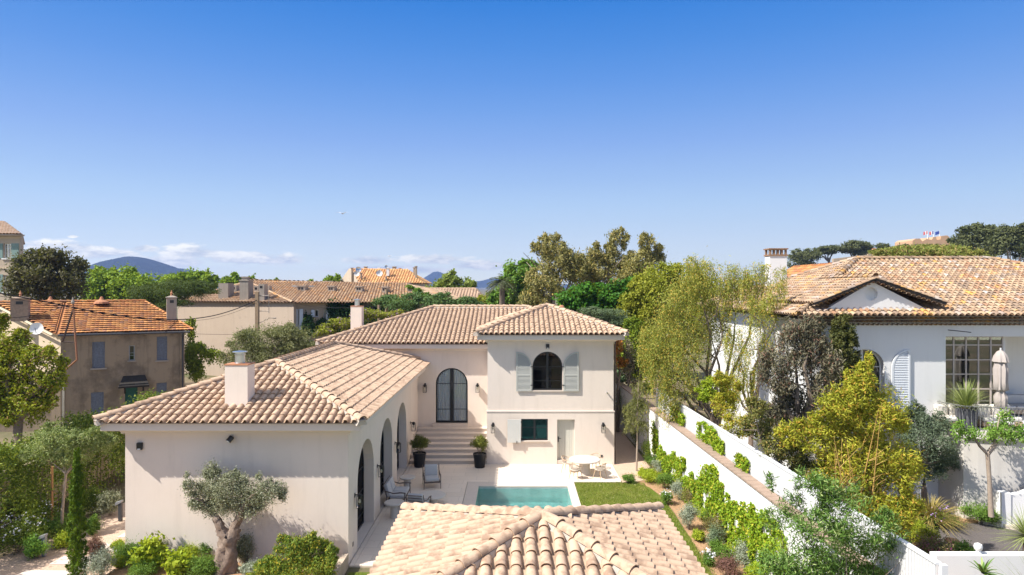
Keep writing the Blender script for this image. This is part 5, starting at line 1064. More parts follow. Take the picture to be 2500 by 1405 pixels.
def rope_chair():
    r = thing('dining_chair', '', 'chair'); seat = MB(); seat.lathe([(0.24, 0.42), (0.26, 0.44), (0.25, 0.47), (0.02, 0.475)], (0, 0, 0), 20); seat.build('seat', ROPE, r, local=True, smooth=True)
    rail = []
    for k in range(17): a = R(-20 + 220 * k / 16); rail.append(Vector((0.30 * math.cos(a), 0.29 * math.sin(a), 0.76 - 0.12 * abs(math.cos(a)) ** 2)))
    MB().tube(rail, 0.018, 6).build('armrest', TEAKL, r, local=True)
    w = MB()
    for k in range(33):
        a = R(-10 + 200 * k / 32); top = Vector((0.30 * math.cos(a), 0.29 * math.sin(a), 0.755 - 0.12 * math.cos(a) ** 2)); a2 = a + (0.22 if k % 2 else -0.22); bot = Vector((0.235 * math.cos(a2), 0.235 * math.sin(a2), 0.46)); w.tube([top, bot], 0.009, 4)
    for z, q in ((0.55, 0.255), (0.64, 0.275)): w.tube([(q * math.cos(R(-8 + 196 * k / 14)), q * math.sin(R(-8 + 196 * k / 14)), z) for k in range(15)], 0.008, 4)
    w.build('backrest', ROPE, r, local=True)
    for sx in (-1, 1):
        for sy in (-1, 1): MB().tube([(sx * 0.16, sy * 0.15, 0.43), (sx * 0.25, sy * 0.24, 0)], [0.022, 0.014], 6).build('leg', TEAKL, r, local=True)
    return r
DC = rope_chair(); tcx, tcy = 3.42, 31.95
for i, (x, y, lb) in enumerate(((2.92, 31.2, 'woven dining chair at the near left of the round table'), (4.08, 31.25, 'woven dining chair at the near right of the round table'), (2.62, 32.35, 'woven dining chair at the far left in front of the plank door'), (4.0, 32.78, 'woven dining chair at the far right between table and wall'))):
    rz_ = math.atan2(tcy - y, tcx - x) + R(90)
    if i == 0: DC.location = (x, y, 0); DC.rotation_euler = (0, 0, rz_); DC['label'] = lb; DC['group'] = 'woven chairs round the dining table'
    else: copy_tree(DC, (x, y, 0), rz_, lb)
def lounge(name, label, cat, loc, rzn, n, group=None):      # faces -Y at rz 0
    wd = 0.68 * n; r = thing(name, label, cat, (0, 0, 0), group)
    for k in range(n):
        x0 = -wd / 2 + 0.68 * k
        MB().rbox(x0 + 0.03, x0 + 0.65, -0.36, 0.26, 0.33, 0.46, 0.05).build('seat_cushion', CUSH, r, local=True, smooth=True)
        mt = Matrix.Translation((0, 0.30, 0.42)) @ Matrix.Rotation(R(-18), 4, 'X'); MB().rbox(x0 + 0.04, x0 + 0.64, -0.08, 0.07, 0.0, 0.50, 0.05, mat=mt).build('back_cushion', CUSH, r, local=True, smooth=True)
    b = MB(); b.box(-wd / 2, wd / 2, -0.36, -0.31, 0.26, 0.32); b.box(-wd / 2, wd / 2, 0.27, 0.32, 0.26, 0.32)
    for sx in (-1, 1): b.box(sx * wd / 2 - 0.02, sx * wd / 2 + 0.02, -0.31, 0.27, 0.26, 0.32)
    b.build('seat_frame', TEAK, r, local=True); b = MB()
    for z in (0.5, 0.62, 0.74, 0.86): b.tube([(-wd / 2 + 0.02, 0.40 + (z - 0.42) * 0.33, z), (wd / 2 - 0.02, 0.40 + (z - 0.42) * 0.33, z)], 0.016, 5)
    b.build('back_frame', TEAK, r, local=True)
    for sx in (-1, 1):
        X = sx * (wd / 2 + 0.03); MB().tube([(X, -0.42, 0.58), (X, -0.2, 0.60), (X, 0.1, 0.57), (X * 0.99, 0.42, 0.66)], [0.022, 0.03, 0.025, 0.02], 6).build('armrest', TEAK, r, local=True)
        MB().tube([(X, -0.36, 0.58), (X * 1.01, -0.38, 0)], [0.022, 0.015], 6).build('leg', TEAK, r, local=True); MB().tube([(X, 0.52, 0.90), (X, 0.36, 0.42), (X * 1.01, 0.45, 0)], [0.016, 0.024, 0.015], 6).build('leg', TEAK, r, local=True)
    r.location = loc; r.rotation_euler = (0, 0, rzn); return r
lounge('outdoor_sofa', 'grey two seat garden sofa against the arched wall', 'sofa', (-4.92, 27.85, 0), R(90), 2)
lounge('armchair', 'grey cushioned armchair facing the camera beyond the coffee table', 'armchair', (-3.78, 29.95, 0), R(12), 1, 'grey garden armchairs')
lounge('armchair', 'grey armchair seen from behind, half hidden by the pool house roof', 'armchair', (-3.85, 26.45, 0), R(168), 1, 'grey garden armchairs')

# ================================================================ foliage
def leafquads(C, D, S, Ls, Ws):
    D = D / np.linalg.norm(D, axis=1, keepdims=True); S = S / np.maximum(np.linalg.norm(S, axis=1, keepdims=True), 1e-6)
    Ls = Ls[:, None]; Ws = Ws[:, None]
    V = np.stack([C - D * Ls * 0.5, C + S * Ws * 0.5 - D * Ls * 0.05, C + D * Ls * 0.5, C - S * Ws * 0.5 - D * Ls * 0.05], 1).reshape(-1, 3)
    n = len(C); return V, np.arange(4 * n).reshape(n, 4)
def foliage(name, parent, m, blobs, n, Ll, Wl, seed=0, droop=0.0, clump=15, sig=0.2, strand=0.0, shell=0.55, upb=0.25):
    g = np.random.default_rng(seed + 1000); cen = np.array([b[0] for b in blobs], float); rad = np.array([b[1] for b in blobs], float)
    wgt = (rad[:, 0] * rad[:, 2]) ** 0.9; wgt /= wgt.sum(); cnt = np.maximum(1, (n * wgt)).astype(int); Cs = []; Os = []
    for c, r, k in zip(cen, rad, cnt):
        kc = clump; d = g.normal(size=(kc, 3)); d[:, 2] += upb; d /= np.linalg.norm(d, axis=1, keepdims=True)
        cc = c + d * r * g.uniform(shell, 1.0, (kc, 1)); szs = g.uniform(0.6, 1.35, kc); idx = g.integers(0, kc, k)
        p = cc[idx] + g.normal(size=(k, 3)) * (sig * szs[idx])[:, None] * (r * 0.8 + 0.2 * r.mean())
        fill = g.random(k) < 0.22; pf_ = g.normal(size=(k, 3)); pf_ /= np.linalg.norm(pf_, axis=1, keepdims=True); pf_ = c + pf_ * r * (g.random((k, 1)) ** 0.5) * 0.85
        p[fill] = pf_[fill]; Cs.append(p); Os.append((p - c) / r)
    C = np.concatenate(Cs); O = np.concatenate(Os); N_ = len(C)
    D = g.normal(size=(N_, 3)); D[:, 2] = D[:, 2] * (1 - droop) - droop * 2.2; nrm = g.normal(size=(N_, 3)) * 0.8 + O * 0.9 + np.array([0, 0, 0.5]); S = np.cross(D, nrm)
    Ls = Ll * g.uniform(0.6, 1.3, N_); Ws = Wl * g.uniform(0.7, 1.25, N_)
    if strand > 0:
        ns = int(N_ * 0.6 / 14); st = C[g.integers(0, N_, ns)]; ln = strand * g.uniform(0.4, 1.3, ns); sway = g.normal(size=(ns, 3)) * 0.12; t_ = np.tile(np.linspace(0, 1, 14), ns); si = np.repeat(np.arange(ns), 14)
        P2 = st[si] + np.stack([sway[si, 0] * t_, sway[si, 1] * t_, -ln[si] * t_], 1) + g.normal(size=(ns * 14, 3)) * Wl * 0.9
        k2 = len(P2); keep = g.permutation(N_)[:N_ - min(N_, k2)]; D2 = g.normal(size=(k2, 3)) * 0.6; D2[:, 2] -= 1.1; S2 = np.cross(D2, g.normal(size=(k2, 3)))
        C = np.concatenate([C[keep], P2]); D = np.concatenate([D[keep], D2]); S = np.concatenate([S[keep], S2]); Ls = np.concatenate([Ls[keep], Ll * g.uniform(0.6, 1.2, k2)]); Ws = np.concatenate([Ws[keep], Wl * g.uniform(0.7, 1.2, k2)])
    V, Q = leafquads(C, D, S, Ls, Ws); return npmesh(name, V, Q, m, parent)
def pxblobs(bl, Y, dz=1.0, spread=0.6, seed=0):
    g = random.Random(seed); out = []
    for (px, py, rx_, ry_) in bl:
        y = Y + g.uniform(-1, 1) * spread * (rx_ / F * Y) * 0.8; s = y / F; out.append((tuple(P(px, py, y)), (rx_ * s, max(rx_, ry_) * s * 0.85 * dz, ry_ * s)))
        if dz > 0.3 and min(rx_, ry_) > 9:
            for _ in range(3): a = g.uniform(0, 6.28); q = g.uniform(0.28, 0.42); out.append((tuple(P(px + math.cos(a) * rx_ * 0.85, py - abs(math.sin(a)) * ry_ * 0.9 * (1 if g.random() < 0.75 else -1), y)), (rx_ * s * q, rx_ * s * q * dz, ry_ * s * q)))
    return out
def limbs(name, parent, m, base, fork, ends, r0, r1=None, seed=0, extra=2):
    g = random.Random(seed); b = MB(); base, fork = Vector(base), Vector(fork); r1 = r1 or r0 * 0.72; mid = base.lerp(fork, 0.5) + Vector((g.uniform(-.3, .3), g.uniform(-.3, .3), 0)) * r0 * 1.5
    b.tube([base - Vector((0, 0, 0.1)), base.lerp(mid, 0.12), mid, fork], [r0 * 1.35, r0, r0 * 0.85, r1], 9)
    for e in ends:
        e = Vector(e); L_ = (e - fork).length; m1 = fork.lerp(e, 0.35) + Vector((g.uniform(-1, 1), g.uniform(-1, 1), g.uniform(0, 1))) * L_ * 0.08; m2 = fork.lerp(e, 0.7) + Vector((g.uniform(-1, 1), g.uniform(-1, 1), g.uniform(-.3, 1))) * L_ * 0.08
        b.tube([fork, m1, m2, e], [r1 * 0.8, r1 * 0.55, r1 * 0.35, r1 * 0.12], 6)
        for _ in range(extra):
            q = m1.lerp(e, g.uniform(0.1, 0.8)); b.tube([q, q + Vector((g.uniform(-1, 1), g.uniform(-1, 1), g.uniform(-.1, 1))) * L_ * 0.28], [r1 * 0.25, r1 * 0.06], 5)
    return b.build(name, m, parent, smooth=True, sharp=70)
SEED = [0]
def tree(name, label, Y, bpx, bl, n, Ll, Wl, m, cat='tree', bark=BARKG, group=None, r0=None, forkf=0.45, z0=None, dz=1.0, trunk=True, X=None, **kw):
    SEED[0] += 1; s = SEED[0]; x = (bpx - CX) / F * Y if X is None else X; z = z0 if z0 is not None else max(-0.05, terr(x, Y)); bs = pxblobs(bl, Y, dz, seed=s); t_ = thing(name, label, cat, (x, Y, z), group)
    low = min(b[0][2] - b[1][2] for b in bs); cz = sum(b[0][2] for b in bs) / len(bs); H_ = max(b[0][2] + b[1][2] for b in bs) - z
    if trunk:
        mx_b = sum(b[0][0] for b in bs) / len(bs); fz = max(z + 0.15 * H_, min(z + forkf * H_, cz)); fork = (x * 0.6 + mx_b * 0.4, Y, fz)
        limbs('trunk', t_, bark, (x, Y, z), fork, [tuple(Vector(fork).lerp(P(q_[0], q_[1] + q_[3] * 0.25, Y), 0.9)) for q_ in bl], r0 or max(0.05, H_ * 0.028), seed=s)
    foliage('crown', t_, m, bs, n, Ll, Wl, seed=s, **kw); return t_
def shrub(name, label, px, py, rx_, ry_, m, n=1500, Ll=0.09, Wl=0.03, cat='shrub', group=None, z0=0.0, flower=None, nf=0, **kw):
    """rounded shrub standing on the ground: px, py is its centre"""
    SEED[0] += 1; s = SEED[0]; pb_ = py + ry_ * 0.8; Y = (H - z0) * F / (pb_ - CY); k = Y / F; x = (px - CX) * k; hz = ry_ * k * 1.15; rx_ *= 1.15; n = int(n * 1.8)
    t_ = thing(name, label, cat, (x, Y, z0), group); g = random.Random(s); bs = [((x, Y, z0 + hz), (rx_ * k, rx_ * k, hz))]
    for _ in range(4): a = g.uniform(0, 6.28); bs.append(((x + math.cos(a) * rx_ * k * 0.4, Y + math.sin(a) * rx_ * k * 0.4, z0 + hz * g.uniform(0.6, 1.25)), (rx_ * k * 0.6, rx_ * k * 0.6, hz * 0.6)))
    foliage('foliage', t_, m, bs, n, Ll, Wl, seed=s, clump=12, sig=0.25, upb=0.6, **kw)
    b = MB()
    for _ in range(7): b.tube([(x + g.uniform(-.05, .05), Y + g.uniform(-.05, .05), z0 - 0.02), (x + g.uniform(-.6, .6) * rx_ * k, Y + g.uniform(-.6, .6) * rx_ * k, z0 + hz * 1.5)], [0.012, 0.004], 4)
    b.build('stem', BARKG, t_)
    if flower:
        foliage('flowers', t_, flower, [((x, Y, z0 + hz * 1.35), (rx_ * k * 0.95, rx_ * k * 0.95, hz * 0.75))], nf, 0.07, 0.06, seed=s + 500, clump=20, sig=0.2, shell=0.8, upb=0.8)['kind'] = 'stuff'
    return t_
def blades(name, parent, m, c, n, Ln, w, seed=0, el=(10, 85), curve=0.3, z_up=0.0):
    g = np.random.default_rng(seed); V = []; Q = []; c = np.array(c, float)
    for i in range(n):
        a = g.uniform(0, 2 * math.pi); e = R(g.uniform(*el)); l = Ln * g.uniform(0.6, 1.1); d = np.array([math.cos(a) * math.cos(e), math.sin(a) * math.cos(e), math.sin(e)]); sd_ = np.array([-math.sin(a), math.cos(a), 0]); b0 = len(V)
        for k in range(5): t_ = k / 4; p = c + np.array([0, 0, z_up]) + d * l * t_ + np.array([0, 0, -curve * l * t_ * t_]); ww = w * (1 - t_) ** 0.6 * 0.5 + 0.001; V += [p - sd_ * ww, p + sd_ * ww]
        for k in range(4): Q.append((b0 + 2 * k, b0 + 2 * k + 1, b0 + 2 * k + 3, b0 + 2 * k + 2))
    return npmesh(name, V, Q, m, parent)

LM = leafmat
OAKD = LM('dark_oak_leaves', (0.045, 0.047, 0.018), (0.16, 0.14, 0.065), 0.25)
PLANE = LM('spring_plane_leaves', (0.12, 0.22, 0.012), (0.30, 0.42, 0.04), 0.45)
PINE = LM('pine_needles', (0.025, 0.05, 0.008), (0.11, 0.155, 0.030), 0.2, patch=1.2)
PINEG = LM('hill_pine_needles', (0.045, 0.06, 0.020), (0.15, 0.16, 0.065), 0.2, patch=0.4)
PINEY = LM('young_pine_shoots', (0.08, 0.13, 0.015), (0.32, 0.31, 0.07), 0.25, (0.36, 0.24, 0.10), patch=0.6)
MIDG = LM('fresh_green_leaves', (0.06, 0.15, 0.012), (0.20, 0.35, 0.05), 0.4)
EUC = LM('bronze_eucalyptus_leaves', (0.115, 0.115, 0.035), (0.42, 0.37, 0.135), 0.35, (0.46, 0.34, 0.10))
DEEP = LM('deep_green_leaves', (0.02, 0.09, 0.006), (0.09, 0.24, 0.02), 0.35)
CEDAR = LM('cedar_needles', (0.045, 0.075, 0.03), (0.17, 0.22, 0.11), 0.15, patch=2)
YOAK = LM('yellow_green_oak_leaves', (0.14, 0.19, 0.012), (0.44, 0.42, 0.05), 0.45)
PEPP = LM('pepper_tree_leaves', (0.10, 0.15, 0.015), (0.58, 0.56, 0.13), 0.45, (0.66, 0.42, 0.08), patch=1.9)
GREYE = LM('grey_eucalyptus_leaves', (0.07, 0.068, 0.038), (0.26, 0.23, 0.15), 0.15, (0.22, 0.12, 0.08))
TOPI = LM('clipped_cypress_leaves', (0.025, 0.045, 0.012), (0.13, 0.12, 0.03), 0.2, patch=2.0)
BAMB = LM('yellow_bamboo_leaves', (0.19, 0.235, 0.015), (0.64, 0.60, 0.07), 0.5, (0.60, 0.36, 0.06))
OLEA = LM('oleander_leaves', (0.05, 0.13, 0.015), (0.19, 0.32, 0.07), 0.35, (0.36, 0.44, 0.16))
OLIVE = LM('olive_leaves', (0.13, 0.145, 0.075), (0.36, 0.37, 0.24), 0.25, (0.46, 0.46, 0.33), patch=2)
OLIVB = LM('big_olive_leaves', (0.085, 0.10, 0.032), (0.28, 0.28, 0.125), 0.3)
LIME = LM('lime_green_leaves', (0.22, 0.34, 0.02), (0.48, 0.52, 0.04), 0.5)
IVY = LM('creeper_leaves', (0.09, 0.20, 0.008), (0.36, 0.48, 0.03), 0.45, (0.50, 0.46, 0.05), patch=1.5)
HEDG = LM('hedge_leaves', (0.022, 0.06, 0.006), (0.20, 0.27, 0.03), 0.35, (0.38, 0.44, 0.07))
GREYS = LM('silver_santolina_leaves', (0.19, 0.225, 0.15), (0.44, 0.47, 0.35), 0.2, patch=5)
GREENS = LM('rosemary_green_leaves', (0.06, 0.14, 0.018), (0.20, 0.32, 0.05), 0.35, patch=3)
BROWNS = LM('bronze_grass_leaves', (0.12, 0.12, 0.03), (0.30, 0.23, 0.09), 0.3, patch=3)
PURPS = LM('purple_foliage', (0.14, 0.07, 0.06), (0.26, 0.13, 0.11), 0.3)
WFLOW = LM('white_petals', (0.70, 0.70, 0.74), (0.80, 0.80, 0.82), 0.2)
PFLOW = LM('violet_petals', (0.36, 0.20, 0.55), (0.50, 0.33, 0.62), 0.2)
STRAW = LM('straw_coloured_blades', (0.30, 0.24, 0.07), (0.52, 0.40, 0.14), 0.3)
YUCC = LM('yucca_blades', (0.18, 0.24, 0.06), (0.40, 0.44, 0.17), 0.25)
DIVY = LM('dark_ivy_leaves', (0.008, 0.035, 0.008), (0.035, 0.09, 0.02), 0.2)
VARG = LM('variegated_leaves', (0.10, 0.22, 0.08), (0.36, 0.46, 0.28), 0.3)

# ---- background trees
tree('oak_tree', 'dark brownish evergreen oak right of the tall apartment house', 56, 120, [(100, 668, 58, 52), (150, 662, 52, 46), (62, 690, 30, 62), (180, 690, 26, 42), (125, 715, 70, 45), (85, 640, 30, 26)], 17000, 0.30, 0.15, OAKD)
tree('plane_tree', 'big bright green plane tree below the blue hill, left of the umbrella pine', 88, 300, [(250, 698, 42, 38), (300, 692, 46, 34), (350, 704, 40, 34), (228, 722, 28, 36), (320, 728, 60, 28), (385, 714, 20, 18)], 16000, 0.42, 0.30, PLANE)
tree('plane_tree', 'bright green plane tree rising behind the dark umbrella pine', 98, 470, [(432, 690, 32, 22), (475, 686, 32, 22), (512, 688, 18, 22), (450, 702, 60, 16)], 9000, 0.42, 0.30, PLANE)
tree('plane_tree', 'small bright tree left of the tall grey chimney stacks', 112, 565, [(552, 690, 16, 12), (572, 684, 12, 16), (580, 690, 10, 14)], 2600, 0.4, 0.3, PLANE)
tree('plane_tree', 'narrow bright treetop just right of the tallest grey chimney', 112, 613, [(613, 686, 9, 15), (622, 692, 6, 9)], 1200, 0.4, 0.3, PLANE)
tree('plane_tree', 'low bright treetops peeping over the middle of the long roof', 118, 670, [(660, 691, 12, 8), (676, 690, 6, 9), (694, 694, 8, 6), (760, 692, 9, 9)], 1600, 0.4, 0.3, PLANE)
tree('plane_tree', 'bright tree at the left foot of the stone gabled house', 108, 810, [(803, 690, 12, 14), (822, 684, 8, 16), (790, 697, 10, 8)], 2200, 0.4, 0.3, PLANE)
tree('plane_tree', 'pale green plane tree before the blue peak right of the orange roof', 92, 1105, [(1100, 690, 22, 24), (1075, 706, 26, 22), (1135, 702, 26, 20), (1050, 716, 18, 14), (1155, 712, 14, 14), (1110, 715, 45, 16)], 7500, 0.40, 0.28, LM('pale_plane_leaves', (0.14, 0.20, 0.03), (0.30, 0.36, 0.08), 0.45))
tree('umbrella_pine', 'broad dark umbrella pine behind the orange roof', 62, 405, [(420, 712, 100, 22), (370, 722, 55, 22), (480, 708, 52, 20), (430, 698, 66, 15), (395, 742, 70, 12), (345, 738, 34, 14)], 30000, 0.24, 0.05, PINE, clump=26, sig=0.14, forkf=0.7)
tree('green_tree', 'rounded fresh green tree right of the palm', 72, 1260, [(1268, 676, 34, 36), (1245, 712, 42, 34), (1292, 655, 20, 22), (1212, 738, 30, 24), (1285, 730, 30, 30)], 15000, 0.34, 0.22, MIDG)
tree('green_tree', 'low yellow green bushes left of the rounded tree', 76, 1205, [(1195, 735, 26, 18), (1215, 745, 30, 12), (1250, 745, 30, 10)], 3500, 0.3, 0.2, YOAK)
tree('eucalyptus', 'tall bronze eucalyptus at the left of the central grove', 63, 1350, [(1345, 604, 34, 28), (1308, 608, 16, 14), (1362, 650, 40, 48), (1328, 700, 46, 48), (1400, 655, 30, 40), (1385, 625, 14, 18), (1300, 735, 30, 25)], 17000, 0.34, 0.10, EUC, droop=0.45, clump=20, bark=BARKP)
tree('eucalyptus', 'tallest bronze eucalyptus in the middle of the central grove', 65, 1480, [(1452, 618, 20, 22), (1455, 670, 42, 45), (1508, 586, 26, 24), (1488, 612, 16, 18), (1500, 636, 22, 25), (1515, 685, 42, 42), (1430, 715, 45, 40), (1420, 640, 14, 16), (1543, 648, 26, 30), (1428, 675, 30, 34)], 21000, 0.34, 0.10, EUC, droop=0.45, clump=20, bark=BARKP)
tree('eucalyptus', 'slender bronze eucalyptus at the right of the central grove', 63, 1585, [(1578, 598, 20, 26), (1565, 645, 34, 34), (1606, 612, 14, 13), (1615, 632, 10, 12), (1545, 690, 40, 40), (1592, 630, 14, 14)], 10000, 0.34, 0.10, EUC, droop=0.45, clump=18, bark=BARKP)
tree('green_tree', 'deep green tree just behind the left part of the cedar', 54, 1430, [(1415, 738, 44, 32), (1445, 712, 32, 20), (1390, 745, 25, 25), (1455, 745, 30, 25)], 10000, 0.28, 0.2, DEEP)
tree('green_tree', 'deep green tree between the cedar and the yellow green oak', 53, 1520, [(1510, 728, 42, 34), (1535, 712, 26, 26), (1560, 760, 30, 45), (1490, 750, 30, 25)], 10000, 0.28, 0.2, DEEP)
tree('cedar', 'flat layered grey green cedar rising above the tower roof', 45, 1480, [(1465, 762, 50, 5), (1445, 772, 46, 5), (1490, 778, 46, 6), (1515, 790, 38, 7), (1440, 755, 24, 4), (1480, 795, 40, 8), (1530, 808, 22, 8)], 13000, 0.16, 0.045, CEDAR, sig=0.22, forkf=0.8)
tree('oak_tree', 'yellow green oak between the grove and the wispy pepper tree', 48, 1640, [(1575, 700, 38, 26), (1620, 680, 50, 32), (1600, 728, 56, 44), (1680, 700, 52, 42), (1590, 780, 44, 42), (1660, 775, 60, 48), (1720, 720, 40, 40), (1535, 748, 30, 24), (1560, 720, 24, 20), (1545, 790, 40, 30)], 32000, 0.20, 0.12, YOAK, clump=16, sig=0.24)
tree('green_tree', 'bright bushy growth above the wall right of the tower', 43, 1560, [(1545, 800, 24, 22), (1560, 850, 40, 40), (1530, 880, 24, 30), (1590, 860, 40, 40), (1570, 920, 30, 40)], 13000, 0.16, 0.09, LM('bright_mixed_leaves', (0.10, 0.18, 0.015), (0.30, 0.34, 0.03), 0.4), bark=BARK)
tree('photinia', 'orange red leaved bush against the tower corner', 41.5, 1505, [(1510, 842, 10, 22), (1520, 890, 13, 16), (1506, 870, 8, 18)], 2200, 0.14, 0.08, LM('orange_new_leaves', (0.38, 0.10, 0.03), (0.50, 0.22, 0.04), 0.35, (0.12, 0.18, 0.03)), cat='shrub')
tree('grey_shrub', 'dark grey leaved bush right of the orange red bush', 42, 1535, [(1535, 858, 14, 24), (1532, 900, 14, 30), (1545, 935, 16, 20)], 3000, 0.12, 0.06, GREYE, cat='shrub')
tree('ivy_bush', 'variegated ivy heap on top of the wall behind the tower', 43.5, 1510, [(1508, 915, 13, 16), (1524, 925, 9, 9)], 1500, 0.13, 0.10, VARG, cat='shrub', trunk=False)
tree('olive_tree', 'large grey green olive tree behind the wing chimney', 46, 650, [(660, 832, 70, 38), (600, 848, 46, 32), (718, 838, 50, 36), (562, 880, 24, 25), (650, 875, 90, 30), (752, 862, 24, 22), (690, 812, 40, 20)], 30000, 0.17, 0.055, OLIVB, clump=24)
tree('wisteria', 'yellow green wisteria behind the far small chimney', 51, 860, [(800, 805, 26, 12), (835, 788, 34, 14), (890, 770, 34, 12), (935, 768, 26, 9), (780, 815, 16, 8), (970, 765, 20, 8)], 9000, 0.16, 0.10, LM('wisteria_leaves', (0.18, 0.22, 0.02), (0.40, 0.40, 0.05), 0.4, (0.32, 0.20, 0.28)), cat='climber')
tree('climbing_shrub', 'mid green bushes behind the ridge of the middle roof', 57, 1000, [(935, 738, 26, 14), (985, 738, 50, 18), (1050, 738, 44, 18), (1120, 742, 44, 14), (1085, 728, 26, 12), (1010, 722, 26, 8), (1150, 745, 30, 10)], 12000, 0.20, 0.10, LM('bushy_green_leaves', (0.05, 0.11, 0.03), (0.15, 0.24, 0.08), 0.3), cat='shrub')
tree('creeper', 'bright creeper running down the right hip of the long roof', 66, 1015, [(1003, 702, 10, 5), (1018, 712, 14, 7), (1036, 722, 16, 8), (1050, 730, 16, 8)], 3000, 0.2, 0.14, MIDG, cat='climber', trunk=False)
tree('ivy', 'dark ivy covering the shaded facade of the long house', 64.6, 870, [(815, 770, 22, 30), (860, 762, 45, 20), (920, 762, 50, 16), (985, 758, 45, 14), (752, 800, 18, 26), (780, 800, 24, 22), (835, 800, 40, 30), (900, 790, 40, 24), (745, 780, 5, 14)], 14000, 0.22, 0.18, DIVY, cat='climber', dz=0.25, trunk=False)
tree('creeper', 'yellow green creeper hanging between the old house and the beige wall', 48.5, 470, [(462, 790, 14, 10), (468, 812, 8, 12), (475, 850, 24, 14), (505, 858, 24, 9), (530, 862, 12, 9), (470, 885, 18, 18), (485, 905, 14, 12), (455, 860, 8, 28)], 6000, 0.16, 0.12, LM('hanging_creeper_leaves', (0.14, 0.22, 0.02), (0.36, 0.40, 0.04), 0.4), cat='climber', strand=0.7, trunk=False)
# palm
pt = thing('palm_tree', 'palm tree left of the rounded fresh green tree', 'palm', (P(1226, 700, 66).x, 66, 0)); pc = P(1226, 686, 66); b = MB(); b.tube([(pc.x, 66, 0), tuple(pc)], [0.35, 0.25], 8); b.build('trunk', BARKG, pt)
PALMM = LM('palm_fronds', (0.05, 0.065, 0.03), (0.13, 0.14, 0.07), 0.2); g_ = np.random.default_rng(8); C_l = []; D_l = []
for k in range(34):
    a = g_.uniform(0, 6.28); e = R(g_.uniform(-35, 75)); l = 1.75; d = np.array([math.cos(a) * math.cos(e), math.sin(a) * math.cos(e), math.sin(e)])
    for j in range(26):
        t_ = j / 25; p = np.array(pc) + d * l * t_ + np.array([0, 0, -0.9 * t_ * t_]); sd_ = np.cross(d, [0, 0, 1]); sd_ /= np.linalg.norm(sd_)
        for sg in (-1, 1): C_l.append(p + sd_ * sg * 0.14 + np.array([0, 0, -0.08])); D_l.append(sd_ * sg * 0.8 + d * 0.5 + np.array([0, 0, -0.5]))
C_l = np.array(C_l); D_l = np.array(D_l); V, Q = leafquads(C_l, D_l, np.cross(D_l, g_.normal(size=D_l.shape) * 0.3 + np.array([0, 0, 1])), np.full(len(C_l), 0.42), np.full(len(C_l), 0.06)); npmesh('fronds', V, Q, PALMM, pt)
# hill trees on the right
tree('umbrella_pine', 'low dense umbrella pine on the hill right of the white chimney', 200, 1965, [(1962, 630, 34, 20), (1985, 622, 24, 12), (1955, 650, 30, 22), (1975, 660, 25, 16)], 6500, 0.7, 0.3, PINEG, forkf=0.5)
tree('umbrella_pine', 'thin umbrella pine on the hill second from the white chimney', 205, 2030, [(2010, 614, 24, 8), (2035, 610, 26, 8), (2020, 606, 18, 5), (2000, 618, 12, 6)], 4200, 0.7, 0.3, PINEG, forkf=0.75)
tree('umbrella_pine', 'rounded umbrella pine on the hill third from the white chimney', 205, 2085, [(2080, 602, 30, 12), (2104, 606, 22, 14), (2062, 610, 18, 8), (2095, 618, 20, 10)], 6500, 0.7, 0.3, PINEG, forkf=0.7)
tree('umbrella_pine', 'small umbrella pine left of the ochre citadel', 215, 2156, [(2150, 602, 14, 6), (2162, 604, 12, 7)], 2200, 0.6, 0.25, PINEG, forkf=0.6)
for px, lb in ((2240, 'small dark bush before the left part of the citadel wall'), (2280, 'small dark bush before the middle of the citadel wall'), (2205, 'pale bush left of the citadel wall')):
    tree('hill_bush', lb, 230, px, [(px, 604, 14, 8), (px + 8, 608, 12, 8)], 1200, 0.7, 0.35, PINEG, cat='shrub', trunk=False)
tree('pine_tree', 'large dark pine right of the citadel', 125, 2385, [(2375, 580, 42, 28), (2345, 598, 26, 22), (2400, 600, 50, 40), (2420, 572, 26, 20), (2350, 622, 24, 16), (2395, 560, 24, 12), (2322, 586, 10, 7), (2390, 632, 40, 20)], 15000, 0.55, 0.22, PINEG, clump=26, sig=0.15)
tree('pine_tree', 'dark pine with pale leaning trunks at the right edge', 118, 2470, [(2465, 590, 36, 34), (2500, 580, 26, 24), (2440, 600, 20, 28), (2510, 556, 20, 14), (2490, 610, 24, 24), (2455, 565, 20, 14)], 12000, 0.55, 0.22, PINEG, clump=26, sig=0.15, bark=BARKP, forkf=0.3)
tree('pine_tree', 'broad young pine canopy right behind the weathered roof ridge', 60, 2270, [(2230, 622, 90, 18), (2180, 620, 50, 14), (2320, 622, 70, 18), (2270, 615, 80, 14), (2390, 636, 40, 12), (2150, 632, 40, 10), (2250, 640, 130, 14)], 26000, 0.30, 0.09, PINEY, clump=34, sig=0.14)
tree('green_tree', 'bright low bush under the pale leaning pine trunks', 70, 2440, [(2430, 645, 24, 8), (2465, 648, 22, 8), (2490, 655, 20, 8)], 2500, 0.3, 0.15, MIDG, cat='shrub', trunk=False)
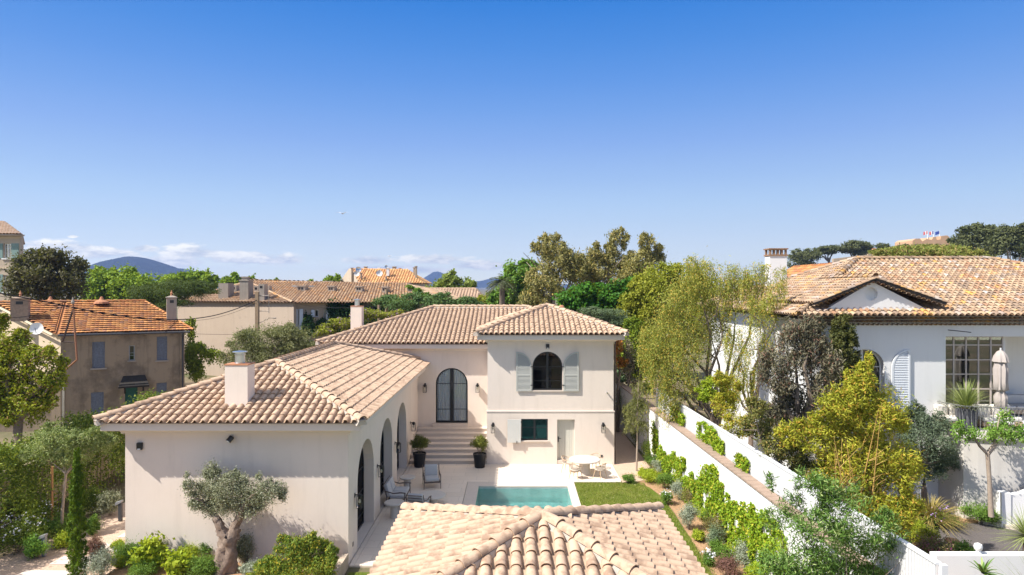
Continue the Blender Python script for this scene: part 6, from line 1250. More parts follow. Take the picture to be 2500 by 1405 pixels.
# ---- right hand garden
tree('pepper_tree', 'wispy yellow green pepper tree hanging over the white fence', 30.5, 1790, [(1750, 690, 70, 50), (1660, 730, 56, 50), (1625, 810, 50, 60), (1605, 900, 34, 60), (1680, 850, 50, 60), (1735, 790, 46, 50), (1800, 720, 46, 50), (1850, 680, 34, 34), (1660, 930, 46, 40), (1700, 660, 40, 30), (1590, 850, 30, 50), (1640, 985, 30, 30)], 56000, 0.12, 0.030, PEPP, strand=1.1, clump=16, sig=0.24, bark=BARKG, forkf=0.25, r0=0.2, dz=0.75)
tree('pepper_tree', 'thinner wispy tree before the bright side wall of the white house', 29, 1830, [(1800, 850, 34, 50), (1850, 790, 30, 60), (1890, 740, 30, 44), (1820, 920, 26, 40), (1780, 940, 24, 30), (1870, 860, 20, 40), (1905, 680, 16, 30)], 13000, 0.12, 0.028, PEPP, strand=0.9, clump=16, sig=0.25, bark=BARK, forkf=0.35, r0=0.14, dz=0.7)
tree('eucalyptus', 'grey leaved eucalyptus left of the clipped cypress', 24, 1950, [(1940, 830, 40, 50), (1900, 910, 40, 56), (1980, 870, 40, 60), (1940, 985, 52, 50), (1885, 1030, 38, 34), (2010, 960, 32, 44), (1985, 800, 26, 26), (2030, 900, 20, 50), (1960, 1060, 40, 30)], 26000, 0.17, 0.038, GREYE, droop=0.5, clump=20, sig=0.24, dz=0.5)
t_ = thing('topiary_cypress', 'clipped dome shaped cypress in front of the white house', 'tree', (P(2058, 1000, 26.2).x, 26.2, 0)); q = P(2058, 880, 26.2)
bl = [((q.x, 26.2, q.z + dz_), (rr_, rr_, 0.7)) for dz_, rr_ in ((1.15, 0.42), (0.75, 0.52), (0.2, 0.60), (-0.5, 0.62), (-1.3, 0.62), (-2.1, 0.6), (-3.0, 0.55), (-3.9, 0.5))]
foliage('crown', t_, TOPI, bl, 26000, 0.11, 0.06, seed=77, clump=60, sig=0.10, shell=0.9, upb=0); MB().tube([(q.x, 26.2, -0.1), (q.x, 26.2, 3.5)], 0.08, 6).build('trunk', BARK, t_)
t_ = tree('bamboo', 'tall yellow bamboo clump towering over the white fence', 20.8, 2150, [(2112, 935, 28, 44), (2060, 990, 60, 56), (2150, 1020, 66, 66), (2005, 1070, 60, 50), (2095, 1130, 86, 66), (2185, 1150, 60, 70), (2030, 1170, 46, 46), (2165, 1260, 56, 50), (1935, 1060, 36, 34), (2122, 885, 10, 24), (2075, 950, 16, 40), (2210, 1240, 40, 40), (2120, 1220, 50, 40)], 48000, 0.15, 0.034, BAMB, cat='bamboo', trunk=False, droop=0.2, clump=34, sig=0.19, dz=0.6, X=10.9)
b = MB(); g_ = random.Random(3); bz = Vector((11.0, 20.8, 0))
for k in range(13):
    e = P(g_.uniform(2020, 2200), g_.uniform(980, 1150), 20.2 + g_.uniform(-.6, .6)); bb = bz + Vector((g_.uniform(-.9, 1.1), g_.uniform(-.5, .5), 0)); b.tube([bb, bb.lerp(e, 0.5) + Vector((0, 0, 0.35)), e], [0.028, 0.02, 0.006], 5)
    for j in range(5): q = bb.lerp(e, g_.uniform(0.3, 0.9)); b.tube([q, q + Vector((g_.uniform(-.6, .6), g_.uniform(-.3, .3), g_.uniform(0.1, 0.6)))], [0.009, 0.003], 4)
b.build('canes', LM('orange_canes', (0.50, 0.30, 0.08), (0.55, 0.36, 0.12), 0.0), t_)
t_ = tree('bamboo', 'small orange stemmed bamboo behind the fence below the pepper tree', 27, 1790, [(1785, 950, 24, 30), (1770, 1000, 34, 34), (1800, 1040, 36, 30), (1760, 930, 20, 20)], 9000, 0.12, 0.03, BAMB, cat='bamboo', trunk=False, dz=0.6)
tree('green_shrub', 'lime green bush glowing behind the fence under the pepper tree', 29, 1740, [(1745, 935, 30, 16), (1725, 960, 26, 20), (1770, 975, 30, 18)], 4000, 0.12, 0.06, LIME, cat='shrub')
tree('green_shrub', 'mixed yellow green bushes behind the fence at the foot of the grey eucalyptus', 21.5, 1900, [(1850, 1040, 36, 30), (1890, 1080, 46, 36), (1940, 1120, 50, 36), (1980, 1160, 46, 34), (1840, 1000, 30, 26)], 14000, 0.10, 0.035, LM('olive_yellow_leaves', (0.10, 0.12, 0.03), (0.28, 0.26, 0.07), 0.3, (0.35, 0.25, 0.08)), cat='shrub', dz=0.6)
tree('oleander', 'large dark green oleander in front of the white garden wall', 14.0, 2050, [(2065, 1250, 66, 66), (1990, 1320, 80, 66), (2110, 1350, 90, 70), (2010, 1195, 44, 40), (2160, 1290, 44, 40), (1900, 1390, 50, 50), (1960, 1400, 70, 60), (2060, 1420, 100, 60)], 17000, 0.13, 0.024, OLEA, cat='shrub', clump=24, sig=0.22, dz=0.6, bark=BARKG, forkf=0.2, r0=0.06, X=7.1)
tree('oleander', 'loose oleander shoots reaching across the white wall', 15.5, 1935, [(1935, 1240, 34, 36), (1895, 1270, 34, 30), (1950, 1170, 16, 26), (1880, 1180, 16, 22)], 1500, 0.15, 0.022, OLEA, cat='shrub', clump=14, sig=0.25, dz=0.5, bark=BARKG, forkf=0.2, r0=0.035, X=6.9)
tree('olive_shrub', 'rounded silvery green bush below the balcony', 26.0, 2260, [(2262, 1080, 62, 60), (2220, 1040, 40, 40), (2300, 1115, 46, 40), (2235, 1008, 24, 24), (2290, 1040, 34, 34), (2255, 1140, 58, 36)], 26000, 0.10, 0.030, LM('silvery_bush_leaves', (0.055, 0.085, 0.045), (0.20, 0.25, 0.16), 0.2), cat='shrub', dz=0.8)
t_ = thing('mulberry_tree', 'small tree with a bare forked trunk and bright new leaves by the stair wall', 'tree', (P(2418, 1240, 24.6).x, 24.6, 0)); Y = 24.6; b = MB()
b.tube([P(2420, 1262, Y), P(2416, 1180, Y), P(2411, 1108, Y)], [0.10, 0.075, 0.075], 8); b.tube([P(2411, 1108, Y), P(2430, 1085, Y), P(2428, 1068, Y), P(2450, 1050, Y), P(2500, 1058, Y)], [0.09, 0.08, 0.06, 0.05, 0.02], 7)
b.tube([P(2411, 1108, Y), P(2392, 1090, Y), P(2375, 1062, Y), P(2355, 1045, Y)], [0.07, 0.05, 0.035, 0.02], 6); b.tube([P(2378, 1070, Y), P(2350, 1080, Y)], [0.03, 0.01], 5); b.tube([P(2430, 1068, Y), P(2440, 1020, Y), P(2465, 1000, Y)], [0.03, 0.02, 0.01], 5); b.build('trunk', BARKP, t_, smooth=True, sharp=70)
foliage('crown', t_, LM('new_green_leaves', (0.10, 0.24, 0.03), (0.28, 0.42, 0.08), 0.45), pxblobs([(2450, 1048, 26, 14), (2480, 1062, 24, 12), (2430, 1060, 20, 10), (2365, 1058, 24, 11), (2345, 1040, 14, 10), (2500, 1050, 18, 12), (2455, 1015, 12, 10), (2378, 1050, 14, 8)], Y, 1.2), 3600, 0.10, 0.055, seed=5, sig=0.42, clump=9, strand=0.25)
t_ = thing('ornamental_grass', 'straw coloured spiky grass fountain beside the driveway', 'grass plant', (16.0, 25.2, 0)); blades('blades', t_, STRAW, (16.0, 25.2, 0.05), 620, 1.85, 0.026, 4, (25, 80), 0.45)
t_ = thing('yucca', 'spiky yucca at the right edge beside the driveway', 'yucca', (16.9, 21.6, 0)); blades('blades', t_, YUCC, (16.9, 21.6, 0.9), 300, 1.15, 0.03, 5, (-25, 75), 0.12); MB().tube([(16.9, 21.6, -0.1), (16.9, 21.6, 0.9)], 0.12, 8).build('trunk', BARKG, t_)
t_ = thing('yucca', 'thin bladed yucca in the bottom right corner', 'yucca', (14.3, 17.6, 0)); blades('blades', t_, YUCC, (14.3, 17.6, 0.3), 90, 2.0, 0.018, 6, (25, 80), 0.2)
t_ = thing('potted_grass_plant', 'yellow green spiky plant growing in the dark ribbed planter', 'pot plant', (18.1, 26.25, 4.2)); blades('blades', t_, YUCC, (18.1, 26.25, 4.25), 420, 1.5, 0.022, 7, (15, 85), 0.22); MB().lathe([(0.12, 4.12), (0.17, 4.2), (0.1, 4.32), (0.05, 4.4)], (18.1, 26.25, 0), 12).build('stem', plain('orange_root', (0.5, 0.25, 0.07), 0.8), t_)
t_ = thing('strap_leaf_plant', 'dark strap leaved plant at the bottom edge before the low white wall', 'plant', P(2400, 1400, 17.6)); blades('blades', t_, OLEA, P(2400, 1400, 17.6), 26, 0.7, 0.08, 9, (10, 75), 0.35)
shrub('flowering_shrub', 'violet flowering groundcover at the far end of the driveway', 2290, 1265, 36, 16, GREENS, 2500, flower=PFLOW, nf=220)
shrub('green_shrub', 'reddish green bush left of the mulberry trunk', 2375, 1225, 30, 26, BROWNS, 2500)
shrub('green_shrub', 'bright green low bush at the foot of the mulberry trunk', 2395, 1262, 34, 20, GREENS, 2500)
shrub('green_shrub', 'brownish flowering bush at the near end of the driveway', 2285, 1362, 40, 30, LM('brown_green_leaves', (0.09, 0.10, 0.03), (0.24, 0.19, 0.09), 0.3, (0.45, 0.10, 0.25)), 3500)
shrub('green_shrub', 'yellow green bush at the foot of the bamboo clump', 2210, 1290, 40, 34, LIME, 3000)
shrub('green_shrub', 'brown leaved bush behind the end of the white fence', 2310, 1400, 46, 26, BROWNS, 3000)
shrub('green_shrub', 'loose green bush behind the low white wall left of the ball finial', 2345, 1352, 26, 20, GREENS, 2200)
shrub('bronze_grass', 'bronze twiggy bush before the low white wall at the bottom edge', 2335, 1398, 34, 20, BROWNS, 2400)
shrub('green_shrub', 'yellow green bush between bamboo and driveway', 2255, 1318, 26, 22, YOAK, 2400)
# ---- creepers on the boundary wall
def ivy_wall(label, y0, y1, zmax, n, off, seed, zmin=0.0, gaps=0.25, lean=1, dens=None):
    g = np.random.default_rng(seed); C = []
    ns = int((y1 - y0) / 0.16); prof = 0.0
    for k in range(ns):
        yy = y0 + (y1 - y0) * (k + g.random()) / ns; top = zmin + (zmax - zmin) * (0.72 + 0.28 * math.sin(yy * 1.1 + seed) * math.sin(yy * 0.43) + g.normal() * 0.05)
        if math.sin(yy * 2.9 + seed) * math.sin(yy * 1.3) < -1 + gaps * 1.5: top *= 0.7
        m_ = max(4, int(n * g.uniform(0.3, 1.7) / ns)); zz = zmin + (top - zmin) * g.random(m_) ** 0.75; q_ = (np.sin(zz * 3.1 + yy * 4.3 + seed) + np.sin(zz * 1.3 - yy * 7.1) + 0.8 * np.sin(yy * 11.0 + zz) + 0.7 * np.sin(zz * 7 + yy * 2)) / 3.5
        holes_ = (q_ > 0.23) & (zz < zmin + (top - zmin) * 0.88)
        yw = yy + g.normal(size=m_) * 0.08; p = np.stack([8.34 + off - 0.035 * yw - np.abs(g.normal(size=m_)) * 0.07 - 0.02, yw, zz], 1); C.append(p[~holes_])
    C = np.concatenate(C); k = len(C); D = g.normal(size=(k, 3)); D[:, 2] -= 0.8; S = np.cross(D, np.array([-1, 0, 0.4]) + g.normal(size=(k, 3)) * 0.45); V, Q = leafquads(C, D, S, 0.10 * g.uniform(.6, 1.3, k), 0.085 * g.uniform(.6, 1.2, k))
    t_ = thing('wall_creeper', label, 'climber', (8.3 - 0.035 * y0, y0, 0), 'creepers on the boundary wall'); npmesh('foliage', V, Q, IVY, t_)
    b = MB(); 
    for j in range(int((y1 - y0) * 1.5)): yy = g.uniform(y0, y1); b.tube([(8.31 + off - 0.035 * yy, yy, -0.02), (8.31 + off - 0.035 * yy, yy + g.normal() * .2, zmax * 0.4), (8.31 + off - 0.035 * yy, yy + g.normal() * .3, zmax * 0.7)], [0.012, 0.009, 0.004], 4)
    b.build('stem', BARKG, t_)
ivy_wall('creeper on the far part of the white wall near the sapling', 28.3, 33.6, 2.2, 8500, 0, 2)
ivy_wall('creeper with white gaps on the middle stretch of the garden wall', 20.8, 28.4, 2.45, 17000, 0, 3)
ivy_wall('dense creeper on the nearest stretch of the garden wall', 11.5, 20.9, 2.5, 19000, 0, 5)
ivy_wall('creeper climbing over the coping onto the slatted fence', 24.6, 27.4, 3.65, 2600, 0.40, 7, zmin=2.75, gaps=0)
ivy_wall('small creeper on the far end of the slatted fence', 29.6, 31.6, 3.5, 1500, 0.40, 11, zmin=2.75, gaps=0)
ivy_wall('small creeper hanging on the slatted fence nearer than the large one', 22.2, 23.2, 3.6, 700, 0.40, 13, zmin=2.75, gaps=0)
# ---- shrubs in the narrow bed
BED = [('santolina', 'silvery round bush behind the lime euphorbias near the gravel', 1611, 1144, 17, 17, GREYS), ('euphorbia', 'lime green euphorbia at the far corner of the lawn', 1590, 1166, 22, 13, LIME), ('euphorbia', 'yellow euphorbia mound just behind the lime one', 1572, 1158, 12, 10, LIME), ('green_shrub', 'tiny bush between lawn and gravel left of the euphorbia', 1536, 1172, 14, 9, GREENS),
       ('green_shrub', 'upright green bush right of the lime euphorbia', 1622, 1178, 20, 17, GREENS), ('lavender', 'tall green lavender beside the silvery bush at the gravel end', 1592, 1133, 14, 16, GREENS), ('santolina', 'silvery round bush second along the lawn border', 1658, 1203, 18, 20, GREYS), ('flowering_shrub', 'small white flowered bush at the lawn corner', 1627, 1220, 14, 13, GREENS, WFLOW, 60),
       ('bronze_grass', 'bronze feathery bush behind the second silvery bush', 1688, 1222, 28, 22, BROWNS), ('santolina', 'large silvery bush beside the corner of the foreground roof', 1680, 1270, 22, 27, GREYS), ('euphorbia', 'yellow euphorbia behind the large silvery bush', 1714, 1256, 16, 14, LIME), ('rosemary', 'green rosemary bush right of the large silvery bush', 1738, 1268, 20, 20, GREENS),
       ('bronze_grass', 'purple brown feathery bush along the wall creeper', 1745, 1300, 24, 26, BROWNS), ('daylily', 'low yellow strappy tuft at the lawn edge', 1706, 1312, 14, 9, LIME), ('lavender', 'grey green lavender in the middle of the border', 1750, 1322, 20, 24, LM('lavender_leaves', (0.10, 0.15, 0.08), (0.24, 0.30, 0.18), 0.25)), ('rosemary', 'bright green tuft below the grey green lavender', 1745, 1345, 14, 16, GREENS),
       ('bronze_grass', 'brown twiggy bush against the creeper', 1785, 1318, 18, 18, BROWNS), ('euphorbia', 'yellow green mound behind the nearest silvery ball', 1788, 1350, 22, 11, LIME), ('santolina', 'nearest silvery ball bush of the narrow border', 1825, 1368, 30, 30, GREYS), ('rosemary', 'green spreading bush left of the nearest silvery ball', 1765, 1362, 24, 16, GREENS), ('flowering_shrub', 'white flowered cushion at the lawn edge near the bottom', 1730, 1368, 14, 14, GREENS, WFLOW, 110),
       ('bronze_grass', 'dark reddish bush at the bottom of the narrow border', 1782, 1392, 28, 22, PURPS), ('green_shrub', 'fresh green bush at the bottom beside the oleander', 1852, 1402, 30, 16, LIME), ('dark_shrub', 'dark bush at the shaded end of the gravel path', 1580, 1105, 15, 22, HEDG), ('dark_shrub', 'dark bush further along the shaded gravel path', 1556, 1075, 14, 22, HEDG), ('dark_shrub', 'dark shrub halfway along the shaded gravel path', 1532, 1030, 18, 40, HEDG), ('dark_shrub', 'dark shrub at the far end of the shaded gravel path', 1510, 1010, 16, 45, HEDG)]
for e in BED: shrub(e[0], e[1], *e[2:6], e[6], 1900 if e[6] is not GREYS else 3000, 0.075 if e[6] is not GREYS else 0.05, 0.02 if e[6] is not LIME else 0.03, flower=e[7] if len(e) > 7 else None, nf=e[8] if len(e) > 8 else 0)
# sapling
t_ = thing('sapling', 'young weeping tree with a thin trunk on the gravel right of the tower', 'tree', (P(1555, 1148, 32.6).x, 32.6, 0)); Y = 32.6; b = MB(); b.tube([P(1554, 1150, Y), P(1556, 1080, Y), P(1555, 1035, Y), P(1558, 960, Y), P(1560, 930, Y)], [0.05, 0.045, 0.04, 0.02, 0.008], 7)
for (px, py) in ((1530, 1005), (1580, 1010), (1540, 960), (1575, 960), (1535, 1030)): b.tube([P(1557, py + 18, Y), P((px + 1557) / 2, py - 4, Y), P(px, py, Y)], [0.02, 0.012, 0.004], 5)
b.build('trunk', BARKP, t_, smooth=True)
foliage('crown', t_, LM('weeping_leaves', (0.12, 0.14, 0.03), (0.30, 0.29, 0.11), 0.35), pxblobs([(1556, 1005, 24, 30), (1560, 952, 15, 24), (1538, 1000, 14, 16), (1574, 1040, 14, 18), (1545, 1035, 16, 16), (1575, 990, 12, 20)], Y, 1.0), 6000, 0.12, 0.028, seed=9, strand=0.35, droop=0.5)
g_ = np.random.default_rng(33); n = 42000; C = np.stack([g_.uniform(2.82, 6.4, n), g_.uniform(20.5, 30.6, n), np.full(n, 0.005)], 1); C = C[(C[:, 0] < 6.05) | (C[:, 1] < 28.2)]; n = len(C); D = g_.normal(size=(n, 3)) * 0.6; D[:, 2] = 1.0
V, Q = leafquads(C, D, g_.normal(size=(n, 3)), 0.07 * g_.uniform(.5, 1.2, n), 0.02 * np.ones(n)); go = npmesh('grass', V, Q, LM('lawn_blades', (0.09, 0.145, 0.012), (0.31, 0.36, 0.06), 0.35, (0.38, 0.35, 0.12), patch=1.1)); go['kind'] = 'stuff'
g_ = np.random.default_rng(34); n = 900; C = np.stack([g_.uniform(-5.2, 6.2, n), g_.uniform(21.5, 33.7, n), np.full(n, 0.012)], 1); C = C[(g_.random(n) < 0.25) | (np.abs(C[:, 0] + 5.2) < 0.25) | (C[:, 0] > 2.8)]; n = len(C); ins = (C[:, 0] > PX0 - 0.1) & (C[:, 0] < PX1 + 0.1) & (C[:, 1] < 30.2); C = C[~ins]; n = len(C)
V, Q = leafquads(C, np.stack([g_.normal(size=n), g_.normal(size=n), g_.normal(size=n) * 0.1], 1), np.stack([g_.normal(size=n), g_.normal(size=n), g_.normal(size=n) * 0.1], 1), 0.06 * np.ones(n), 0.03 * np.ones(n)); go = npmesh('fallen_leaves', V, Q, LM('dry_leaves', (0.30, 0.22, 0.08), (0.62, 0.56, 0.40), 0.1)); go['kind'] = 'stuff'
# ---- potted plants by the stairs
for x, y, lb, l2 in ((-4.83, 33.3, 'tall black pot with a leafy plant at the left foot of the stairs', 'narrow leaved plant in the left black pot by the stairs'), (-1.76, 33.2, 'tall black pot with a leafy plant at the right foot of the stairs', 'narrow leaved plant in the right black pot by the stairs')):
    t_ = thing('plant_pot', lb, 'plant pot', (x, y, 0), 'black pots flanking the stairs'); MB().lathe([(0.25, 0.0), (0.26, 0.02), (0.32, 0.62), (0.345, 0.63), (0.345, 0.70), (0.31, 0.70), (0.30, 0.62)], (x, y, 0), 28).build('pot', plain('matt_black_pot', (0.015, 0.015, 0.016), 0.55), t_, smooth=True, sharp=30); MB().lathe([(0.3, 0.62), (0.28, 0.64)], (x, y, 0), 20).build('soil', DGREY, t_)
    t_ = thing('potted_plant', l2, 'pot plant', (x, y, 0.64), 'plants in the black pots'); SEED[0] += 1
    foliage('foliage', t_, LM('pot_plant_leaves', (0.06, 0.08, 0.015), (0.22, 0.23, 0.04), 0.35), [((x, y, 1.22), (0.42, 0.42, 0.34)), ((x - 0.2, y, 1.15), (0.28, 0.28, 0.22)), ((x + 0.2, y, 1.25), (0.28, 0.28, 0.22))], 2600, 0.14, 0.025, seed=SEED[0], clump=14, sig=0.2); b = MB()
    for k in range(10): b.tube([(x + 0.08 * math.cos(k), y + 0.08 * math.sin(k), 0.63), (x + 0.3 * math.cos(k * 1.9), y + 0.3 * math.sin(k * 1.9), 1.35)], [0.01, 0.004], 4)
    b.build('stem', BARKG, t_)
# ---- left garden
t_ = thing('hedge', 'tall leafy boundary hedge along the left garden', 'hedge', (-18.6, 26, 0)); g_ = np.random.default_rng(12); n = 52000
yy = g_.uniform(15.5, 37, n); top = 3.15 + 0.35 * np.sin(yy * 1.7) * np.sin(yy * 0.6) + g_.normal(size=n) * 0.13; u = g_.random(n); zz = np.where(u < 0.3, top - np.abs(g_.normal(size=n)) * 0.25, top * g_.random(n) ** 0.7)
xx = np.where(u < 0.3, -18.9 + g_.normal(size=n) * 0.45, -18.35 + g_.normal(size=n) * 0.22 + 0.22 * np.sin(yy * 2.3 + zz * 1.7) + 0.18 * np.sin(yy * 5.1 - zz * 3.3)); lowm = (zz < 1.3) & (g_.random(n) < 0.25); C = np.stack([xx, yy, zz], 1)[~lowm]; k = len(C)
D = g_.normal(size=(k, 3)); S = np.cross(D, g_.normal(size=(k, 3)) + np.array([0.7, -0.4, 0.5])); V, Q = leafquads(C, D, S, 0.15 * g_.uniform(.6, 1.2, k), 0.06 * g_.uniform(.7, 1.2, k)); npmesh('foliage', V, Q, HEDG, t_); b = MB(); g2 = random.Random(5)
for k in range(110): y = g2.uniform(15.5, 37); x = -18.6 + g2.uniform(-.3, .3); b.tube([(x, y, -0.05), (x + g2.uniform(-.2, .2), y + g2.uniform(-.2, .2), 2.9)], [0.02, 0.01], 4)
b.build('stems', BARKG, t_)
bw = thing('garden_boundary_wall', 'low cream wall hidden behind the left hedge', 'wall', (-19.6, 26, 0)); MB().box(-19.75, -19.55, 15, 38, -0.1, 2.0).build('wall', CREAMR, bw)
tree('leafy_tree', 'sunlit yellow green tree at the left edge below the old house', 27, 40, [(38, 845, 44, 36), (100, 878, 46, 36), (30, 895, 50, 56), (128, 925, 36, 34), (80, 955, 56, 40), (158, 885, 14, 16), (60, 1000, 60, 40), (110, 985, 30, 26), (0, 960, 50, 60), (-10, 800, 30, 36), (-30, 900, 50, 70), (20, 990, 60, 40)], 30000, 0.12, 0.08, LM('sunlit_tree_leaves', (0.05, 0.11, 0.008), (0.42, 0.42, 0.03), 0.45, (0.26, 0.16, 0.06), patch=1.6), clump=24, bark=BARK, sig=0.15)
tree('young_tree', 'young staked tree with narrow grey green leaves in the left garden', 24.0, 148, [(150, 1080, 56, 34), (212, 1072, 42, 30), (95, 1108, 42, 30), (180, 1112, 50, 26), (250, 1080, 30, 24), (130, 1055, 34, 22)], 15000, 0.13, 0.026, LM('young_olive_leaves', (0.08, 0.13, 0.025), (0.34, 0.40, 0.14), 0.35, (0.46, 0.48, 0.22)), bark=BARKP, r0=0.06, forkf=0.55, clump=18)
b = MB(); q = PG(127, 1283); b.tube([(q.x, q.y, 0), (q.x, q.y, 2.25)], 0.045, 8); b.tube([(q.x, q.y, 1.35), (q.x + 0.35, q.y - 0.3, 1.3)], 0.02, 4); tag(b.build('tree_stake', STAKE), 'orange brown wooden stake holding the young tree', 'stake')
t_ = thing('cypress', 'slim bright green Italian cypress at the bottom left', 'tree', (-13.55, 20.3, 0)); bs = [((-13.55, 20.3, 0.25 + 0.33 * k), (0.27 * (1 - (k / 12.5) ** 2.2) + 0.03, 0.27 * (1 - (k / 12.5) ** 2.2) + 0.03, 0.32)) for k in range(12)]
foliage('crown', t_, LM('cypress_leaves', (0.03, 0.08, 0.004), (0.16, 0.25, 0.012), 0.25, patch=3), bs, 26000, 0.09, 0.022, seed=4, droop=-0.6, clump=30, sig=0.07, shell=0.75, upb=0); MB().tube([(-13.55, 20.3, -0.1), (-13.55, 20.3, 2.6)], [0.05, 0.01], 6).build('trunk', BARK, t_)
LS = [('silver_shrub', 'silvery bush beside the left corner of the wing', 268, 1238, 22, 26, OLIVE), ('dark_shrub', 'dark bush left of the silvery bush by the wing corner', 225, 1230, 26, 26, HEDG), ('flowering_shrub', 'white flowering bush under the hedge behind the stake', 110, 1262, 34, 22, HEDG, WFLOW, 90), ('flowering_shrub', 'large white flowering bush at the left edge', 45, 1320, 50, 34, HEDG, WFLOW, 160),
      ('green_shrub', 'mid green bush at the foot of the young tree', 130, 1292, 30, 20, GREENS), ('euphorbia', 'yellow green mound left of the cypress', 157, 1322, 22, 15, LIME), ('green_shrub', 'small green bush right of the cypress', 226, 1290, 13, 18, GREENS), ('strap_plant', 'bright strappy tuft beside the grey bollard light', 86, 1345, 20, 22, LM('strappy_leaves', (0.10, 0.25, 0.03), (0.25, 0.42, 0.06), 0.4)), ('dark_shrub', 'dark bush in the shade below the hedge left of the stake', 60, 1250, 46, 30, HEDG)]
for e in LS: shrub(e[0], e[1], *e[2:6], e[6], 2600, 0.09, 0.03, flower=e[7] if len(e) > 7 else None, nf=e[8] if len(e) > 8 else 0)
FS = [('santolina', 'silvery green ball bush right of the cypress foot', 245, 1385, 32, 30, GREYS), ('purple_sprigs', 'reddish purple sprigs between cypress and wing', 232, 1345, 18, 22, PURPS), ('green_shrub', 'rounded green bush before the left end of the wing wall', 318, 1358, 32, 24, GREENS), ('euphorbia', 'small yellow mound at the very corner of the wing', 287, 1338, 12, 11, LIME), ('big_leaf_shrub', 'glossy lime large leaved bush before the wing wall', 368, 1365, 34, 32, LIME),
      ('silver_shrub', 'tall silvery bush before the wing wall left of the olive', 402, 1338, 27, 32, OLIVE), ('euphorbia', 'bright yellow green dome left of the olive trunk', 467, 1350, 28, 22, LIME), ('big_leaf_shrub', 'lime large leaved bush at the bottom edge left of the olive', 432, 1388, 30, 22, LIME), ('green_shrub', 'small rounded green bush just left of the olive trunk', 512, 1350, 18, 22, GREENS), ('strap_plant', 'green strappy tuft in front of the yellow green dome', 480, 1390, 30, 20, GREENS), ('silver_shrub', 'dark silvery bush just right of the olive trunk', 600, 1352, 22, 30, OLIVE)]
FS += [('green_shrub', 'low green filler plant between lime leaves and the silvery bush', 345, 1396, 30, 16, GREENS), ('green_shrub', 'low green filler plant at the left of the olive roots', 505, 1392, 24, 16, GREENS), ('silver_shrub', 'small silvery tuft right of the olive roots', 612, 1398, 24, 16, GREYS), ('euphorbia', 'lime tuft between the rounded green bush and the silvery ball', 292, 1372, 16, 14, LIME)]
for e in FS: shrub(e[0], e[1], *e[2:6], e[6], 3600 if 'big' not in e[0] else 900, 0.06 if 'big' not in e[0] else 0.16, 0.02 if 'big' not in e[0] else 0.10, z0=0.1)
tree('pittosporum', 'wide yellow green bush in front of the wing right of the olive tree', 19.8, 730, [(700, 1370, 50, 36), (760, 1350, 46, 38), (720, 1335, 30, 26), (790, 1385, 34, 30), (650, 1385, 40, 26), (765, 1320, 16, 20), (690, 1320, 14, 14), (740, 1400, 60, 30), (655, 1400, 50, 24), (810, 1350, 16, 22)], 24000, 0.10, 0.028, LM('pittosporum_leaves', (0.07, 0.15, 0.015), (0.28, 0.34, 0.05), 0.35, (0.50, 0.40, 0.04)), cat='shrub', z0=0.1, r0=0.04, dz=0.7, forkf=0.2)
b = MB(); b.prism([(-5.62, 17.2), (-5.42, 17.2), (-5.42, 21.4), (-5.62, 21.4)], -0.1, 0.42); tag(b.build('planter_edge', plaster('stone_edge', (0.52, 0.42, 0.32), (0.40, 0.31, 0.23), 0.3, bmp=0.6, big=2)), 'low stone edging wall at the front right corner of the wing', 'edging')
for px, py, h_, lb in ((108, 1358, 0.7, 'slanted grey bollard light beside the stepping stones'), (294, 1272, 0.75, 'dark bollard light at the left corner of the wing')):
    q = PG(px, py); t_ = thing('bollard_light', lb, 'garden light', (q.x, q.y, 0)); MB().rbox(q.x - 0.06, q.x + 0.06, q.y - 0.06, q.y + 0.06, 0, h_, 0.01).build('post', DGREY if px > 200 else plain('grey_bollard', (0.22, 0.22, 0.23), 0.5), t_)
    b = MB(); b.add([(q.x - 0.16, q.y - 0.08, h_ - 0.14), (q.x + 0.07, q.y - 0.08, h_ - 0.02), (q.x + 0.07, q.y + 0.08, h_ - 0.02), (q.x - 0.16, q.y + 0.08, h_ - 0.14), (q.x - 0.16, q.y - 0.08, h_ - 0.02), (q.x + 0.07, q.y - 0.08, h_ + 0.05), (q.x + 0.07, q.y + 0.08, h_ + 0.05), (q.x - 0.16, q.y + 0.08, h_ - 0.02)], [(0, 1, 2, 3), (4, 5, 6, 7), (0, 1, 5, 4), (1, 2, 6, 5), (2, 3, 7, 6), (3, 0, 4, 7)]); b.build('lamp_head', plain('grey_bollard_head', (0.25, 0.25, 0.26), 0.5), t_)
# old olive tree before the wing
ot = thing('olive_tree', 'gnarled old olive tree in front of the wing wall', 'tree', (P(548, 1400, 20.75).x, 20.75, 0.05)); Y = 20.75; g_ = random.Random(8)
def gnarl(b, pts, rs, n=14, seed=1):
    g = random.Random(seed); ph = [g.uniform(0, 6) for _ in range(6)]; vs = []; m_ = len(pts)
    pts = [Vector(p) for p in pts]; fine = []; fr_ = []
    for i in range(m_ - 1):
        for k in range(6): t_ = k / 6; fine.append(pts[i].lerp(pts[i + 1], t_)); fr_.append(rs[i] * (1 - t_) + rs[i + 1] * t_)
    fine.append(pts[-1]); fr_.append(rs[-1])
    for i, (p, r_) in enumerate(zip(fine, fr_)):
        for k in range(n): a = 2 * math.pi * k / n; q = r_ * (1 + 0.20 * math.sin(3 * a + i * 0.35 + ph[0]) + 0.14 * math.sin(5 * a - i * 0.5 + ph[1]) + 0.16 * g.uniform(-1, 1)); vs.append((p.x + q * math.cos(a), p.y + q * math.sin(a), p.z + 0.3 * q * math.sin(a * 2 + ph[2])))
    b.add(vs, [(i * n + k, i * n + (k + 1) % n, (i + 1) * n + (k + 1) % n, (i + 1) * n + k) for i in range(len(fine) - 1) for k in range(n)])
b = MB(); gnarl(b, [P(545, 1418, Y), P(550, 1385, Y), P(556, 1340, Y), P(562, 1305, Y)], [0.42, 0.31, 0.255, 0.25], 18, 2)
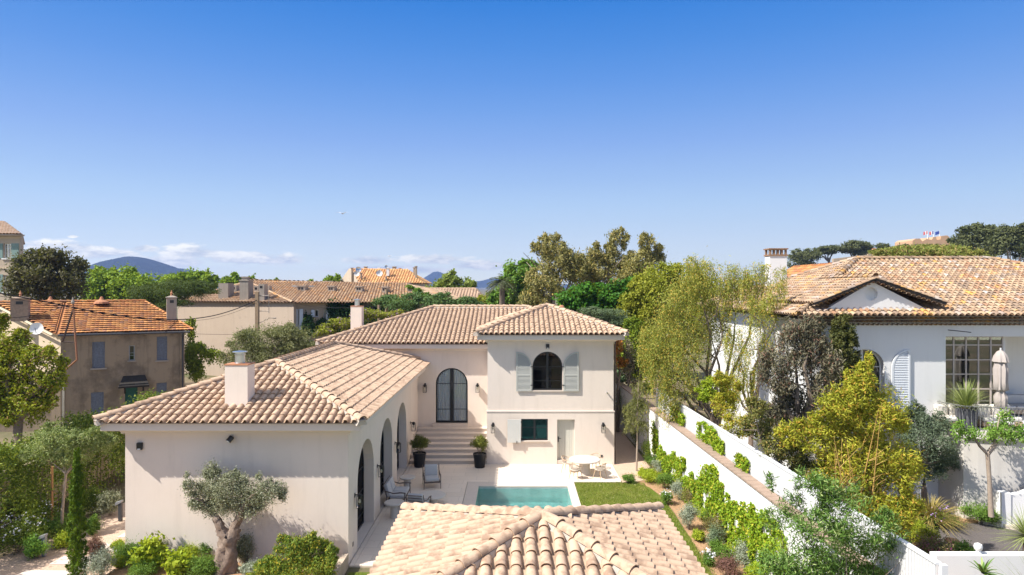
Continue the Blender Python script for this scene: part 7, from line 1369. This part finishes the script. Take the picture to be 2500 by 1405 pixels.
gnarl(b, [P(557, 1318, Y), P(540, 1290, Y), P(528, 1265, Y), P(515, 1245, Y + .2), P(500, 1225, Y + .2)], [0.19, 0.15, 0.125, 0.09, 0.05], 12, 3); gnarl(b, [P(565, 1320, Y), P(575, 1285, Y), P(586, 1262, Y - .1), P(592, 1240, Y - .2), P(610, 1215, Y - .2)], [0.20, 0.145, 0.125, 0.09, 0.05], 12, 4)
for e in ((500, 1190, .3), (530, 1170, 0), (470, 1215, -.2), (560, 1210, .3), (630, 1200, -.4), (660, 1215, 0), (600, 1180, .3), (485, 1240, .3)):
    s_ = P(515, 1245, Y + .2) if e[0] < 545 else P(592, 1240, Y - .2); e_ = P(e[0], e[1], Y + e[2]); b.tube([s_, s_.lerp(e_, 0.5) + Vector((0, 0, 0.08)), e_], [0.07, 0.04, 0.012], 6)
b.build('trunk', BARK, ot, smooth=True, sharp=80)
foliage('crown', ot, OLIVE, pxblobs([(522, 1186, 38, 34), (517, 1150, 18, 20), (562, 1200, 40, 36), (610, 1208, 38, 32), (655, 1208, 28, 26), (462, 1188, 13, 22), (482, 1236, 20, 16), (632, 1168, 9, 14), (590, 1172, 15, 15), (500, 1212, 34, 26), (580, 1232, 28, 16), (630, 1230, 26, 16), (684, 1195, 16, 20), (455, 1160, 6, 8), (660, 1178, 8, 12), (555, 1240, 26, 18), (610, 1250, 30, 16), (520, 1245, 26, 18), (690, 1215, 10, 14), (575, 1160, 10, 14)], Y - 0.1, 0.8, spread=0.8), 32000, 0.075, 0.022, seed=31, clump=20, sig=0.30)
# fallen petals and cable protector bits are too small; two gulls in the sky
def gull(label, px, py, Y, s, rz_):
    c = P(px, py, Y); b = MB(); vs = []; n = 8; prof = [(-0.5, 0.01), (-0.3, 0.07), (0, 0.1), (0.25, 0.07), (0.4, 0.05), (0.52, 0.01)]
    for x, r_ in prof:
        for k in range(n): a = 2 * math.pi * k / n; vs.append((x, r_ * math.cos(a), r_ * math.sin(a)))
    b.add(vs, [(i * n + k, i * n + (k + 1) % n, (i + 1) * n + (k + 1) % n, (i + 1) * n + k) for i in range(5) for k in range(n)])
    for sg in (-1, 1): b.add([(-0.12, sg * 0.06, 0.03), (0.14, sg * 0.06, 0.03), (0.16, sg * 0.65, 0.28), (-0.02, sg * 0.65, 0.26), (-0.16, sg * 1.45, 0.10), (-0.08, sg * 1.45, 0.11), (-0.12, sg * 0.06, 0.0), (0.14, sg * 0.06, 0.0), (0.16, sg * 0.65, 0.26), (-0.02, sg * 0.65, 0.24)], [(0, 1, 2, 3), (3, 2, 5, 4), (6, 7, 8, 9), (1, 7, 8, 2), (0, 6, 9, 3)])
    b.xform(Matrix.Translation(c) @ Matrix.Rotation(rz_, 4, 'Z') @ Matrix.Scale(s, 4)); tag(b.build('gull', WHITEW), label, 'bird', 'gulls in the sky')
gull('white gull gliding high above the long house', 836, 522, 60, 0.55, R(80)); gull('distant white gull low over the clouds above the orange roof', 950, 626, 110, 0.5, R(60)); gull('small gull just right of the distant one over the clouds', 968, 628, 112, 0.5, R(100))

# ---------------------------------------------------------------- the air
b = MB(); b.box(-6500, 6500, -70, 5300, -4, 175); hz = b.build('haze', None); hz['kind'] = 'stuff'; hm_ = bpy.data.materials.new('haze'); hm_.use_nodes = True; t = hm_.node_tree; t.nodes.clear(); o = N(t, 'ShaderNodeOutputMaterial')
v_ = N(t, 'ShaderNodeVolumePrincipled', inp={'Color': (0.33, 0.47, 0.86, 1), 'Density': HZD, 'Anisotropy': 0.2}); L(t, v_.outputs[0], o.inputs['Volume']); hz.data.materials.clear(); hz.data.materials.append(hm_)
